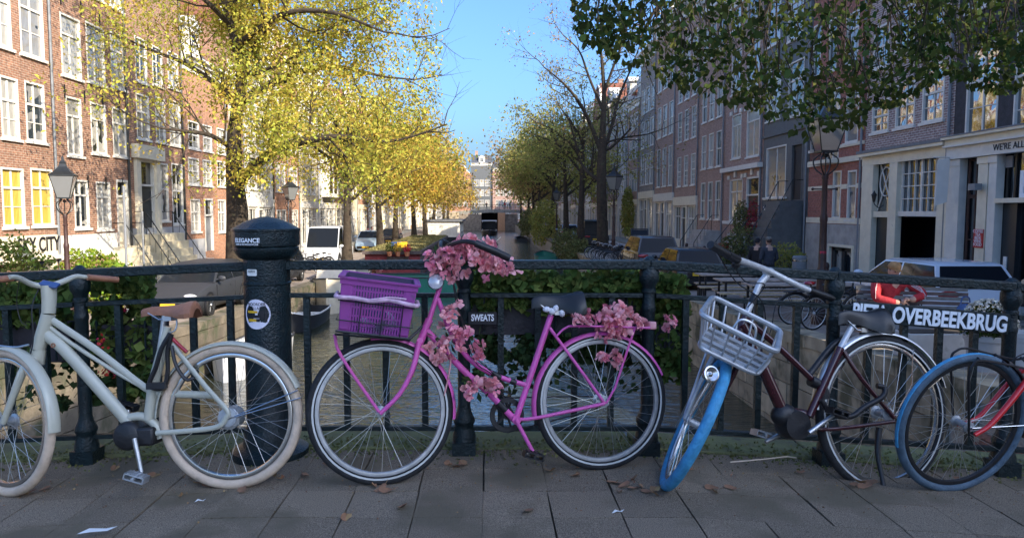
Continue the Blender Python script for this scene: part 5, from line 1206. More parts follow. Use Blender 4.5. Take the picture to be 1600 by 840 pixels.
bk.tube('shock_cover', [(1262, 588, .02), (1300, 540, .04), (1322, 528, .04)], .016, 'plastic_black', smooth=3)
b = MB(); hs_ = [bk.p(1110, 382, -.34), bk.p(1145, 402, -.25), bk.p(1172, 412, -.12), bk.p(1203, 424, -.02), bk.p(1235, 440, 0), bk.p(1264, 453, .04), bk.p(1302, 466, .09)]
hp = bez(hs_, 4); b.tube(hp[4:22], .0155, 10); hbo = b.build('handlebar', 'satin', bk.t)
b = MB(); b.tube(hp[:6], .0185, 10); b.build('grip', 'plastic_black', hbo); b = MB(); b.tube(hp[20:], .0185, 10); b.build('grip', 'plastic_black', hbo)
b = MB(); b.ball(bk.p(1201, 425, 0), .030, 12, 9, (1.1, .9, .8)); b.build('stem', 'satin', bk.t); bk.tube('stem', [(1200, 428), (1188, 442)], .017, 'satin')
b = MB(); b.tube(hp[3:6], .021, 8); b.ball(bk.p(1150, 412, -.2), .022, 8, 6); b.build('shifter', 'plastic_black', hbo)
b = MB()
for L_ in (((1140, 405, -.2), (1165, 440, -.14), (1195, 445, -.08), (1168, 480, -.03)), ((1120, 393, -.24), (1150, 440, -.2), (1190, 470, -.1), (1198, 520, -.02)), ((1250, 452, .1), (1215, 470, 0), (1203, 520, 0), (1180, 545, 0))): b.tube(bez(bk.pts(L_), 5), .003, 5)
b.build('brake_cable', 'plastic_black', bk.t)
# turned front wheel: own plane
d = V((.446, .10, .895)).normalized(); nrm = V((-.87, .22, .43)); nrm = (nrm-d*nrm.dot(d)).normalized(); ex2 = d.cross(nrm)
ct = G(1036, 764, dz(.95)); R3 = .345; wc = ct+d*R3
Mw = Matrix((-ex2, nrm, d)).transposed()          # wheel frame: x, axle y, z
tl = lambda p: bk.M.transposed() @ (V(p)-bk.O)
Ml = bk.M.transposed() @ Mw
wheel(bk.t, tl(wc), R3, .050, 'rubber_blue', rot=Ml.to_euler(), hub_r=.03, rimw=.028)
fender(bk.t, tl(wc), R3+.02, -12, 92, .065, 'dull_alu', rot=Ml.to_euler(), n=24)
def wl_(x, y, z): return tl(wc+Mw @ V((x, y, z)))
for s_, mm in ((1, 'dull_alu'), (-1, MR)):
    b = MB(); b.tube(bez([wl_(0, s_*.05, 0), wl_(-.01, s_*.06, .18), wl_(-.01, s_*.055, .36), wl_(-.01, s_*.03, .40)], 4), [.011]*6+[.014]*7, 8); b.build('fork', mm, bk.t)
    b = MB(); b.tube([wl_(.03, s_*.055, .02), wl_(.10, s_*.09, .42)], .007, 7); b.build('basket_strut', 'alu', bk.t)
b = MB(); b.tube([wl_(-.01, -.035, .40), wl_(-.01, .035, .40)], .018, 8); b.tube([wl_(-.01, 0, .40), tl(wm(bk.t) @ bk.p(1134, 570))], .019, 8); b.build('fork_crown', MR, bk.t)
b = MB(); b.lathe([(0, -.05), (.02, -.045), (.034, -.01), (.036, .006), (.030, .008), (.012, -.002), (.006, .006), (0, .008)], 18); b.build('headlamp', 'steel', bk.t, loc=tl(P(1111, 584, 3.16)), rot=(radians(80), 0, 0))
# basket: rim, base and bars from its eight corners
bl = [P(1114, 463, 3.50), P(1220, 516, 3.46), P(1214, 551, 3.19), P(1094, 491, 3.22)]; bo = [P(1108, 512, 3.45), P(1204, 560, 3.42), P(1182, 586, 3.24), P(1090, 541, 3.26)]
bs = thing('front_basket', 'silver slatted metal basket on the front of the maroon bicycle', 'basket', bo[0])
def rnd(cs, k=.16, n=4):
    out = []
    for i in range(4):
        a, c, e = cs[i-1], cs[i], cs[(i+1) % 4]; L1, L2 = (a-c).length, (e-c).length; r_ = .045
        p0, p2 = c+(a-c)*(r_/L1), c+(e-c)*(r_/L2)
        for j in range(n+1): t_ = j/n; out.append(p0*(1-t_)**2+c*2*t_*(1-t_)+p2*t_**2)
    return out
b = MB(); b.tube(rnd(bl), .0135, 8, closed=True); b.build('rim', 'dull_alu', bs, world=True)
b = MB(); b.tube(rnd(bo), .010, 8, closed=True); b.build('base_rim', 'dull_alu', bs, world=True)
for i in range(4):
    a, c = bl[i], bl[(i+1) % 4]; e, f_ = bo[i], bo[(i+1) % 4]; n = 5 if i in (0, 2) else 4
    for k in range(1, n): q = k/n; b = MB(); b.tube([a.lerp(c, q), e.lerp(f_, q)], .0048, 6); b.build('bar', 'dull_alu', bs, world=True)
for i in range(4): b = MB(); b.tube([bl[i].lerp(bl[(i+2) % 4], .03), bo[i].lerp(bo[(i+2) % 4], .03)], .0055, 6); b.build('bar', 'dull_alu', bs, world=True)
n_ = ((bl[0]-bo[0])+(bl[2]-bo[2])).normalized()
for k in range(7):
    q0, q1 = .03+k*.138, .03+k*.138+.112; b = MB(); cs = [bo[0].lerp(bo[3], q0), bo[1].lerp(bo[2], q0), bo[1].lerp(bo[2], q1), bo[0].lerp(bo[3], q1)]
    vs = [c+n_*.004 for c in cs]+[c+n_*.012 for c in cs]; b.add(vs, [(0, 1, 2, 3), (7, 6, 5, 4), (0, 4, 5, 1), (1, 5, 6, 2), (2, 6, 7, 3), (3, 7, 4, 0)]); b.build('tray_slat', 'steel' if k % 2 else 'dull_alu', bs, world=True)
b = MB(); b.tube(bez([bo[0].lerp(bo[1], .3)+n_*.01, bo[0].lerp(bo[1], .38)+n_*.10, bo[0].lerp(bo[1], .62)+n_*.10, bo[0].lerp(bo[1], .7)+n_*.01], 5), .006, 6); b.build('hoop', 'alu', bs, world=True)

# --- red bicycle at the right edge
A = G(1500, 766, dz(2.45)); B = G(1840, 752, dz(3.3))
bk = Bike(A, B, radians(-8), 'red_bicycle', 'bright red bicycle with blue grey front tyre and black front rack at the right edge')
fc = bk.p(1502, 667); fR = bk.scale(1505, 667)*98; fc.z = fR-.002
wheel(bk.t, fc, fR, .040, 'rubber_bluegrey', hub_r=.028, rim_m='plastic_black'); wheel(bk.t, fc+V((1.06, 0, 0)), fR, .040, 'rubber', hub_r=.03)
b = MB(); q0, q1 = fR-.001, fR+.0015
b.lathe([(fR-.006, -.012), (fR+.0015, -.008), (fR+.0025, 0), (fR+.0015, .008), (fR-.006, .012)], 40, c=fc, R=Matrix.Rotation(pi/2, 3, 'X'), a0=pi*.42, a1=pi*1.1); b.build('blue_tread', 'rubber_blue', bk.t)
RD = 'bike_red'
bk.tube('fork', [(1523, 679, -.055), (1545, 665, -.055), (1575, 632, -.055), (1606, 592, -.045), (1632, 556, -.03)], [.010, .012, .014, .015, .015], RD, smooth=4)
bk.tube('fork', [(1497, 664, .055), (1530, 650, .055), (1568, 607, .05), (1600, 575, .035)], [.009, .011, .012, .013], RD, smooth=4)
bk.tube('head_tube', [(1632, 558), (1652, 480)], .019, RD); bk.tube('down_tube', [(1640, 520), (1760, 690)], .017, RD); bk.tube('top_tube', [(1648, 500), (1780, 560)], .014, RD); bk.tube('seat_tube', [(1760, 690), (1800, 470)], .016, RD)
for o_ in (-.04, .04): bk.tube('chain_stay', [(1760, 690, o_*.5), (1850, 660, o_*1.3)], .010, RD); bk.tube('seat_stay', [(1795, 500, o_*.5), (1850, 660, o_*1.3)], .008, RD)
bk.tube('steerer', [(1652, 480), (1660, 430)], .012, 'steel'); bk.tube('handlebar', [(1600, 440, -.28), (1650, 425, -.1), (1665, 420, .1), (1620, 415, .28)], .011, 'steel', smooth=4); bk.tube('seat_post', [(1800, 470), (1806, 440)], .012, 'steel'); saddle(bk, 1806, 434, .26, .18, 'saddle_black')
b = MB(); b.tube(bez(bk.pts([(1514, 680, -.06), (1514, 640, -.07), (1514, 590, -.07), (1520, 571, -.07), (1540, 563, -.07), (1640, 584, -.07)]), 5), .006, 7)
b.tube(bez(bk.pts([(1489, 655, .06), (1487, 600, .07), (1486, 560, .07), (1494, 548, .07), (1512, 544, .07), (1560, 556, .07), (1596, 560, .07), (1625, 540, .07)]), 5), .006, 7)
for u in (1535, 1575, 1615): b.tube(bk.pts([(u, 565+(u-1535)*.19, -.07), (u-20, 548+(u-1535)*.12, .07)]), .005, 6)
b.tube(bez(bk.pts([(1590, 610, 0), (1575, 585, 0), (1585, 560, 0), (1620, 545, 0)]), 5), .003, 5); b.build('front_rack', 'plastic_black', bk.t)
b = MB()
for s_ in (-1, 1): b.tube([fc+V((0, s_*.05, 0)), fc+V((fR*.98*cos(.0), s_*.03, fR*.0))], .002, 5)
b.build('mudguard_stay', 'steel', bk.t); fender(bk.t, fc, fR+.016, -12, 62, .05, 'plastic_black')
# ------------------------------------------------------------------ trees
def grow(b, tips, p, d, L, r, lev, rnd, n=4, up=.12):
    pts = [p.copy()]; q = p.copy(); dd = d.normalized()
    for i in range(n):
        dd = (dd+V((rnd.gauss(0, .16), rnd.gauss(0, .16), rnd.gauss(0, .12)+up))).normalized(); q = q+dd*L/n; pts.append(q.copy())
    rs = [r*(1-.65*i/n) for i in range(n+1)]; b.tube(pts, rs, (7, 5, 4, 3)[min(3, 3-lev)] if lev <= 3 else 7, caps=False)
    if lev <= 1: tips += pts[1:]
    if lev <= 0: return
    k = rnd.choice((3, 4)) if lev > 1 else 4
    for i in range(k):
        t_ = .3+.7*(i+rnd.random())/k; j = min(n-1, int(t_*n)); s_ = pts[j].lerp(pts[j+1], t_*n-j if t_*n-j < 1 else 1)
        ax = dd.cross(V((rnd.gauss(0, 1), rnd.gauss(0, 1), rnd.gauss(0, 1)))).normalized(); nd = (dd*.75+ax*rnd.uniform(.6, 1.0)).normalized()
        grow(b, tips, s_, nd, L*rnd.uniform(.5, .72), rs[j]*.6, lev-1, rnd, max(2, n-1), up*.6)
def make_tree(label, loc, limbs, leafm, nleaf, lsize, seed, barkm='bark', group=None, sig=.38, spread=1.0, side_len=2.2, nside=7, lev=2, droop=.4, aspect=.55, bare=0, name='elm_tree', clip=None):
    rnd = random.Random(seed); t = thing(name, label, 'tree', loc, group=group); b = MB(); tips = []; L0 = V(loc)
    trunk = limbs[0]; b.tube([V(p)-L0 for p, r in trunk], [r for p, r in trunk], 14, caps=False)
    tr = b.build('trunk', barkm, t); b = MB()
    for li, lm in enumerate(limbs):
        P_ = bez([V(p)-L0 for p, r in lm], 4); R_ = [lm[min(len(lm)-1, i//4)][1]*(1-(i % 4)/4)+lm[min(len(lm)-1, i//4+1)][1]*((i % 4)/4) for i in range(len(P_))]
        if li: b.tube(P_, R_, 9, caps=False); 
        k0 = int(len(P_)*(.45 if li == 0 else .22))
        for i in range(nside):
            j = k0+int((len(P_)-1-k0)*(i+rnd.random())/nside); dd = (P_[min(j+1, len(P_)-1)]-P_[j-1]).normalized()
            ax = dd.cross(V((rnd.gauss(0, 1), rnd.gauss(0, 1), rnd.gauss(0, 1)))).normalized()
            grow(b, tips, P_[j], (dd*.5+ax).normalized(), side_len*rnd.uniform(.7, 1.25), max(.02, R_[j]*.45), lev, rnd)
        grow(b, tips, P_[-1], (P_[-1]-P_[-2]), side_len, R_[-1], lev, rnd)
    b.build('limbs', barkm, t)
    T_ = np.array([tuple(q) for q in tips]); nc = nleaf//15; cc = T_[rng.integers(0, len(T_), nc)]+rng.normal(size=(nc, 3))*sig*np.array([1, 1, .8])-np.array([0, 0, sig*.3]); s3 = lsize*1.5
    pp = cc[rng.integers(0, nc, nleaf)]+rng.normal(size=(nleaf, 3))*np.array([s3, s3, s3*1.3])
    if clip is not None: pp = pp[[clip(q+np.array(loc)) for q in pp]]
    link('crown', leaf_mesh('crown', pp, lsize, leafm, droop, aspect), t, 'stuff'); return t, tips
def limb(L, y, rs): return [(P(u, v, y+(q[0] if q else 0)), r) for (u, v, *q), r in zip(L, rs)]
y0 = 24.0
def thin(p):
    d_ = p[1]*cos(PITCH)-(p[2]-1.3)*sin(PITCH); u = U0+F*p[0]/d_; v = V0-F*(p[1]*sin(PITCH)+(p[2]-1.3)*cos(PITCH))/d_
    k = 1.0 if u > 330 else (.45 if v < 75 else .28)
    if v > 290: k *= max(0, 1-(v-290)/45)*.7
    if v < 215: k *= max(0, min(1, 1-(u-662)/34))
    return rthin.random() < k
rthin = random.Random(2)
make_tree('large yellow elm with thick dark trunk and long bough over the canal', (P(368, 350, y0).x, y0, szl(y0)), [
    limb([(369, 465), (371, 400), (371, 330), (366, 270), (366, 210), (372, 160), (380, 110), (366, 60), (350, 0), (345, -60)], y0, [.42, .37, .34, .26, .22, .19, .16, .13, .10, .07]),
    limb([(372, 285), (400, 258, -.3), (430, 236, -.6), (470, 222, -1), (530, 214, -1.4), (600, 222, -1.6)], y0, [.19, .16, .14, .12, .09, .05]),
    limb([(372, 165), (420, 135, .6), (470, 112, 1), (530, 105, 1.2), (600, 120, 1.4)], y0, [.13, .11, .09, .07, .04]),
    limb([(368, 75), (405, 45, -.8), (450, 20, -1.2), (520, 20, -1.6), (600, 50, -2)], y0, [.12, .10, .08, .06, .03]),
    limb([(370, 165), (335, 130, 1), (290, 100, 1.5), (240, 80, 2), (195, 60, 2)], y0, [.10, .09, .07, .05, .03]),
    limb([(367, 235), (330, 212, -1), (290, 205, -1.5), (250, 200, -1.8)], y0, [.09, .07, .05, .03]),
    limb([(378, 110), (400, 70, 1.5), (440, 20, 2.5), (470, -40, 3)], y0, [.11, .09, .07, .04]),
    limb([(360, 40), (320, 0, -1), (270, -40, -1), (200, -60, -1)], y0, [.09, .07, .05, .03])],
    'leaf_yellow', 66000, .115, 11, 'bark', 'elms along the left quay', sig=.34, side_len=2.0, nside=8, droop=.7, clip=thin)
def std_tree(label, x, y, H, R, leafm, nleaf, lsize, seed, zb, barkm='bark', group=None, th=.30, fork=.38, sig=.5, nl=7, **k):
    rnd = random.Random(seed*7+1); b0 = V((x, y, zb)); ln = V((rnd.uniform(-.4, .4), rnd.uniform(-.4, .4), 0))
    tr = [(b0+ln*(i/7)**1.3*2+V((0, 0, H*.92*i/7)), th*(1-.82*i/7)*(1.25 if i == 0 else 1)) for i in range(8)]; limbs = [tr]
    for i in range(nl):
        a = 2*pi*i/nl+rnd.uniform(-.4, .4); z = H*(fork+(.80-fork)*i/nl); st = tr[min(7, int(z/(H*.92)*7))][0].copy(); st.z = b0.z+z
        rr = R*rnd.uniform(.6, .85)*(1.1-.5*abs(i/nl-.35)); e = V((cos(a), sin(a), 0)); limbs.append([(st, th*.42), (st+e*rr*.35+V((0, 0, rr*.25)), th*.32), (st+e*rr*.7+V((0, 0, rr*.5)), th*.22), (st+e*rr+V((0, 0, rr*.62)), th*.12)])
    return make_tree(label, tuple(b0), limbs, leafm, nleaf, lsize, seed, barkm, group, sig=sig, side_len=R*.42, nside=5, **k)
GL, GR = 'elms along the left quay', 'elms along the right quay'
spec = [(43, 9.8, 4.2, 'leaf_yellow', 9000, .19), (55, 9.8, 4.3, 'leaf_gold', 8500, .23), (67, 9.8, 4.4, 'leaf_gold', 9000, .27), (80, 10.5, 4.6, 'leaf_gold', 7000, .32), (95, 12, 4.8, 'leaf_rust', 5500, .36), (112, 11.5, 4.8, 'leaf_gold', 4500, .42), (130, 12, 4.8, 'leaf_gold', 4000, .46), (150, 11.5, 4.8, 'leaf_rust', 3500, .5)]
for i, (y, H, R, lm, n, ls) in enumerate(spec):
    std_tree('%s elm, %s behind the large elm on the left quay' % (('yellow green', 'golden')[i > 0] if lm != 'leaf_rust' else 'thin rust coloured', ordw[i]), -8.3+.25*sin(i*2.3), y, H, R, lm, n, ls, 30+i, szl(y), group=GL, sig=.55, lev=2 if i < 4 else 1, fork=.36)
# right quay: bare tree in front, then greener ones
y0 = 43.0
make_tree('nearly bare dark elm with few leaves on the right quay beside parked bicycles', (P(940, 350, y0).x, y0, sz(y0)), [
    limb([(942, 396), (941, 350), (940, 300), (940, 250), (942, 200), (944, 140), (940, 90), (935, 45)], y0, [.36, .31, .29, .27, .17, .12, .08, .04]),
    limb([(941, 285), (922, 272, .5), (908, 255, 1), (900, 225, 1), (890, 190, 1)], y0, [.13, .11, .09, .06, .04]),
    limb([(940, 240), (925, 200, 0), (905, 160, -.5), (880, 130, -1), (850, 105, -1)], y0, [.14, .12, .09, .06, .03]),
    limb([(940, 245), (955, 200, .5), (968, 150, 1), (985, 110, 1), (1000, 70, 1.2)], y0, [.13, .10, .08, .05, .03]),
    limb([(941, 170), (920, 120, .5), (905, 80, 1), (880, 55, 1)], y0, [.09, .07, .05, .03]),
    limb([(942, 150), (960, 100, -.5), (975, 60, -1), (985, 20, -1)], y0, [.09, .07, .05, .03]),
    limb([(940, 225), (975, 215, .5), (1010, 210, 1), (1040, 200, 1)], y0, [.07, .05, .04, .02])],
    'leaf_rust', 2600, .13, 21, 'bark', GR, sig=.5, side_len=1.9, nside=6, droop=.5)
spec = [(55, 11.5, 4.3, 'leaf_green', 4200, .20, 'thin green'), (67, 11.5, 4.5, 'leaf_green', 6000, .23, 'leafy green'), (81, 11, 4.6, 'leaf_green', 7500, .28, 'full green'), (97, 12, 4.8, 'leaf_rust', 6000, .33, 'orange brown'), (114, 11.5, 4.8, 'leaf_rust', 4500, .40, 'rust topped'), (134, 11, 4.8, 'leaf_green', 3500, .46, 'distant green'), (154, 11.5, 4.8, 'leaf_rust', 3000, .5, 'farthest brown')]
for i, (y, H, R, lm, n, ls, cn) in enumerate(spec):
    std_tree('%s elm, %s beyond the bare elm on the right quay' % (cn, ordw[i]), 6.75+.2*sin(i*1.7), y, H, R, lm, n, ls, 60+i, sz(y), group=GR, sig=.55, lev=2 if i < 4 else 1, fork=.36)
# overhanging near tree at the upper right
t = thing('elm_tree', 'dark leaved elm whose low boughs hang into the upper right of the view', 'tree', (9.6, 7.4, sz(7.4)))
b = MB(); z0 = sz(7.4); b.tube([(0, 0, -.1), (.05, 0, 1.5), (0, .1, 3.2), (-.2, .1, 5.2), (-.3, .2, 7.6)], [.42, .34, .31, .26, .14], 14); b.build('trunk', 'bark', t)
b = MB(); tips = []; rnd = random.Random(5)
for pts, r in (([(-.1, .1, 3.9), (-1.8, .2, 4.9), (-3.8, .3, 5.1), (-6.0, .5, 5.0), (-7.6, .7, 4.7)], .17), ([(0, .1, 4.4), (-1.2, 1.0, 5.2), (-2.8, 1.6, 5.2), (-4.6, 2.0, 4.9)], .13), ([(0, .1, 4.8), (.5, -1.4, 6), (.2, -3, 6.8)], .13), ([(0, .1, 5), (1.5, .8, 6.2), (3, 1.4, 7)], .12), ([(-.2, .1, 5.5), (-1.6, -.6, 7.2), (-3.2, -.8, 8)], .12), ([(-.2, .2, 6), (.4, 1.6, 7.6), (.6, 2.8, 8.4)], .1)):
    Q = bez([V(p) for p in pts], 4); b.tube(Q, [r*(1-.8*i/(len(Q)-1)) for i in range(len(Q))], 8)
    for j in range(3, len(Q), 1):
        d = (V((rnd.gauss(0, 1), rnd.gauss(0, 1), rnd.gauss(-.1, .5)))).normalized(); grow(b, tips, Q[j], d, 1.3, .03, 1, rnd, 3, -.05)
b.build('limbs', 'bark', t)
bu = [890, 905, 930, 960, 1000, 1050, 1100, 1180, 1225, 1262, 1290, 1330, 1345, 1365, 1400, 1440, 1480, 1520, 1560, 1600, 1700, 1800]; bv = [34, 55, 70, 88, 98, 122, 142, 162, 186, 208, 192, 196, 192, 158, 158, 130, 105, 130, 140, 132, 150, 120]
pp = []; near = []; O_ = np.array([9.6, 7.4, z0]); clus = []
for k in range(760):
    u = rnd.uniform(880, 1800); bt = float(np.interp(u, bu, bv)); v = bt+8-abs(rnd.gauss(0, 1))*(120 if u > 960 else 60); y = rnd.uniform(6.6, 9.2); clus.append((u, v, y, bt))
for (u, v, y, bt) in clus:
    for q in range(rnd.randint(5, 15)):
        uu, vv = u+rnd.gauss(0, 16), v+rnd.gauss(0, 13)
        if vv > float(np.interp(uu, bu, bv))+10 or vv < -420 or uu < 893: continue
        w_ = P(uu, vv, y+rnd.gauss(0, .15)); pp.append(tuple(w_)); near.append(abs(vv-bt)+abs(uu-1200)*.02+(0 if 0 < vv < 230 and 900 < uu < 1590 else 999))
T_ = np.array([tuple(q) for q in tips]); idx = rng.integers(0, len(T_), 6500); cp = T_[idx]+rng.normal(size=(6500, 3))*.35+O_
keep = []
for q in cp:          # the crown keeps clear of the open sky left of the bough
    dpt = q[1]*cos(PITCH)-(q[2]-1.3)*sin(PITCH)*1.0; 
    if dpt < .4: keep.append(q); continue
    uu = U0+F*q[0]/(q[1]*cos(PITCH)-(q[2]-1.3)*sin(PITCH)) if q[1] > .5 else 9999; zc = q[1]*sin(PITCH)+(q[2]-1.3)*cos(PITCH); vv = V0-F*zc/dpt
    if uu > 900 and vv < np.interp(uu, bu, bv)-10: keep.append(q)
    elif vv < -60: keep.append(q)
b = MB()
for (u, v, y, bt) in clus[::2]:
    if v < -150: continue
    a_ = P(u, v-8, y); q_ = P(u+rnd.gauss(-8, 18), v-70-rnd.random()*50, y+rnd.gauss(0, .3)); b.tube([a_-V(O_), (a_+q_)/2-V(O_)+V((rnd.gauss(0, .05), 0, rnd.gauss(0, .04))), q_-V(O_)], [.0025, .005, .008], 4, caps=False)
b.build('twigs', 'bark', t, kind='stuff')
order = np.argsort(near); npk = 290; lm_ = []
for v_ in range(4):
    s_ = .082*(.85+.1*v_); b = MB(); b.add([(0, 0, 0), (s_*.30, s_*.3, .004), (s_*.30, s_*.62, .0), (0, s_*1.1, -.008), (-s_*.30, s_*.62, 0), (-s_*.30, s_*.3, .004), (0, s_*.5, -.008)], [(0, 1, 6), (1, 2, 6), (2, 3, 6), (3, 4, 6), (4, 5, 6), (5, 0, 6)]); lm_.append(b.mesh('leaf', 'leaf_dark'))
for j in order[:npk]:
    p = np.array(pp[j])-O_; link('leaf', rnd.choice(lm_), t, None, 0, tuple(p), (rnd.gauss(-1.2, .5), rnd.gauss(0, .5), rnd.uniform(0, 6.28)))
rest = np.array([pp[j] for j in order[npk:]]+[tuple(q) for q in keep])-O_
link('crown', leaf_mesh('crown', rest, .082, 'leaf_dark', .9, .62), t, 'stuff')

# ------------------------------------------------------------------ flower boxes and plants
def cloud(n, fn): return [fn() for _ in range(n)]
R01 = random.Random(9)
def pix_cloud(n, us, vs, ys, dens=None, fr_=(.0, 0)):
    out = []
    while len(out) < n:
        u, v, y = R01.uniform(*us), R01.uniform(*vs), R01.uniform(*ys)
        if dens and R01.random() > dens(u, v): continue
        out.append(tuple(P(u, v, y)))
    return out
import mathutils.noise as mn
def nz_(u, v, s=40, t_=0): return mn.noise(V((u/s, v/s, t_)))*.5+.5
def plant_box(label, u0, u1, v0, v1, clouds, flowers_=(), y=(3.99, 4.19), plaque=None):
    a, c = P(u0, v1, y[0]), P(u1, v0, y[0]); o = V(((a.x+c.x)/2, (y[0]+y[1])/2, a.z)); t = thing('flower_box', label, 'flower box', o)
    b = MB(); w_ = c.x-a.x; h_ = c.z-a.z; b.bx(-w_/2, w_/2, -.1, .1, 0, h_); b.bx(-w_/2-.01, w_/2+.01, -.112, -.1005, h_-.03, h_+.005); b.build('box', 'planter_box', t, bevel=.004)
    for s_ in (-.4, 0, .4): b = MB(); b.tube([(s_*w_, -.115, h_), (s_*w_, -.13, h_+.03), (s_*w_, -.13, .02)], .006, 6); b.build('hook', 'iron_green', t)
    p_ = []
    for (n, us, vs, ys, m_, sz_, dn) in clouds:
        q = np.array(pix_cloud(n, us, vs, ys, dn))-np.array(o); link('foliage', leaf_mesh('foliage', q, sz_, m_, .1, .95), t, 'stuff')
    for (n, u, v, du, dv, m_) in flowers_:
        q = np.array([tuple(P(u+R01.gauss(0, du), v+R01.gauss(0, dv), 3.93+R01.random()*.06)) for _ in range(n)])-np.array(o); link('blossom', leaf_mesh('blossom', q, .022, m_, 0, .9), t, 'stuff')
    return t, w_, h_
t, w_, h_ = plant_box('long black flower box with green geraniums hanging on the middle railing behind the pink bicycle', 729, 1006, 466, 523, [
    (3400, (727, 1006), (419, 474), (3.93, 4.3), 'geranium', .045, lambda u, v: 1 if v > 424+8*nz_(u, 0, 20) else .2),
    (1300, (727, 1000), (466, 490), (3.93, 3.98), 'geranium', .045, lambda u, v: .9 if nz_(u, v, 22) > .62 else .02),
    (2600, (725, 1000), (522, 612), (3.96, 4.25), 'ivy', .042, lambda u, v: (1 if nz_(u, v, 30, 3) > .40+.006*(v-522)*.8 and v < 612-(u-727)*.12 else .04))])
b = MB(); b.bx(-.075, .075, -.006, 0, -.033, .033); pq = P(754, 497, 3.88); lb = b.build('plaque', 'black_print_shade', t, loc=(pq.x-t.location.x, 3.886-t.location.y, pq.z-t.location.z))
text_obj('lettering', 'SWEATS', .038, 'sign_white', lb, (0, -.008, .002), ext=.001, bold=.0012, font_scale=(.85, 1.25))
for k in range(11): pass
plant_box('black flower box full of green geraniums on the left railing behind the sage bicycle', -60, 108, 503, 566, [
    (2600, (-70, 112), (430, 510), (3.96, 4.3), 'geranium', .05, lambda u, v: 1 if v > 436+14*nz_(u, 0, 26) else .1),
    (1500, (20, 245), (540, 640), (3.98, 4.3), 'ivy', .045, lambda u, v: (1 if nz_(u, v, 34, 7) > .44+.0022*(v-540) else .05))], y=(4.0, 4.2))
plant_box('flower box with trailing leaves and red geraniums left of the pillar under the brown saddle', 148, 240, 508, 566, [
    (2000, (145, 240), (418, 560), (3.96, 4.3), 'geranium', .05, lambda u, v: 1 if nz_(u, v, 30, 5) > .36+max(0, (440-v))*.012 else .12),
    (900, (188, 240), (550, 625), (3.98, 4.25), 'geranium', .05, lambda u, v: .8 if nz_(u, v, 24, 2) > .4+.003*(v-550) else .02)],
    [(26, 168, 580, 8, 4, 'petal_red'), (22, 160, 534, 6, 4, 'petal_red'), (12, 190, 484, 5, 3, 'petal_red'), (10, 205, 612, 5, 3, 'geranium')], y=(4.0, 4.2))
plant_box('flower box with trailing leaves between the pink and the maroon bicycle', 1018, 1068, 508, 548, [
    (2600, (1014, 1078), (430, 600), (3.96, 4.3), 'geranium', .045, lambda u, v: 1 if nz_(u, v, 26, 8) > .34+max(0, v-560)*.006+max(0, u-1062)*.02 else .08)], y=(4.0, 4.2))
fl = thing('silk_flower_bunch', 'small pink flower bunch tied to the railing right of the pink bicycle', 'flowers', P(1050, 503, 3.88))
for k in range(9): link('silk_flower', fr.choice(fms), fl, None, 0, (fr.gauss(0, .022), fr.gauss(0, .01), fr.gauss(0, .03)), (fr.uniform(.8, 2.4), fr.uniform(-.6, .6), fr.uniform(0, 6)))
for o in fl.children: o.scale = (.85,)*3
def bush(label, c, r, n, m_, sz_, cat='bush', name='bush', stems=True, flowers_=None):
    t = thing(name, label, cat, c); q = rng.normal(size=(n, 3)); q /= np.linalg.norm(q, axis=1)[:, None]; k = np.array([1+.28*mn.noise(V(tuple(a*2.2))+V(c)) for a in q])
    q = q*(rng.random(n)[:, None]**.28)*k[:, None]*np.array(r)+np.array([0, 0, r[2]*.85]); q = q[q[:, 2] > 0]
    link('foliage', leaf_mesh('foliage', q, sz_, m_, .1, .6), t, 'stuff')
    b = MB()
    for i in range(5): a = i*1.26; b.tube([(0, 0, -.05), (cos(a)*r[0]*.3, sin(a)*r[1]*.3, r[2]*.7), (cos(a)*r[0]*.6, sin(a)*r[1]*.6, r[2]*1.3)], [.03, .02, .006], 5)
    b.build('stems', 'bark', t)
    if flowers_:
        q2 = q[rng.integers(0, len(q), flowers_[0])]*1.04; link('blossom', leaf_mesh('blossom', q2, flowers_[2], flowers_[1], 0, .95), t, 'stuff')
    return t
bush('dark evergreen bush at far left in front of the CITY sign', (-12.4, 19.0, szl(19)), (1.0, .9, 1.25), 3200, 'leaf_dark', .11)
bush('sunlit lime green bush behind the railing right of the left lamp post', (-11.7, 21.6, szl(21)), (1.0, .9, 1.0), 3000, 'bush_lime', .12)
bush('second lime bush with pale blossoms beside the stone steps', (-11.5, 22.9, szl(22)), (.6, .6, .75), 1200, 'bush_lime', .11, flowers_=(60, 'petal_white', .08))
bush('orange flowering shrub beneath the CITY sign', (-12.0, 20.3, szl(20)), (.35, .35, .5), 400, 'leaf_rust', .09, flowers_=(60, 'silk_pink', .08))
for lb, u, v, y, r, m_ in (('olive shrub spilling over the right quay wall beside the bicycle pile', 893, 388, 50, (.9, 2.2, 1.0), 'reed'), ('golden green shrub on the right quay edge below the bare elm', 872, 380, 56, (1.3, 2.6, 1.3), 'reed'), ('grey green bush over the water beyond the golden shrub', 838, 362, 80, (1.7, 5, 2.6), 'leaf_green'), ('low bush at the quay edge nearest the far bridge', 822, 356, 112, (1.6, 6, 2.2), 'reed')):
    g_ = P(u, v, y); bush(lb, (max(XR+.15, g_.x), y, sz(y)-.9), r, 2600, m_, .17 if y < 70 else .3)
bush('tangled dry bush in front of the plum brick house with red vines', (11.6, 33.8, sz(33)), (1.0, 1.0, 1.1), 2400, 'reed', .13)
bush('red vine climbing beside the plum house door', (13.1, 36.9, sz(33)+.4), (.3, .6, 1.6), 900, 'leaf_red', .11, 'climbing plant', 'vine')
bush('green vine with pale leaves on the plum house front', (13.1, 38.6, sz(33)+1.3), (.35, .8, 1.1), 1100, 'reed', .12, 'climbing plant', 'vine')
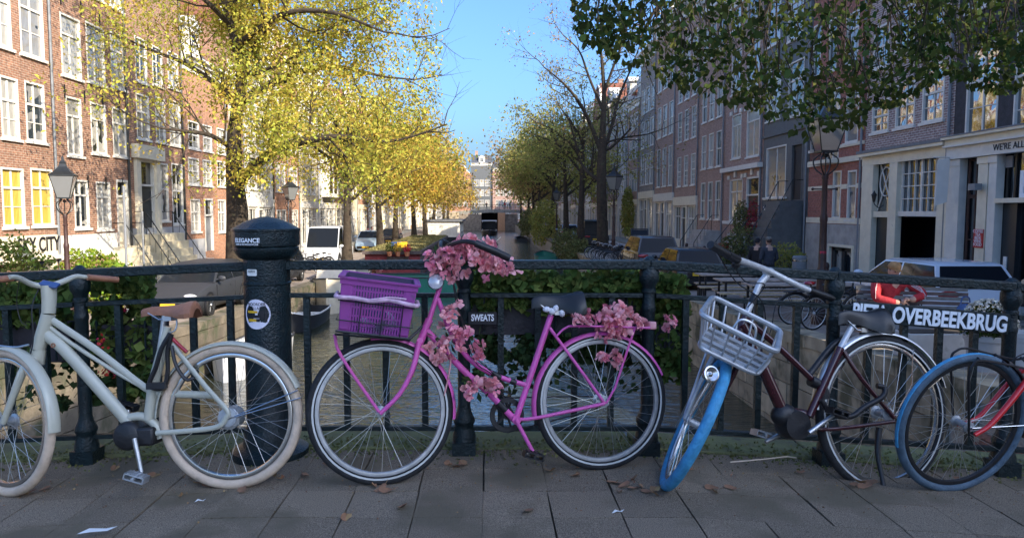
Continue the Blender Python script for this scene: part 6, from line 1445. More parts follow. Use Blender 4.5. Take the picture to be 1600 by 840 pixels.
bush('feathery green plant beside the slate house steps', (11.6, 29.0, sz(29)), (.8, .7, .8), 1600, 'leaf_green', .11)
bush('tall green creeper on the grey house beyond the cream shop fronts', (13.1, 70.5, -1.0), (.5, 2.2, 2.6), 1800, 'leaf_green', .22, 'climbing plant', 'vine')

# ------------------------------------------------------------------ street lamps
def lamp():
    t = thing('street_lamp', 'brown iron lamp post with crown lantern in front of the red brick house', 'street lamp', (P(1285, 400, 15.5).x, 15.5, sz(15.5)))
    b = MB(); b.lathe([(.20, 0), (.20, .35), (.16, .42), (.13, .5), (.14, .62), (.11, .70), (.10, 1.15), (.12, 1.2), (.085, 1.3), (.075, 2.3), (.085, 2.35), (.085, 2.42), (.062, 2.5), (.058, 3.25), (.075, 3.3), (.06, 3.38)], 16); b.build('post', 'lamp_brown', t)
    b = MB()
    for s_ in (-1, 1): b.tube([(0, 0, 3.05), (s_*.26, 0, 3.05)], .018, 6); b.ball((s_*.27, 0, 3.05), .035, 7, 5)
    b.build('ladder_bar', 'lamp_brown', t)
    b = MB()
    for k in range(4):
        a = pi/4+k*pi/2; b.tube(bez([(cos(a)*.04, sin(a)*.04, 3.35), (cos(a)*.22, sin(a)*.22, 3.5), (cos(a)*.27, sin(a)*.27, 3.7), (cos(a)*.12, sin(a)*.12, 3.83), (cos(a)*.19, sin(a)*.19, 3.9)], 4), .017, 5)
    b.tube([(0, 0, 3.38), (0, 0, 3.75)], .015, 6); b.ball((0, 0, 3.79), .05, 8, 6); b.build('crown_bracket', 'lamp_black', t)
    b = MB(); b.add([(sx*.17, sy*.17, 3.9) for sx, sy in ((-1, -1), (1, -1), (1, 1), (-1, 1))]+[(sx*.33, sy*.33, 4.55) for sx, sy in ((-1, -1), (1, -1), (1, 1), (-1, 1))], [(0, 1, 5, 4), (1, 2, 6, 5), (2, 3, 7, 6), (3, 0, 4, 7)]); b.build('lantern_glass', 'lamp_glass', t)
    b = MB()
    for sx, sy in ((-1, -1), (1, -1), (1, 1), (-1, 1)): b.tube([(sx*.172, sy*.172, 3.88), (sx*.332, sy*.332, 4.56)], .012, 4)
    b.bx(-.19, .19, -.19, .19, 3.86, 3.895); b.build('lantern_frame', 'lamp_black', t)
    b = MB(); b.lathe([(.50, 4.56), (.50, 4.60), (.34, 4.68), (.30, 4.72), (.16, 4.84), (.12, 4.95), (.13, 4.97), (.05, 5.05), (.04, 5.15), (0, 5.2)], 4, R=Matrix.Rotation(pi/4, 3, 'Z')); b.build('lantern_roof', 'lamp_black', t); return t
lp = lamp(); lp.scale = (.93,)*3
b = MB(); b.lathe([(.079, 1.55), (.079, 1.75)], 12, a0=pi, a1=2*pi); st = b.build('sticker', 'petal_white', lp); b = MB(); b.lathe([(.081, 1.6), (.081, 1.66)], 12, a0=pi*1.1, a1=1.9*pi); b.build('print', 'petal_red', st)
G_ = 'iron street lamps along the quays'; lp['group'] = G_
for lb, (x, y), s_ in (('iron lamp post with crown lantern in front of the house with the CITY sign', (-11.0, 19.2), .83), ('lamp post with crown lantern in front of the orange pair of houses', (-10.6, 39.5), .95), ('lamp post between the bare elm and the grey house with creeper', (6.7, 40.0), 1.0), ('farther lamp post among the green elms on the right quay', (6.7, 74), 1.0), ('farther lamp post among the golden elms on the left quay', (-10.2, 62), 1.0)):
    dup(lp, lb, (x, y, (szl if x < 0 else sz)(y)), group=G_, scale=s_, rot=(0, 0, .1*y))
# ------------------------------------------------------------------ vehicles
def car(label, loc, heading, paint, kind='hatch', L=4.2, W=1.78, H=1.45, name='parked_car', plate=True, group=None):
    """car in its own frame: front towards +x, wheels on z = 0"""
    t = thing(name, label, 'van' if kind == 'van' else 'car', loc, (0, 0, heading), group); h = L/2
    if kind == 'van':
        belt = [(-h, .35, .95), (-h+.05, .95, 1.0), (-h*.5, 1.0, 1.0), (h*.35, 1.0, 1.0), (h*.62, 1.02, 1.0), (h*.82, .98, .97), (h-.05, .80, .88), (h, .55, .80)]
        gh = [(-h+.02, -h+.06), (h*.42, h*.66)]; top = H
    else:
        hd = {'hatch': .70, 'suv': .80, 'wagon': .70, 'mini': .68}[kind]; bl = {'hatch': .92, 'suv': 1.05, 'wagon': .92, 'mini': .90}[kind]
        belt = [(-h, .42, .80), (-h+.04, bl-.18, .90), (-h+.12, bl-.02, .95), (-h*.5, bl, 1.0), (0, bl, 1.0), (h*.36, bl-.02, .99), (h*.55, bl-.06, .98), (h*.80, hd+.06, .95), (h-.06, hd-.08, .86), (h, .42, .76)]
        gh = {'hatch': [(-h+.10, -h+.42), (h*.08, h*.42)], 'suv': [(-h+.10, -h+.38), (h*.10, h*.42)], 'wagon': [(-h+.10, -h+.45), (h*.06, h*.40)], 'mini': [(-h+.12, -h+.40), (h*.12, h*.45)]}[kind]; top = H
    vs = []; K = 12; b = MB()
    for x, zt, wf in belt:
        w_ = W/2*wf; zb = .20
        ring = [(-w_*.86, zb), (-w_*.97, zb+.10), (-w_, (zb+zt)/2-.02), (-w_*.985, zt-.10), (-w_*.93, zt-.015), (-w_*.5, zt+.012), (w_*.5, zt+.012), (w_*.93, zt-.015), (w_*.985, zt-.10), (w_, (zb+zt)/2-.02), (w_*.97, zb+.10), (w_*.86, zb)]
        vs += [V((x, y, z)) for y, z in ring]
    fs = []
    for i in range(len(belt)-1):
        for j in range(K): fs.append((i*K+j, i*K+(j+1) % K, (i+1)*K+(j+1) % K, (i+1)*K+j))
    fs += [tuple(range(K)), tuple((len(belt)-1)*K+j for j in range(K))]; b.add(vs, fs); body = b.build('body', paint, t)
    zbelt = max(q[1] for q in belt)-.03; (xb0, xt0), (xt1, xb1) = gh; wb, wt = W/2*.93, W/2*(.90 if kind == 'van' else .76)
    zm = (zbelt+top)/2
    st = [(xb0, xb1, zbelt, wb, 0), ((xb0+xt0*2)/3+.02, (xb1+xt1*2)/3-.01, zbelt+(top-zbelt)*.62, wb*.35+wt*.65, 0), (xt0, xt1, top-.06, wt, 0), (xt0+.10, xt1-.14, top-.012, wt*.86, 0), (xt0+.3, xt1-.4, top, wt*.5, 0)]
    b = MB(); vs = []
    for xa, xc, z, w_, _ in st: vs += [V((xa, -w_, z)), V((xc, -w_, z)), V((xc, w_, z)), V((xa, w_, z))]
    fs = [(i*4+j, i*4+(j+1) % 4, i*4+4+(j+1) % 4, i*4+4+j) for i in range(len(st)-1) for j in range(4)]+[(16, 17, 18, 19)]
    b.add(vs, fs); b.build('roof', paint, body)
    def on(i, j, sx, sy, e=.006):   # inset glass panels on the cabin
        pass
    def panel(name, a, c, d, e_, ins=.07, lift=.008, parent=None, m='car_glass', insb=None):
        q = [V(a), V(c), V(d), V(e_)]; ce = sum(q, V((0, 0, 0)))/4; n_ = (q[1]-q[0]).cross(q[3]-q[0]).normalized()
        if n_.dot(ce-V((0, 0, zm-.3))) < 0: n_ = -n_
        q = [p+(ce-p).normalized()*ins+n_*lift for p in q]; b = MB(); b.add(q+[p-n_*lift*1.5 for p in q], [(0, 1, 2, 3), (7, 6, 5, 4), (0, 4, 5, 1), (1, 5, 6, 2), (2, 6, 7, 3), (3, 7, 4, 0)]); return b.build(name, m, parent or t)
    A_ = lambda i, k, s_: V((st[i][k], s_*st[i][3], st[i][2]))
    panel('windscreen', A_(0, 1, -1), A_(0, 1, 1), A_(2, 1, 1), A_(2, 1, -1), .06, .012); 
    if kind != 'van': panel('rear_window', A_(0, 0, -1), A_(0, 0, 1), A_(2, 0, 1), A_(2, 0, -1), .07, .012)
    for s_ in (-1, 1):
        xm = xb0+(xb1-xb0)*(.5 if kind != 'van' else .70)
        lo0, lo1, up0, up1 = A_(0, 0, s_), A_(0, 1, s_), A_(2, 0, s_), A_(2, 1, s_); k_ = (xm-xb0)/(xb1-xb0)
        ml, mu = lo0.lerp(lo1, k_), V((xm, up0.y, up0.z))
        panel('side_window', ml, lo1, up1, mu, .05, .014)
        if kind != 'van': panel('side_window', lo0, ml, mu, up0, .05, .014)
    r_ = {'hatch': .31, 'suv': .35, 'wagon': .32, 'mini': .30, 'van': .34}[kind]
    for x in (-h*.60, h*.64):
        for s_ in (-1, 1):
            y = s_*(W/2-.10)
            b = MB(); b.lathe([(0, .08), (r_*1.12, .085), (r_*1.12, .1085), (0, .1086)], 20, c=(x, y, r_+.01), R=Matrix.Rotation(-s_*pi/2, 3, 'X')); b.build('wheel_arch', 'plastic_black', body)
            b = MB(); b.lathe([(r_*.62, -.09), (r_*.94, -.09), (r_, -.06), (r_, .10), (r_*.94, .125), (r_*.66, .125), (r_*.62, .11)], 22, R=Matrix.Rotation(-s_*pi/2, 3, 'X')); wh = b.build('wheel', 'rubber', t, loc=(x, y, r_))
            b = MB(); b.lathe([(r_*.66, .118), (r_*.60, .10), (r_*.58, .085)], 20, R=Matrix.Rotation(-s_*pi/2, 3, 'X'))
            for q in range(5):
                a = 2*pi*q/5; b.box((cos(a)*r_*.34, s_*.112, sin(a)*r_*.34), (r_*.60, .018, r_*.15), Matrix.Rotation(-a, 3, 'Y'))
            b.ball((0, s_*.112, 0), r_*.14, 8, 5); b.build('rim', 'alu', wh)
    zl = {'hatch': .80, 'suv': .88, 'wagon': .78, 'mini': .74, 'van': .85}[kind]
    for s_ in (-1, 1):
        b = MB(); b.ball((0, 0, 0), .1, 12, 8, (.7, 2.3, .8)); b.build('taillight', 'taillight', t, loc=(-h+.055, s_*W*.345, zl), rot=(0, -.2, 0))
        b = MB(); b.ball((0, 0, 0), .1, 12, 8, (1.1, 1.9, .75)); b.build('headlight', 'lens', t, loc=(h*.93 if kind != 'van' else h-.06, s_*W*.33, .62 if kind != 'van' else .75))
        b = MB(); b.ball((0, 0, 0), .09, 9, 7, (.7, 1.3, .9)); b.tube([(0, 0, 0), (.02, -s_*.16, -.04)], .02, 5); b.build('wing_mirror', paint, t, loc=(xb1-.12, s_*(W/2+.10), zbelt+.12))
        b = MB(); b.tube([(-.09, 0, 0), (.09, 0, 0)], .014, 5); b.build('door_handle', paint, body, loc=(-.25, s_*(W/2+.005), zbelt-.15))
    b = MB(); b.bx(-h-.02, -h+.06, -W*.40, W*.40, .28, .40); b.build('rear_bumper', 'plastic_black', t); b = MB(); b.bx(h-.08, h+.02, -W*.36, W*.36, .26, .46); b.build('grille', 'plastic_black', t)
    b = MB(); b.bx(-h-.032, -h-.021, -.26, .26, .52 if kind != 'van' else .6, .63 if kind != 'van' else .71); b.build('number_plate', 'yellow_paint', t)
    b = MB(); b.bx(h+.021, h+.03, -.26, .26, .34, .45); b.build('number_plate', 'yellow_paint', t)
    b = MB()
    for x in (xb0+(xb1-xb0)*.5, xb1-.02, xb0+.42):
        for s_ in (-1, 1): b.bx(x-.004, x+.004, s_*(W/2*.985)-.012, s_*(W/2*.985)+.012, .36, zbelt-.06)
    b.build('door_gap', 'plastic_black', body); return t
g_ = G(305, 507, -1.72)
car('dark grey estate car with alloy wheels parked beside the left quay, behind brown saddle', (g_.x-.80, 22.0, szl(21)), -pi/2, 'car_grey', 'wagon', 4.5, 1.8, 1.43)
car('grey hatchback parked just right of the pillar on the left quay', (-9.2, 31.5, szl(31)), -pi/2, 'car_grey', 'hatch', 4.0, 1.75, 1.45)
car('white delivery van facing the bridge on the left quay', (-9.6, 44, szl(44)), -pi/2, 'hull_white', 'van', 5.2, 2.0, 2.2, name='delivery_van')
car('pale blue car behind the white van', (-9.4, 58, szl(58)), -pi/2, 'car_blue', 'suv', 4.2, 1.8, 1.6)
car('small dark car parked farthest on the left quay', (-9.3, 70, szl(70)), -pi/2, 'car_navy', 'hatch', 4.2, 1.8, 1.5)
car('small black car with round tail lights, nearer of two dark cars on the right', (6.95, 26.2, sz(26)), pi/2, 'car_black', 'mini', 3.8, 1.68, 1.40)
car('large dark blue estate car behind the small black car on the right quay', (7.0, 32.8, sz(32)), pi/2, 'car_navy', 'suv', 4.7, 1.86, 1.68)
car('pale blue grey car half hidden by trunks on the right quay', (7.6, 72, sz(70)), pi/2, 'car_blue', 'hatch', 4.2, 1.8, 1.5)
car('black van parked among trees on the right quay', (8.0, 58, sz(58)), pi/2, 'car_black', 'van', 5.0, 1.95, 2.1, name='parked_van')
car('red van standing far along the right quay', (7.4, 140, sz(100)), pi/2, 'red_paint', 'van', 5.0, 1.95, 2.4, name='parked_van')
car('white hatchback with big red tail lights parked behind the bridge name board', (9.75, 16.7, sz(16.7)-.03), pi/2, 'car_white', 'hatch', 4.3, 1.80, 1.42)
# ------------------------------------------------------------------ background bicycles
def simple_bike(label, loc, rot, m='plastic_black', basket=None, group='bicycles parked along the quays'):
    t = thing('bicycle', label, 'bicycle', loc, rot, group)
    for x, nm in ((-.52, 0), (.52, 1)):
        b = MB(); b.tube([V((.325*cos(2*pi*i/28), 0, .325*sin(2*pi*i/28))) for i in range(28)], .019, 5, closed=True, ref=(0, 1, 0)); w_ = b.build('wheel', 'rubber', t, loc=(x, 0, .345))
        b = MB(); b.tube([V((.30*cos(2*pi*i/28), 0, .30*sin(2*pi*i/28))) for i in range(28)], .009, 4, closed=True, ref=(0, 1, 0)); b.build('rim', 'satin', w_)
        b = MB(); b.ball((0, 0, 0), .03, 6, 4)
        for i in range(20): a = 2*pi*i/20; b.tube([(0, .02*(-1)**i, 0), (.3*cos(a), 0, .3*sin(a))], .0022, 3, caps=False)
        b.build('spokes', 'satin', w_, kind='stuff')
        b = MB(); b.tube(arc((0, 0), .36, 10, 150, 10), .014, 4, flat=1.5); b.build('mudguard', m, t, loc=(x, 0, .345))
    b = MB(); b.tube([(.40, 0, .92), (.37, 0, .70), (.34, 0, .62)], .018, 6); b.tube([(.36, 0, .66), (-.06, 0, .30)], .018, 6); b.tube([(.38, 0, .80), (-.16, 0, .58)], .014, 6); b.tube([(-.06, 0, .30), (-.22, 0, .86)], .015, 6)
    for s_ in (-.05, .05): b.tube([(-.06, s_*.4, .30), (-.52, s_, .345)], .009, 5); b.tube([(-.18, s_*.4, .72), (-.52, s_, .345)], .009, 5); b.tube([(.35, s_, .62), (.42, s_, .48), (.52, s_, .345)], .011, 5)
    b.build('frame', m, t)
    b = MB(); b.tube(bez([(.22, -.28, .98), (.36, -.2, 1.0), (.41, 0, .96), (.36, .2, 1.0), (.22, .28, .98)], 4), .012, 6); b.tube([(.40, 0, .92), (.41, 0, .97)], .015, 6); b.build('handlebar', 'satin', t)
    b = MB(); b.ball((-.24, 0, .90), .1, 9, 6, (1.3, .8, .42)); b.build('saddle', 'saddle_black', t)
    b = MB(); b.bx(-.78, -.36, -.06, .06, .715, .727); b.tube([(-.7, .06, .72), (-.53, .06, .36)], .006, 4); b.tube([(-.7, -.06, .72), (-.53, -.06, .36)], .006, 4); b.build('rear_rack', 'plastic_black', t)
    b = MB(); b.lathe([(.0, -.01), (.08, -.01), (.08, .01), (0, .01)], 12, c=(-.06, .05, .3), R=Matrix.Rotation(pi/2, 3, 'X')); b.tube([(-.06, -.08, .3), (.04, -.1, .16)], .01, 5); b.box((.05, -.14, .15), (.1, .08, .02)); b.build('crank', 'plastic_black', t)
    if basket: b = MB(); b.bx(.48, .82, -.19, .19, .72, .98); b.build('basket', basket, t)
    return t
bq = simple_bike('black bicycle with red saddle cover beside the near right lamp post', (P(1279, 490, 15.2).x, 15.2, sz(15.2)), (radians(6), 0, 0))
for o in bq.children:
    if o.name.startswith('saddle'): 
        o.data = o.data.copy(); o.data.materials.clear(); o.data.materials.append(MATS['taillight'])
b2 = simple_bike('dark bicycle half hidden at left of the bicycle pile', (6.5, 41, sz(41)), (.12, 0, radians(15)))
cols = ['plastic_black', 'bike_sage', 'car_navy', 'satin', 'bike_red', 'plastic_black', 'hull_cream']
wd_ = ['nearest', 'second', 'third', 'fourth', 'fifth', 'sixth', 'seventh', 'eighth', 'ninth', 'tenth', 'eleventh', 'twelfth']
for i in range(12):
    c = dup(b2, '%s bicycle in the pile on the right quay edge, counted from the bridge' % wd_[i], (6.55+.2*sin(i*3), 36.6+i*.62, sz(40)), (radians(8+6*sin(i*2)), 0, radians(12*sin(i*5)+(0 if i % 2 else 180))))
for i, (x, y, h_) in enumerate(((-10.6, 27.6, 100), (-9.0, 36.8, 170), (-9.1, 38.0, 185), (-9.0, 39.0, 165), (-12.6, 25.8, 92), (-12.8, 33, 88))):
    dup(b2, '%s leaning on the left quay side' % ('black bicycle at the foot of the stone steps', 'black bicycle right of the pillar cap', 'second black bicycle right of the pillar cap', 'third black bicycle right of the pillar cap', 'bicycle on the railed stoop', 'bicycle against the orange brick house')[i], (x, y, szl(y) if i != 4 else szl(y)+.1), (.1, 0, radians(h_)))
dup(b2, 'bicycle standing on its wheels behind the red jacketed person', (P(1318, 480, 14.2).x, 14.6, sz(14.6)), (.08, 0, radians(20)))
ms = thing('cargo_bike', 'black cargo bicycle with curved rain hood behind the dark blue car', 'cargo bike', (7.6, 37.6, sz(37)), (0, 0, radians(80)))
b = MB(); b.prism([(-.9, .35), (.1, .35), (.25, .9), (-1.0, .9)], -.4, .4); b.build('box', 'plastic_black', ms); b = MB()
for y in (-.4, .4): b.tube(bez([(-1.0, y, .9), (-.95, y, 1.5), (-.5, y, 1.85), (.05, y, 1.6), (.2, y, .9)], 5), .03, 6)
b.tube([(-.5, -.4, 1.84), (-.5, .4, 1.84)], .03, 6); b.tube([(.2, -.4, .92), (.2, .4, .92)], .03, 6); b.build('hood_frame', 'plastic_black', ms)
b = MB(); b.quad((-.92, -.38, .95), (-.92, .38, .95), (-.5, .38, 1.8), (-.5, -.38, 1.8)); b.build('hood', 'car_glass', ms)
for x in (-1.25, .9): b = MB(); b.tube([V((.26*cos(2*pi*i/20), 0, .26*sin(2*pi*i/20))) for i in range(20)], .025, 5, closed=True, ref=(0, 1, 0)); b.build('wheel', 'rubber', ms, loc=(x, 0, .29))
# ------------------------------------------------------------------ tables and benches on the right quay
def table_set(label, x, y, L=2.6):
    t = thing('picnic_table', label, 'table', (x, y, sz(y)), group='long wooden tables beside the parked black car')
    b = MB()
    for k in range(5): b.bx(0, L, -.35+k*.142, -.35+k*.142+.132, .73, .765)
    b.build('table_top', 'wood_bench', t)
    for xx in (.15, L-.15):
        for yy in (-.28, .30): b = MB(); b.bx(xx-.025, xx+.025, yy-.025, yy+.025, 0, .73); b.build('leg', 'plastic_black', t)
    b = MB(); b.bx(.15, L-.15, -.02, .02, .66, .70); b.build('rail', 'plastic_black', t)
def bench(label, x, y, L=2.5):
    t = thing('bench', label, 'bench', (x, y, sz(y)), group='long benches at the wooden tables')
    for k in range(2): b = MB(); b.bx(0, L, -.14+k*.142, -.14+k*.142+.132, .42, .455); b.build('plank', 'wood_bench', t)
    b = MB(); b.bx(0, L, -.155, -.141, .41, .455); b.build('edge', 'wood_edge', t)
    for xx in (.12, L-.12):
        for yy in (-.1, .1): b = MB(); b.bx(xx-.02, xx+.02, yy-.02, yy+.02, 0, .42); b.build('leg', 'plastic_black', t)
for i, (y, u) in enumerate(((17.2, 1166), (19.4, 1120), (21.6, 1090))):
    x = P(u, 440, y).x; nm = ('nearest', 'middle', 'farthest')[i]
    table_set('%s long wooden table on black legs by the right quay' % nm, x, y); bench('long bench on the canal side of the %s wooden table' % nm, x-.15, y-.62); bench('long bench on the house side of the %s wooden table' % nm, x+.1, y+.62)
# grey slatted seat behind the name board
sx = P(1436, 475, 12.2).x
t = thing('slatted_bench', 'grey slatted bench with tilted back, the person in red leans on it', 'bench', (sx, 12.4, sz(12.4)), (0, 0, radians(-16)))
for k in range(5): b = MB(); b.box((0, .0+k*.03, .62+k*.075), (1.7, .02, .06)); b.build('back_slat', 'plank_dark' if k % 2 else 'bench_grey', t)
for k in range(4): b = MB(); b.box((0, -.1-k*.1, .44), (1.7, .08, .03)); b.build('seat_slat', 'bench_grey', t)
for xx in (-.75, .75): b = MB(); b.bx(xx-.03, xx+.03, -.42, -.36, 0, .43); b.bx(xx-.03, xx+.03, .02, .08, 0, .62); b.build('leg', 'plastic_black', t)
t = thing('stone_planter', 'low weathered grey box planter in front of the white car', 'planter', (P(1470, 540, 10.6).x, 10.8, sz(10.8))); b = MB(); b.box((0, 0, .19), (.95, .42, .38)); b.build('box', 'planter_grey', t, bevel=.02); b = MB(); b.box((0, 0, .385), (.86, .33, .02)); b.build('soil', 'dark_earth', t)
t = thing('bag', 'blue cloth bag hanging at the end of the grey slatted bench', 'bag', P(1508, 484, 11.8)); b = MB(); b.ball((0, 0, 0), .12, 10, 8, (1.2, .7, .9)); b.tube(bez([(-.08, 0, .08), (-.05, 0, .2), (.05, 0, .2), (.08, 0, .08)], 4), .012, 5); b.build('bag', 'display', t)
def pot(label, u, v, y, r, h_, fl=None):
    g_ = P(u, v, y); zt = g_.z; t = thing('flower_pot', label, 'flower pot', (g_.x, y, zt-h_))
    b = MB(); b.lathe([(r*.70, 0), (r*.95, h_*.86), (r*1.02, h_*.87), (r*1.04, h_), (r*.92, h_), (r*.9, h_*.9), (0, h_*.9)], 24); b.build('pot', 'planter_grey', t)
    if fl:
        q = rng.normal(size=(2400, 3)); q /= np.linalg.norm(q, axis=1)[:, None]; q = q*(rng.random(2400)[:, None]**.4)*np.array([r*1.25, r*1.1, fl]); q = q[q[:, 2] > -.1]+np.array([0, 0, h_+.08])
        link('foliage', leaf_mesh('foliage', q, .05, 'leaf_dark', 0, .5), t, 'stuff'); q2 = rng.normal(size=(500, 3)); q2 /= np.linalg.norm(q2, axis=1)[:, None]; q2[:, 2] = abs(q2[:, 2]); q2 = q2*np.array([r*1.3, r*1.15, fl*1.05])+np.array([0, 0, h_+.08])
        link('blossom', leaf_mesh('blossom', q2, .045, 'petal_white', 0, .95), t, 'stuff')
    return t
pot('large pale pot of white chrysanthemums behind the bridge name board', 1543, 522, 9.6, .27, .55, .36)
pot('pale pot at the right edge behind the last railing post', 1598, 518, 8.8, .20, .42, .0)
t = thing('waste_bin', 'small red bin by the plum house shrubs', 'bin', (11.4, 36, sz(36))); b = MB(); b.lathe([(.22, .5), (.25, .55), (.27, 1.15), (.22, 1.2), (0, 1.22)], 14); b.build('bin', 'red_paint', t); b = MB(); b.tube([(0, 0, 0), (0, 0, .5)], .04, 8); b.build('post', 'plastic_black', t)
t = thing('utility_box', 'grey cylinder bin between slate house steps and red brick house', 'bin', (11.6, 27.6, sz(27))); b = MB(); b.lathe([(.26, 0), (.26, .95), (.22, 1.0), (0, 1.02)], 18); b.build('body', 'grey_paint', t); b = MB(); b.lathe([(.27, .8), (.27, .86)], 18); b.build('band', 'steel', t)
# bollards
bl_ = thing('bollard', 'first brown iron bollard from the bridge along the right houses', 'bollard', (11.2, 21, sz(21)), group='bollards along the right houses')
b = MB(); b.lathe([(.11, 0), (.11, .15), (.085, .18), (.075, .75), (.09, .78), (.09, .84), (.06, .92), (0, .95)], 10); b.build('post', 'lamp_brown', bl_)
for i, y in enumerate((24.5, 31.6, 35, 38.5, 42, 45.5, 49, 53, 57)): dup(bl_, '%s brown iron bollard from the bridge along the right houses' % ordw[i+1], (11.2, y, sz(y)))
# tall thin sign posts on the left quay
for i, (u, v0, v1, y) in enumerate(((193, 290, 440, 20), (222, 330, 450, 24))):
    p0 = P(u, v0, y); t = thing('sign_post', ('thin grey pole in front of the brown brick house', 'thin grey pole in front of the stoop')[i], 'pole', (p0.x, y, szl(y))); b = MB(); b.tube([(0, 0, 0), (0, 0, p0.z-szl(y))], .035, 8); b.build('pole', 'grey_paint', t); b = MB(); b.lathe([(.05, 0), (.05, .2), (.036, .24)], 8); b.build('foot', 'grey_paint', t)
# ------------------------------------------------------------------ boats
def hull(t, L, W, D, m, m2=None, fb=.6, bow=.35, name='hull'):
    """pointed hull: bow towards +y, waterline z = 0"""
    st = [(-.5, .78, 0), (-.42, .92, 0), (-.2, 1, 0), (.1, 1, 0), (.3, .86, .04), (.42, .55, .1), (.5, .04, .18)]; b = MB(); vs = []
    for y, w_, up in st:
        hw = W/2*w_; z = fb+up*bow*4
        vs += [V((-hw*.6, y*L, -D)), V((-hw*.92, y*L, 0)), V((-hw, y*L, z)), V((-hw*.9, y*L, z)), V((hw*.9, y*L, z)), V((hw, y*L, z)), V((hw*.92, y*L, 0)), V((hw*.6, y*L, -D))]
    fs = []
    for i in range(len(st)-1):
        for j in range(8):
            if j == 3: continue
            fs.append((i*8+j, i*8+(j+1) % 8, i*8+8+(j+1) % 8, i*8+8+j))
    fs += [tuple(range(8)), tuple((len(st)-1)*8+j for j in range(8))]; b.add(vs, fs)
    b.build(name, m, t)
    b = MB(); k = len(st); dv = []
    for y, w_, up in st: hw = W/2*w_*.89; z = fb*.45+up*bow*2; dv += [V((-hw, y*L*.98, z)), V((hw, y*L*.98, z))]
    b.add(dv, [(2*i, 2*i+1, 2*i+3, 2*i+2) for i in range(k-1)]); b.build('deck', m2 or m, t)
    b = MB()
    for s_ in (-1, 1): b.tube([V((s_*W/2*w_*1.0, y*L, fb+up*bow*4+.01)) for y, w_, up in st], .035, 5)
    b.build('gunwale', 'hull_black' if m != 'hull_black' else 'hull_white', t)
def boat(label, loc, heading, L, W, m, m2=None, fb=.6, name='moored_boat', **k):
    t = thing(name, label, 'boat', loc, (0, 0, heading)); hull(t, L, W, .25, m, m2, fb, **k); return t
t = boat('dark open dinghy moored at the left quay right of the pillar', (P(468, 500, 27.5).x, 28, ZW), pi, 4.2, 1.5, 'hull_black', 'plank_dark', .5)
b = MB(); b.bx(-.6, .6, -.6, -.35, .35, .42); b.bx(-.6, .6, .6, .85, .35, .42); b.build('thwart', 'hull_white', t)
t = boat('white dinghy half hidden by the pillar at the left quay', (-6.7, 20.6, ZW), pi, 4.4, 1.5, 'hull_white', 'hull_white', .55)
b = MB(); b.bx(-.5, .5, -.9, -.6, .3, .36); b.build('thwart', 'plank_dark', t)
t = boat('cream motor boat with rounded bow under the purple crate', (P(520, 450, 32).x, 34.0, ZW), pi, 6.2, 2.1, 'hull_cream', 'hull_cream', 1.35, bow=.2)
b = MB(); b.prism([(-2.4, 1.2), (1.6, 1.2), (1.0, 1.9), (-2.0, 1.95)], -.85, .85, 'x'); b.build('cabin', 'hull_cream', t)
t = boat('long green hulled barge moored between cream boat and grass roofed houseboat', (P(640, 430, 37).x, 38.2, ZW), pi/2, 6.5, 2.6, 'hull_green', 'plank_dark', 1.0, bow=.1)
b = MB(); b.tube([(0, -2.5, 1.0), (.3, -4.6, 3.0)], .02, 5); b.build('mooring_rope', 'hull_cream', t)
# grass roofed houseboat
hx0, hx1, hy0, hy1 = -7.25, -4.05, 42.5, 70; zt = -.95
t = thing('houseboat', 'low houseboat with grassy roof, dark red planked side and flower pots at its end', 'houseboat', ((hx0+hx1)/2, hy0, ZW)); o = t.location
w2 = (hx1-hx0)/2; Lh = hy1-hy0; hz = zt-ZW
b = MB(); b.bx(-w2-.1, w2+.1, -.6, Lh+.3, -.3, .55); b.build('hull', 'hull_black', t)
b = MB(); b.bx(-w2, w2, .4, Lh, .551, hz-.2); b.build('cabin', 'hull_red', t)
b = MB(); b.box((0, 0, 0), (.03, .17, hz-.85)); pm_ = b.mesh('plank', 'plank_dark')
for k in range(150): link('plank', pm_, t, None, 0, (w2+.018, .5+k*.18, .55+(hz-.75)/2+.02))
b = MB(); b.bx(-w2-.12, w2+.12, .2, Lh+.1, hz-.19, hz); b.build('roof', 'plank_dark', t)
gp = np.column_stack([rng.uniform(-w2, w2, 9000), rng.uniform(.3, Lh, 9000), hz+rng.random(9000)*.10]); link('roof_grass', leaf_mesh('roof_grass', gp, .13, 'roof_grass', -1.2, .3), t, 'stuff')
b = MB(); b.bx(-w2, w2, .22, Lh, hz+.002, hz+.03); b.build('turf', 'roof_grass', t)
b = MB(); b.bx(-w2*.2, w2*.9, .33, .398, .75, hz-.35); b.build('end_panel', 'hull_red', t)
for i, (x, m_, lb, r) in enumerate(((-1.2, 'leaf_rust', 'rust coloured potted shrub at the houseboat end', .34), (-.75, 'silk_pink', 'pink potted flowers at the houseboat end', .26), (-.1, 'leaf_dark', 'dark green potted plant at the houseboat end', .32), (.35, 'leaf_gold', 'yellow potted chrysanthemums at the houseboat end', .3), (.9, 'petal_red', 'red potted flowers at the houseboat corner', .25))):
    p_ = thing('potted_plant', lb, 'potted plant', (o.x+x, hy0+.02+.1*(i % 2), ZW+hz-.30 if i > 1 else ZW+.56)); b = MB(); b.lathe([(.11, 0), (.17, .26), (.15, .26), (0, .24)], 10); b.build('pot', 'terracotta', p_)
    q = rng.normal(size=(260, 3)); q /= np.linalg.norm(q, axis=1)[:, None]; q = q*(rng.random(260)[:, None]**.4)*r+np.array([0, 0, .26+r*.8]); link('foliage', leaf_mesh('foliage', q, .08, m_, 0, .7), p_, 'stuff')
b = MB(); b.bx(-.3, .95, .2, .32, hz-.62, hz-.34); b.build('shelf', 'plank_dark', t)
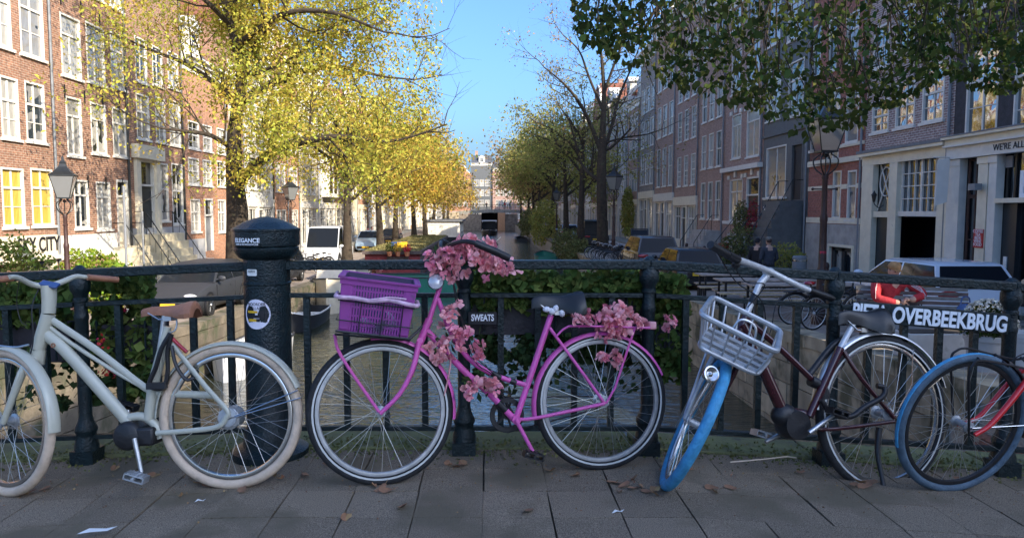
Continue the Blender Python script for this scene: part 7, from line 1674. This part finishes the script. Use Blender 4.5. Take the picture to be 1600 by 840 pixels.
for k, m_ in enumerate(('yellow_paint', 'display')):
    p_ = thing('crate', ('yellow crate on the grassy houseboat roof', 'blue crate on the grassy houseboat roof')[k], 'crate', (o.x+(.25, -.15)[k], hy0+3.2+k*.3, ZW+hz+.03)); b = MB(); b.bx(-.3, .3, -.2, .2, 0, .05)
    for q in ((-.3, .3, -.2, -.17), (-.3, .3, .17, .2), (-.3, -.27, -.169, .169), (.27, .3, -.169, .169)): b.bx(*q, .051, .36)
    b.build('crate', m_, p_, bevel=.01)
# white houseboat with windows
t = thing('houseboat', 'white houseboat with a row of dark windows beyond the grassy one', 'houseboat', (P(694, 360, 103).x, 101, ZW)); 
b = MB(); b.bx(-2.7, 2.7, -.5, 16, -.3, .8); b.prism([(-2.7, -.5), (0, -2.2), (2.7, -.5)], -.2, .9, 'z'); b.build('hull', 'hull_black', t)
b = MB(); b.bx(-2.4, 2.2, .3, 15, .8, 3.0); b.build('cabin', 'white_wall', t); b = MB(); b.bx(-2.6, 2.6, 0, 15.3, 3.0, 3.2); b.build('roof', 'lead', t)
for k in range(4): window(t, -2.1+k*1.02, 1.4, .9, 1.2, (1, 1, 0, 0), 'pane_dark', True).location.y = .26
for k in range(6): w_ = window(t, 0, 1.4, 1.2, 1.2, (1, 1, 0, 0), 'pane_dark', True); w_.location = (2.24, 1.2+k*2.2, 1.4); w_.rotation_euler = (0, 0, pi/2)
# canal boat under way
t = boat('dark open canal boat with white canopy coming from the far bridge', (P(764.5, 360, 141).x, 143, ZW), pi, 10, 3.1, 'hull_black', 'plank_dark', .7, name='canal_boat')
b = MB(); b.bx(-1.45, 1.45, -3, 3.4, 2.55, 2.66); b.build('canopy', 'hull_white', t); b = MB()
for x in (-1.3, 1.3):
    for y in (-2.8, -1, 1, 3.2): b.tube([(x, y, .7), (x, y, 2.55)], .04, 5)
b.build('canopy_posts', 'satin', t); b = MB(); b.bx(-1.35, 1.35, 3.3, 3.34, 1.1, 2.3); b.build('windscreen', 'car_glass', t)
t = boat('second small boat moored by the far right quay', (4.6, 108, ZW), 0, 6, 2.0, 'hull_black', 'plank_dark', .5)

for lb, x, y, L_, m_ in (('small black sloop moored beyond the white houseboat', -5.9, 122, 8, 'hull_black'), ('white motor boat moored farthest on the left', -5.9, 136, 8, 'hull_white'), ('green rowing boat moored under the golden shrub', 4.7, 62, 4.5, 'hull_green')): boat(lb, (x, y, ZW), 0, L_, 1.9, m_, 'plank_dark', .7)
for i, (u, m_) in enumerate(((732, 'car_blue'), (741, 'car_black'), (771, 'red_paint'))):
    simple_bike('%s bicycle leaning on the far bridge rail' % ('pale blue', 'black', 'red')[i], (P(u, 330, 171).x, 171.6, ZW+ztop), (.1, 0, .1), m_)
# ------------------------------------------------------------------ people
def body(name, label, joints, edges, segm, mats, loc, rot=0, parts=None, scale=1.0):
    """one continuous skinned figure; joints = {name: (pos, radius)}, material per nearest bone"""
    t = thing(name, label, 'person', loc, (0, 0, rot), scale=scale if scale != 1 else None)
    nm = list(joints); me = bpy.data.meshes.new('b'); me.from_pydata([joints[k][0] for k in nm], [(nm.index(a), nm.index(c)) for a, c in edges], [])
    o = bpy.data.objects.new('b', me); C.objects.link(o); sk = o.modifiers.new('s', 'SKIN'); sk.use_smooth_shade = True
    for i, k in enumerate(nm):
        r = joints[k][1]; r = r if isinstance(r, tuple) else (r, r); me.skin_vertices[0].data[i].radius = r
    me.skin_vertices[0].data[0].use_root = True
    su = o.modifiers.new('u', 'SUBSURF'); su.levels = 2; su.render_levels = 2
    dg = bpy.context.evaluated_depsgraph_get(); m2 = bpy.data.meshes.new_from_object(o.evaluated_get(dg)); bpy.data.objects.remove(o)
    ml = sorted(set(mats.values())); m2.materials.clear()
    for m_ in ml: m2.materials.append(MATS[m_])
    seg_ = [(V(joints[a][0]), V(joints[c][0]), ml.index(mats[segm.get((a, c), segm.get(c, 'x'))])) for a, c in edges]
    for p in m2.polygons:
        ce = p.center; best = 1e9
        for a, c, mi in seg_:
            ab = c-a; k = max(0, min(1, (ce-a).dot(ab)/max(1e-9, ab.dot(ab)))); d_ = (ce-a-ab*k).length
            if d_ < best: best, bi = d_, mi
        p.material_index = bi; p.use_smooth = True
    link('body', m2, t); return t
def head(t, c, r, face=0, tilt=0, hat=None, hair='lamp_brown'):
    """skull with face: eyes, nose, mouth, ears; face = yaw towards which the person looks (0 = -y)"""
    R = Matrix.Rotation(face, 3, 'Z') @ Matrix.Rotation(tilt, 3, 'X'); e = c
    b = MB(); b.ball((0, 0, 0), r, 16, 12, (.80, .98, 1.16)); b.ball((0, -r*.35, -r*.62), r*.55, 12, 8, (1, .9, .8)); b.add([(-.14*r, -r*.92, -.05*r), (.14*r, -r*.92, -.05*r), (0, -r*1.2, -.22*r), (0, -r*.9, .22*r), (0, -r*.92, -.3*r)], [(0, 2, 3), (1, 3, 2), (0, 4, 2), (1, 2, 4)])
    for s_ in (-1, 1): b.ball((s_*r*.80, .05*r, -.05*r), r*.22, 8, 6, (.4, .8, 1.2))
    hd = b.build('head', 'skin', t, loc=c, rot=R.to_euler())
    for s_ in (-1, 1): b = MB(); b.ball((s_*r*.3, -r*.88, .08*r), r*.10, 7, 5, (1.3, .5, .7)); b.build('eye', 'cloth_black', hd)
    b = MB(); b.ball((0, -r*.86, -.5*r), r*.2, 8, 5, (1.3, .4, .3)); b.build('mouth', 'petal_red', hd)
    b = MB(); b.ball((0, r*.14, r*.18), r*1.03, 14, 10, (.82, .92, 1.04)); b.build('hair', hair, hd)
    if hat:
        b = MB(); b.lathe([(r*.90, r*.30), (r*.97, r*.45), (r*.93, r*.85), (r*.72, r*1.18), (r*.35, r*1.34), (0, r*1.38)], 18); b.prism([(-r*.6, -r*.7), (-r*.5, -r*1.35), (0, -r*1.55), (r*.5, -r*1.35), (r*.6, -r*.7)][::-1], r*.36, r*.44, 'z'); b.build('cap', hat, hd)
def hand(b, c, d, up, s_=1.0, curl=.5, side=1):
    """palm with four curled fingers and a thumb"""
    d = V(d).normalized(); up = V(up); w_ = d.cross(up).normalized(); up = w_.cross(d).normalized(); c = V(c)
    b.ball(c+d*.04*s_, .042*s_, 8, 6, (1, 1, 1)); 
    for i, L in enumerate((.070, .080, .074, .056)):
        o = c+d*.07*s_+w_*((i-1.5)*.020*s_); q1 = o+(d*cos(curl)-up*sin(curl))*L*.45*s_; q2 = q1+(d*cos(curl*2)-up*sin(curl*2))*L*.32*s_; q3 = q2+(d*cos(curl*3)-up*sin(curl*3))*L*.25*s_
        b.tube([o, q1, q2, q3], [.0095*s_, .009*s_, .008*s_, .006*s_], 6)
    o = c+d*.02*s_+w_*side*.036*s_; b.tube([o, o+(d*.6+w_*side*.7)*.03*s_, o+(d*1.2+w_*side*.6)*.045*s_], [.011*s_, .010*s_, .007*s_], 6)
# man standing with his back to us
J = {'pel': ((0, 0, .95), (.17, .13)), 'sp': ((0, .01, 1.12), (.165, .12)), 'ch': ((0, .0, 1.34), (.20, .13)), 'nk': ((0, 0, 1.50), .07), 'hd': ((0, -.01, 1.60), .06),
     'sl': ((-.20, 0, 1.43), .085), 'el': ((-.27, .02, 1.14), .062), 'wl': ((-.20, -.16, 1.00), .045), 'hl': ((-.14, -.22, .99), .036), 'sr': ((.20, 0, 1.43), .085), 'er': ((.27, .02, 1.14), .062), 'wr': ((.22, -.14, .98), .045), 'hr': ((.17, -.21, .97), .036),
     'll': ((-.10, 0, .84), .11), 'kl': ((-.11, -.01, .48), .075), 'al': ((-.12, .02, .09), .05), 'fl': ((-.13, -.14, .04), .045), 'lr': ((.10, 0, .84), .11), 'kr': ((.11, -.01, .48), .075), 'ar': ((.12, .02, .09), .05), 'fr': ((.13, -.14, .04), .045)}
E = [('pel', 'sp'), ('sp', 'ch'), ('ch', 'nk'), ('nk', 'hd'), ('ch', 'sl'), ('sl', 'el'), ('el', 'wl'), ('wl', 'hl'), ('ch', 'sr'), ('sr', 'er'), ('er', 'wr'), ('wr', 'hr'), ('pel', 'll'), ('ll', 'kl'), ('kl', 'al'), ('al', 'fl'), ('pel', 'lr'), ('lr', 'kr'), ('kr', 'ar'), ('ar', 'fr')]
S = {k: 'top' for k in ('sp', 'ch', 'sl', 'el', 'wl', 'sr', 'er', 'wr')}; S.update({'nk': 'skin', 'hd': 'skin', 'hl': 'skin', 'hr': 'skin'}); S.update({k: 'leg' for k in ('ll', 'kl', 'al', 'lr', 'kr', 'ar')}); S.update({'fl': 'shoe', 'fr': 'shoe'})
def stander(label, loc, rot, top, leg, hat=None, hair='lamp_brown', face=0, scale=1):
    t = body('person', label, J, E, S, {'top': top, 'skin': 'skin', 'leg': leg, 'shoe': 'cloth_black'}, loc, rot, scale=scale); head(t, V((0, -.02, 1.68)), .105, face, 0, hat, hair)
    b = MB(); hand(b, (-.14, -.22, .99), (.3, -1, -.1), (0, 0, 1)); b.build('hand', 'skin', t); b = MB(); hand(b, (.17, -.21, .97), (-.3, -1, -.1), (0, 0, 1), side=-1); b.build('hand', 'skin', t); return t
stander('man in dark blue jacket and grey cap seen from behind, standing beyond the tables', (P(1201, 400, 23).x, 23, sz(23)), pi+.15, 'cloth_navy', 'cloth_black', 'cap_grey', scale=1.0)
stander('person in black half hidden left of the man in the grey cap', (P(1183, 400, 24.2).x, 24.2, sz(24)), 2.3, 'cloth_black', 'cloth_black', None, 'cloth_black', scale=.97)
# person in red jacket, sitting and leaning on the slatted bench
J2 = {'pel': ((0, 0, .56), (.17, .15)), 'sp': ((.03, -.06, .76), (.19, .14)), 'ch': ((.05, -.12, .98), (.23, .15)), 'nk': ((.04, -.15, 1.13), .07), 'hd': ((.04, -.17, 1.20), .06),
      'sl': ((-.20, -.13, 1.05), .11), 'el': ((-.30, -.34, .80), .085), 'wl': ((-.02, -.46, .74), .062), 'hl': ((.05, -.48, .75), .036), 'sr': ((.29, -.12, 1.05), .11), 'er': ((.52, -.28, .86), .085), 'wr': ((.26, -.46, .80), .062), 'hr': ((.18, -.49, .80), .036),
      'll': ((-.12, -.08, .52), .11), 'kl': ((-.36, -.36, .50), .08), 'al': ((-.38, -.36, .10), .05), 'fl': ((-.40, -.50, .05), .045), 'lr': ((.12, -.1, .52), .11), 'kr': ((.14, -.44, .46), .08), 'ar': ((.16, -.40, .10), .05), 'fr': ((.16, -.54, .05), .045)}
t = body('person', 'person in red jacket and tan cap leaning on the grey bench, head bowed', J2, E, S, {'top': 'jacket_red', 'skin': 'skin', 'leg': 'cloth_white', 'shoe': 'cloth_white'}, (P(1390, 450, 12.6).x, 12.75, sz(12.7)-.02), radians(-4), scale=1.0)
head(t, V((.04, -.21, 1.27)), .108, .15, .35, 'cap_tan')
b = MB(); hand(b, (.05, -.48, .75), (1, -.2, 0), (0, 0, 1)); b.build('hand', 'skin', t); b = MB(); hand(b, (.18, -.49, .80), (-1, -.2, 0), (0, 0, 1), side=-1); b.build('hand', 'skin', t)
b = MB()
for s_ in (-1, 1):
    for k in range(3): a = V((.045+s_*.27, -.225-.01*k, 1.06-.025*k)); c = V((.045+s_*(.37 if s_ < 0 else .44), -.40, .86-.03*k)); b.tube([a, a.lerp(c, .5)+V((s_*.03, -.03, .02)), c], .006, 4, flat=.5)
b.build('sleeve_stripes', 'cloth_white', t)
b = MB(); b.lathe([(.085, 0), (.095, .03), (.08, .05)], 12, c=(.04, -.15, 1.09)); b.build('collar', 'jacket_red', t)
# walkers far off
far = [('person in red on the far bridge', 789, 171, 1, 'jacket_red'), ('person in dark clothes on the far bridge beside the one in red', 797, 171, 1, 'cloth_navy'), ('person in white on the far bridge', 744, 171, 1, 'cloth_white'), ('person in black at the middle of the far bridge', 760, 171, 1, 'cloth_black')]
for lb, u, y, on, top in far: stander(lb, (P(u, 330, y).x, y+1.2, ZW+ztop), random.uniform(0, 6), top, 'cloth_navy')
stander('person in dark coat walking on the left quay beyond the white van', (-10.2, 64, szl(64)), 2.0, 'cloth_black', 'cloth_navy')
stander('person in pale coat walking on the right quay by the trees', (9.2, 60, sz(60)), 1.0, 'cap_grey', 'cloth_black')
# ------------------------------------------------------------------ fallen leaves and litter on the bridge
rl = random.Random(4)
def fallen(u, v, s_=.05, m_='dead_leaf'):
    p = G(u, v, 0); p = G(u, v, dz(p.x)); b = MB(); n = 9; L_ = []; c = rl.uniform(.01, .02)
    for i in range(n): a = 2*pi*i/n; r_ = s_*(.55+.45*abs(cos(a)))*rl.uniform(.75, 1.1); L_.append(V((r_*cos(a), r_*.75*sin(a), c*abs(sin(a*.5+1))*rl.uniform(.5, 1.4)+.003)))
    b.add([V((0, 0, .004))]+L_, [(0, i+1, (i+1) % n+1) for i in range(n)]); b.tube([L_[0], L_[0]*1.5+V((0, 0, .004))], .0012, 3)
    o = b.build('fallen_leaf', m_, None, loc=(p.x, p.y, p.z+.004), rot=(rl.gauss(0, .12), rl.gauss(0, .12), rl.uniform(0, 6.28))); return tag(o, 'curled brown leaf lying on the dark bridge paving', 'leaf', 'dead leaves scattered over the bridge paving')
for (u, v) in ((50, 770), (38, 774), (70, 766), (240, 745), (300, 748), (312, 757), (325, 760), (283, 778), (379, 768), (430, 746), (440, 750), (478, 745), (596, 765), (602, 770), (585, 762), (630, 793), (512, 726), (700, 728), (716, 731), (723, 727), (860, 738), (960, 756), (975, 760), (990, 752), (1002, 762), (988, 765), (1010, 770), (1026, 776), (1022, 768), (968, 770), (1040, 742), (1112, 765), (1118, 772), (1140, 764), (1345, 757), (1352, 762), (1360, 757), (1333, 760), (825, 800), (540, 812), (210, 752), (180, 735), (900, 745), (1075, 735), (1250, 740), (1500, 752)):
    fallen(u, v, rl.uniform(.022, .045))
for lb, u, v, L_, m_ in (('white feather shaped scrap of paper lying at the lower left on the paving', 152, 831, .075, 'paper'), ('small crumpled white paper below the turned blue wheel', 966, 801, .032, 'paper'), ('pale pebble like scrap below the sage bicycle', 313, 784, .025, 'paper')):
    p = G(u, v, 0); b = MB(); b.add([(-L_, 0, .004), (-L_*.3, -L_*.22, .012), (L_*.5, -L_*.16, .006), (L_, L_*.05, .014), (L_*.4, L_*.25, .005), (-L_*.4, L_*.2, .016)], [(0, 1, 5), (1, 2, 4, 5), (2, 3, 4)]); o = b.build('litter', m_, None, loc=p, rot=(0, 0, .35)); tag(o, lb, 'litter')
p = G(1190, 722, .03); b = MB(); b.tube([(-.17, -.03, 0), (0, 0, .004), (.15, .05, .002)], .004, 4); b.tube([(.15, .05, .002), (.19, .03, .002)], .003, 4); tag(b.build('twig', 'rubber_cream', None, loc=p+V((0, 0, .012))), 'pale dry stalk lying on the mossy kerb under the maroon bicycle', 'stalk')
pts = []
for k in range(900):
    x = rl.uniform(-3.6, 4.4); y = 3.72-abs(rl.gauss(0, .28)); 
    if y > 2.7: pts.append((x, y, dz(x)+.008))
o = link('leaf_crumbs', leaf_mesh('leaf_crumbs', pts, .010, 'dead_leaf', 0, .6), None, 'stuff'); tag(o, 'crumbs of dry leaf and grit strewn over the paving', 'debris')
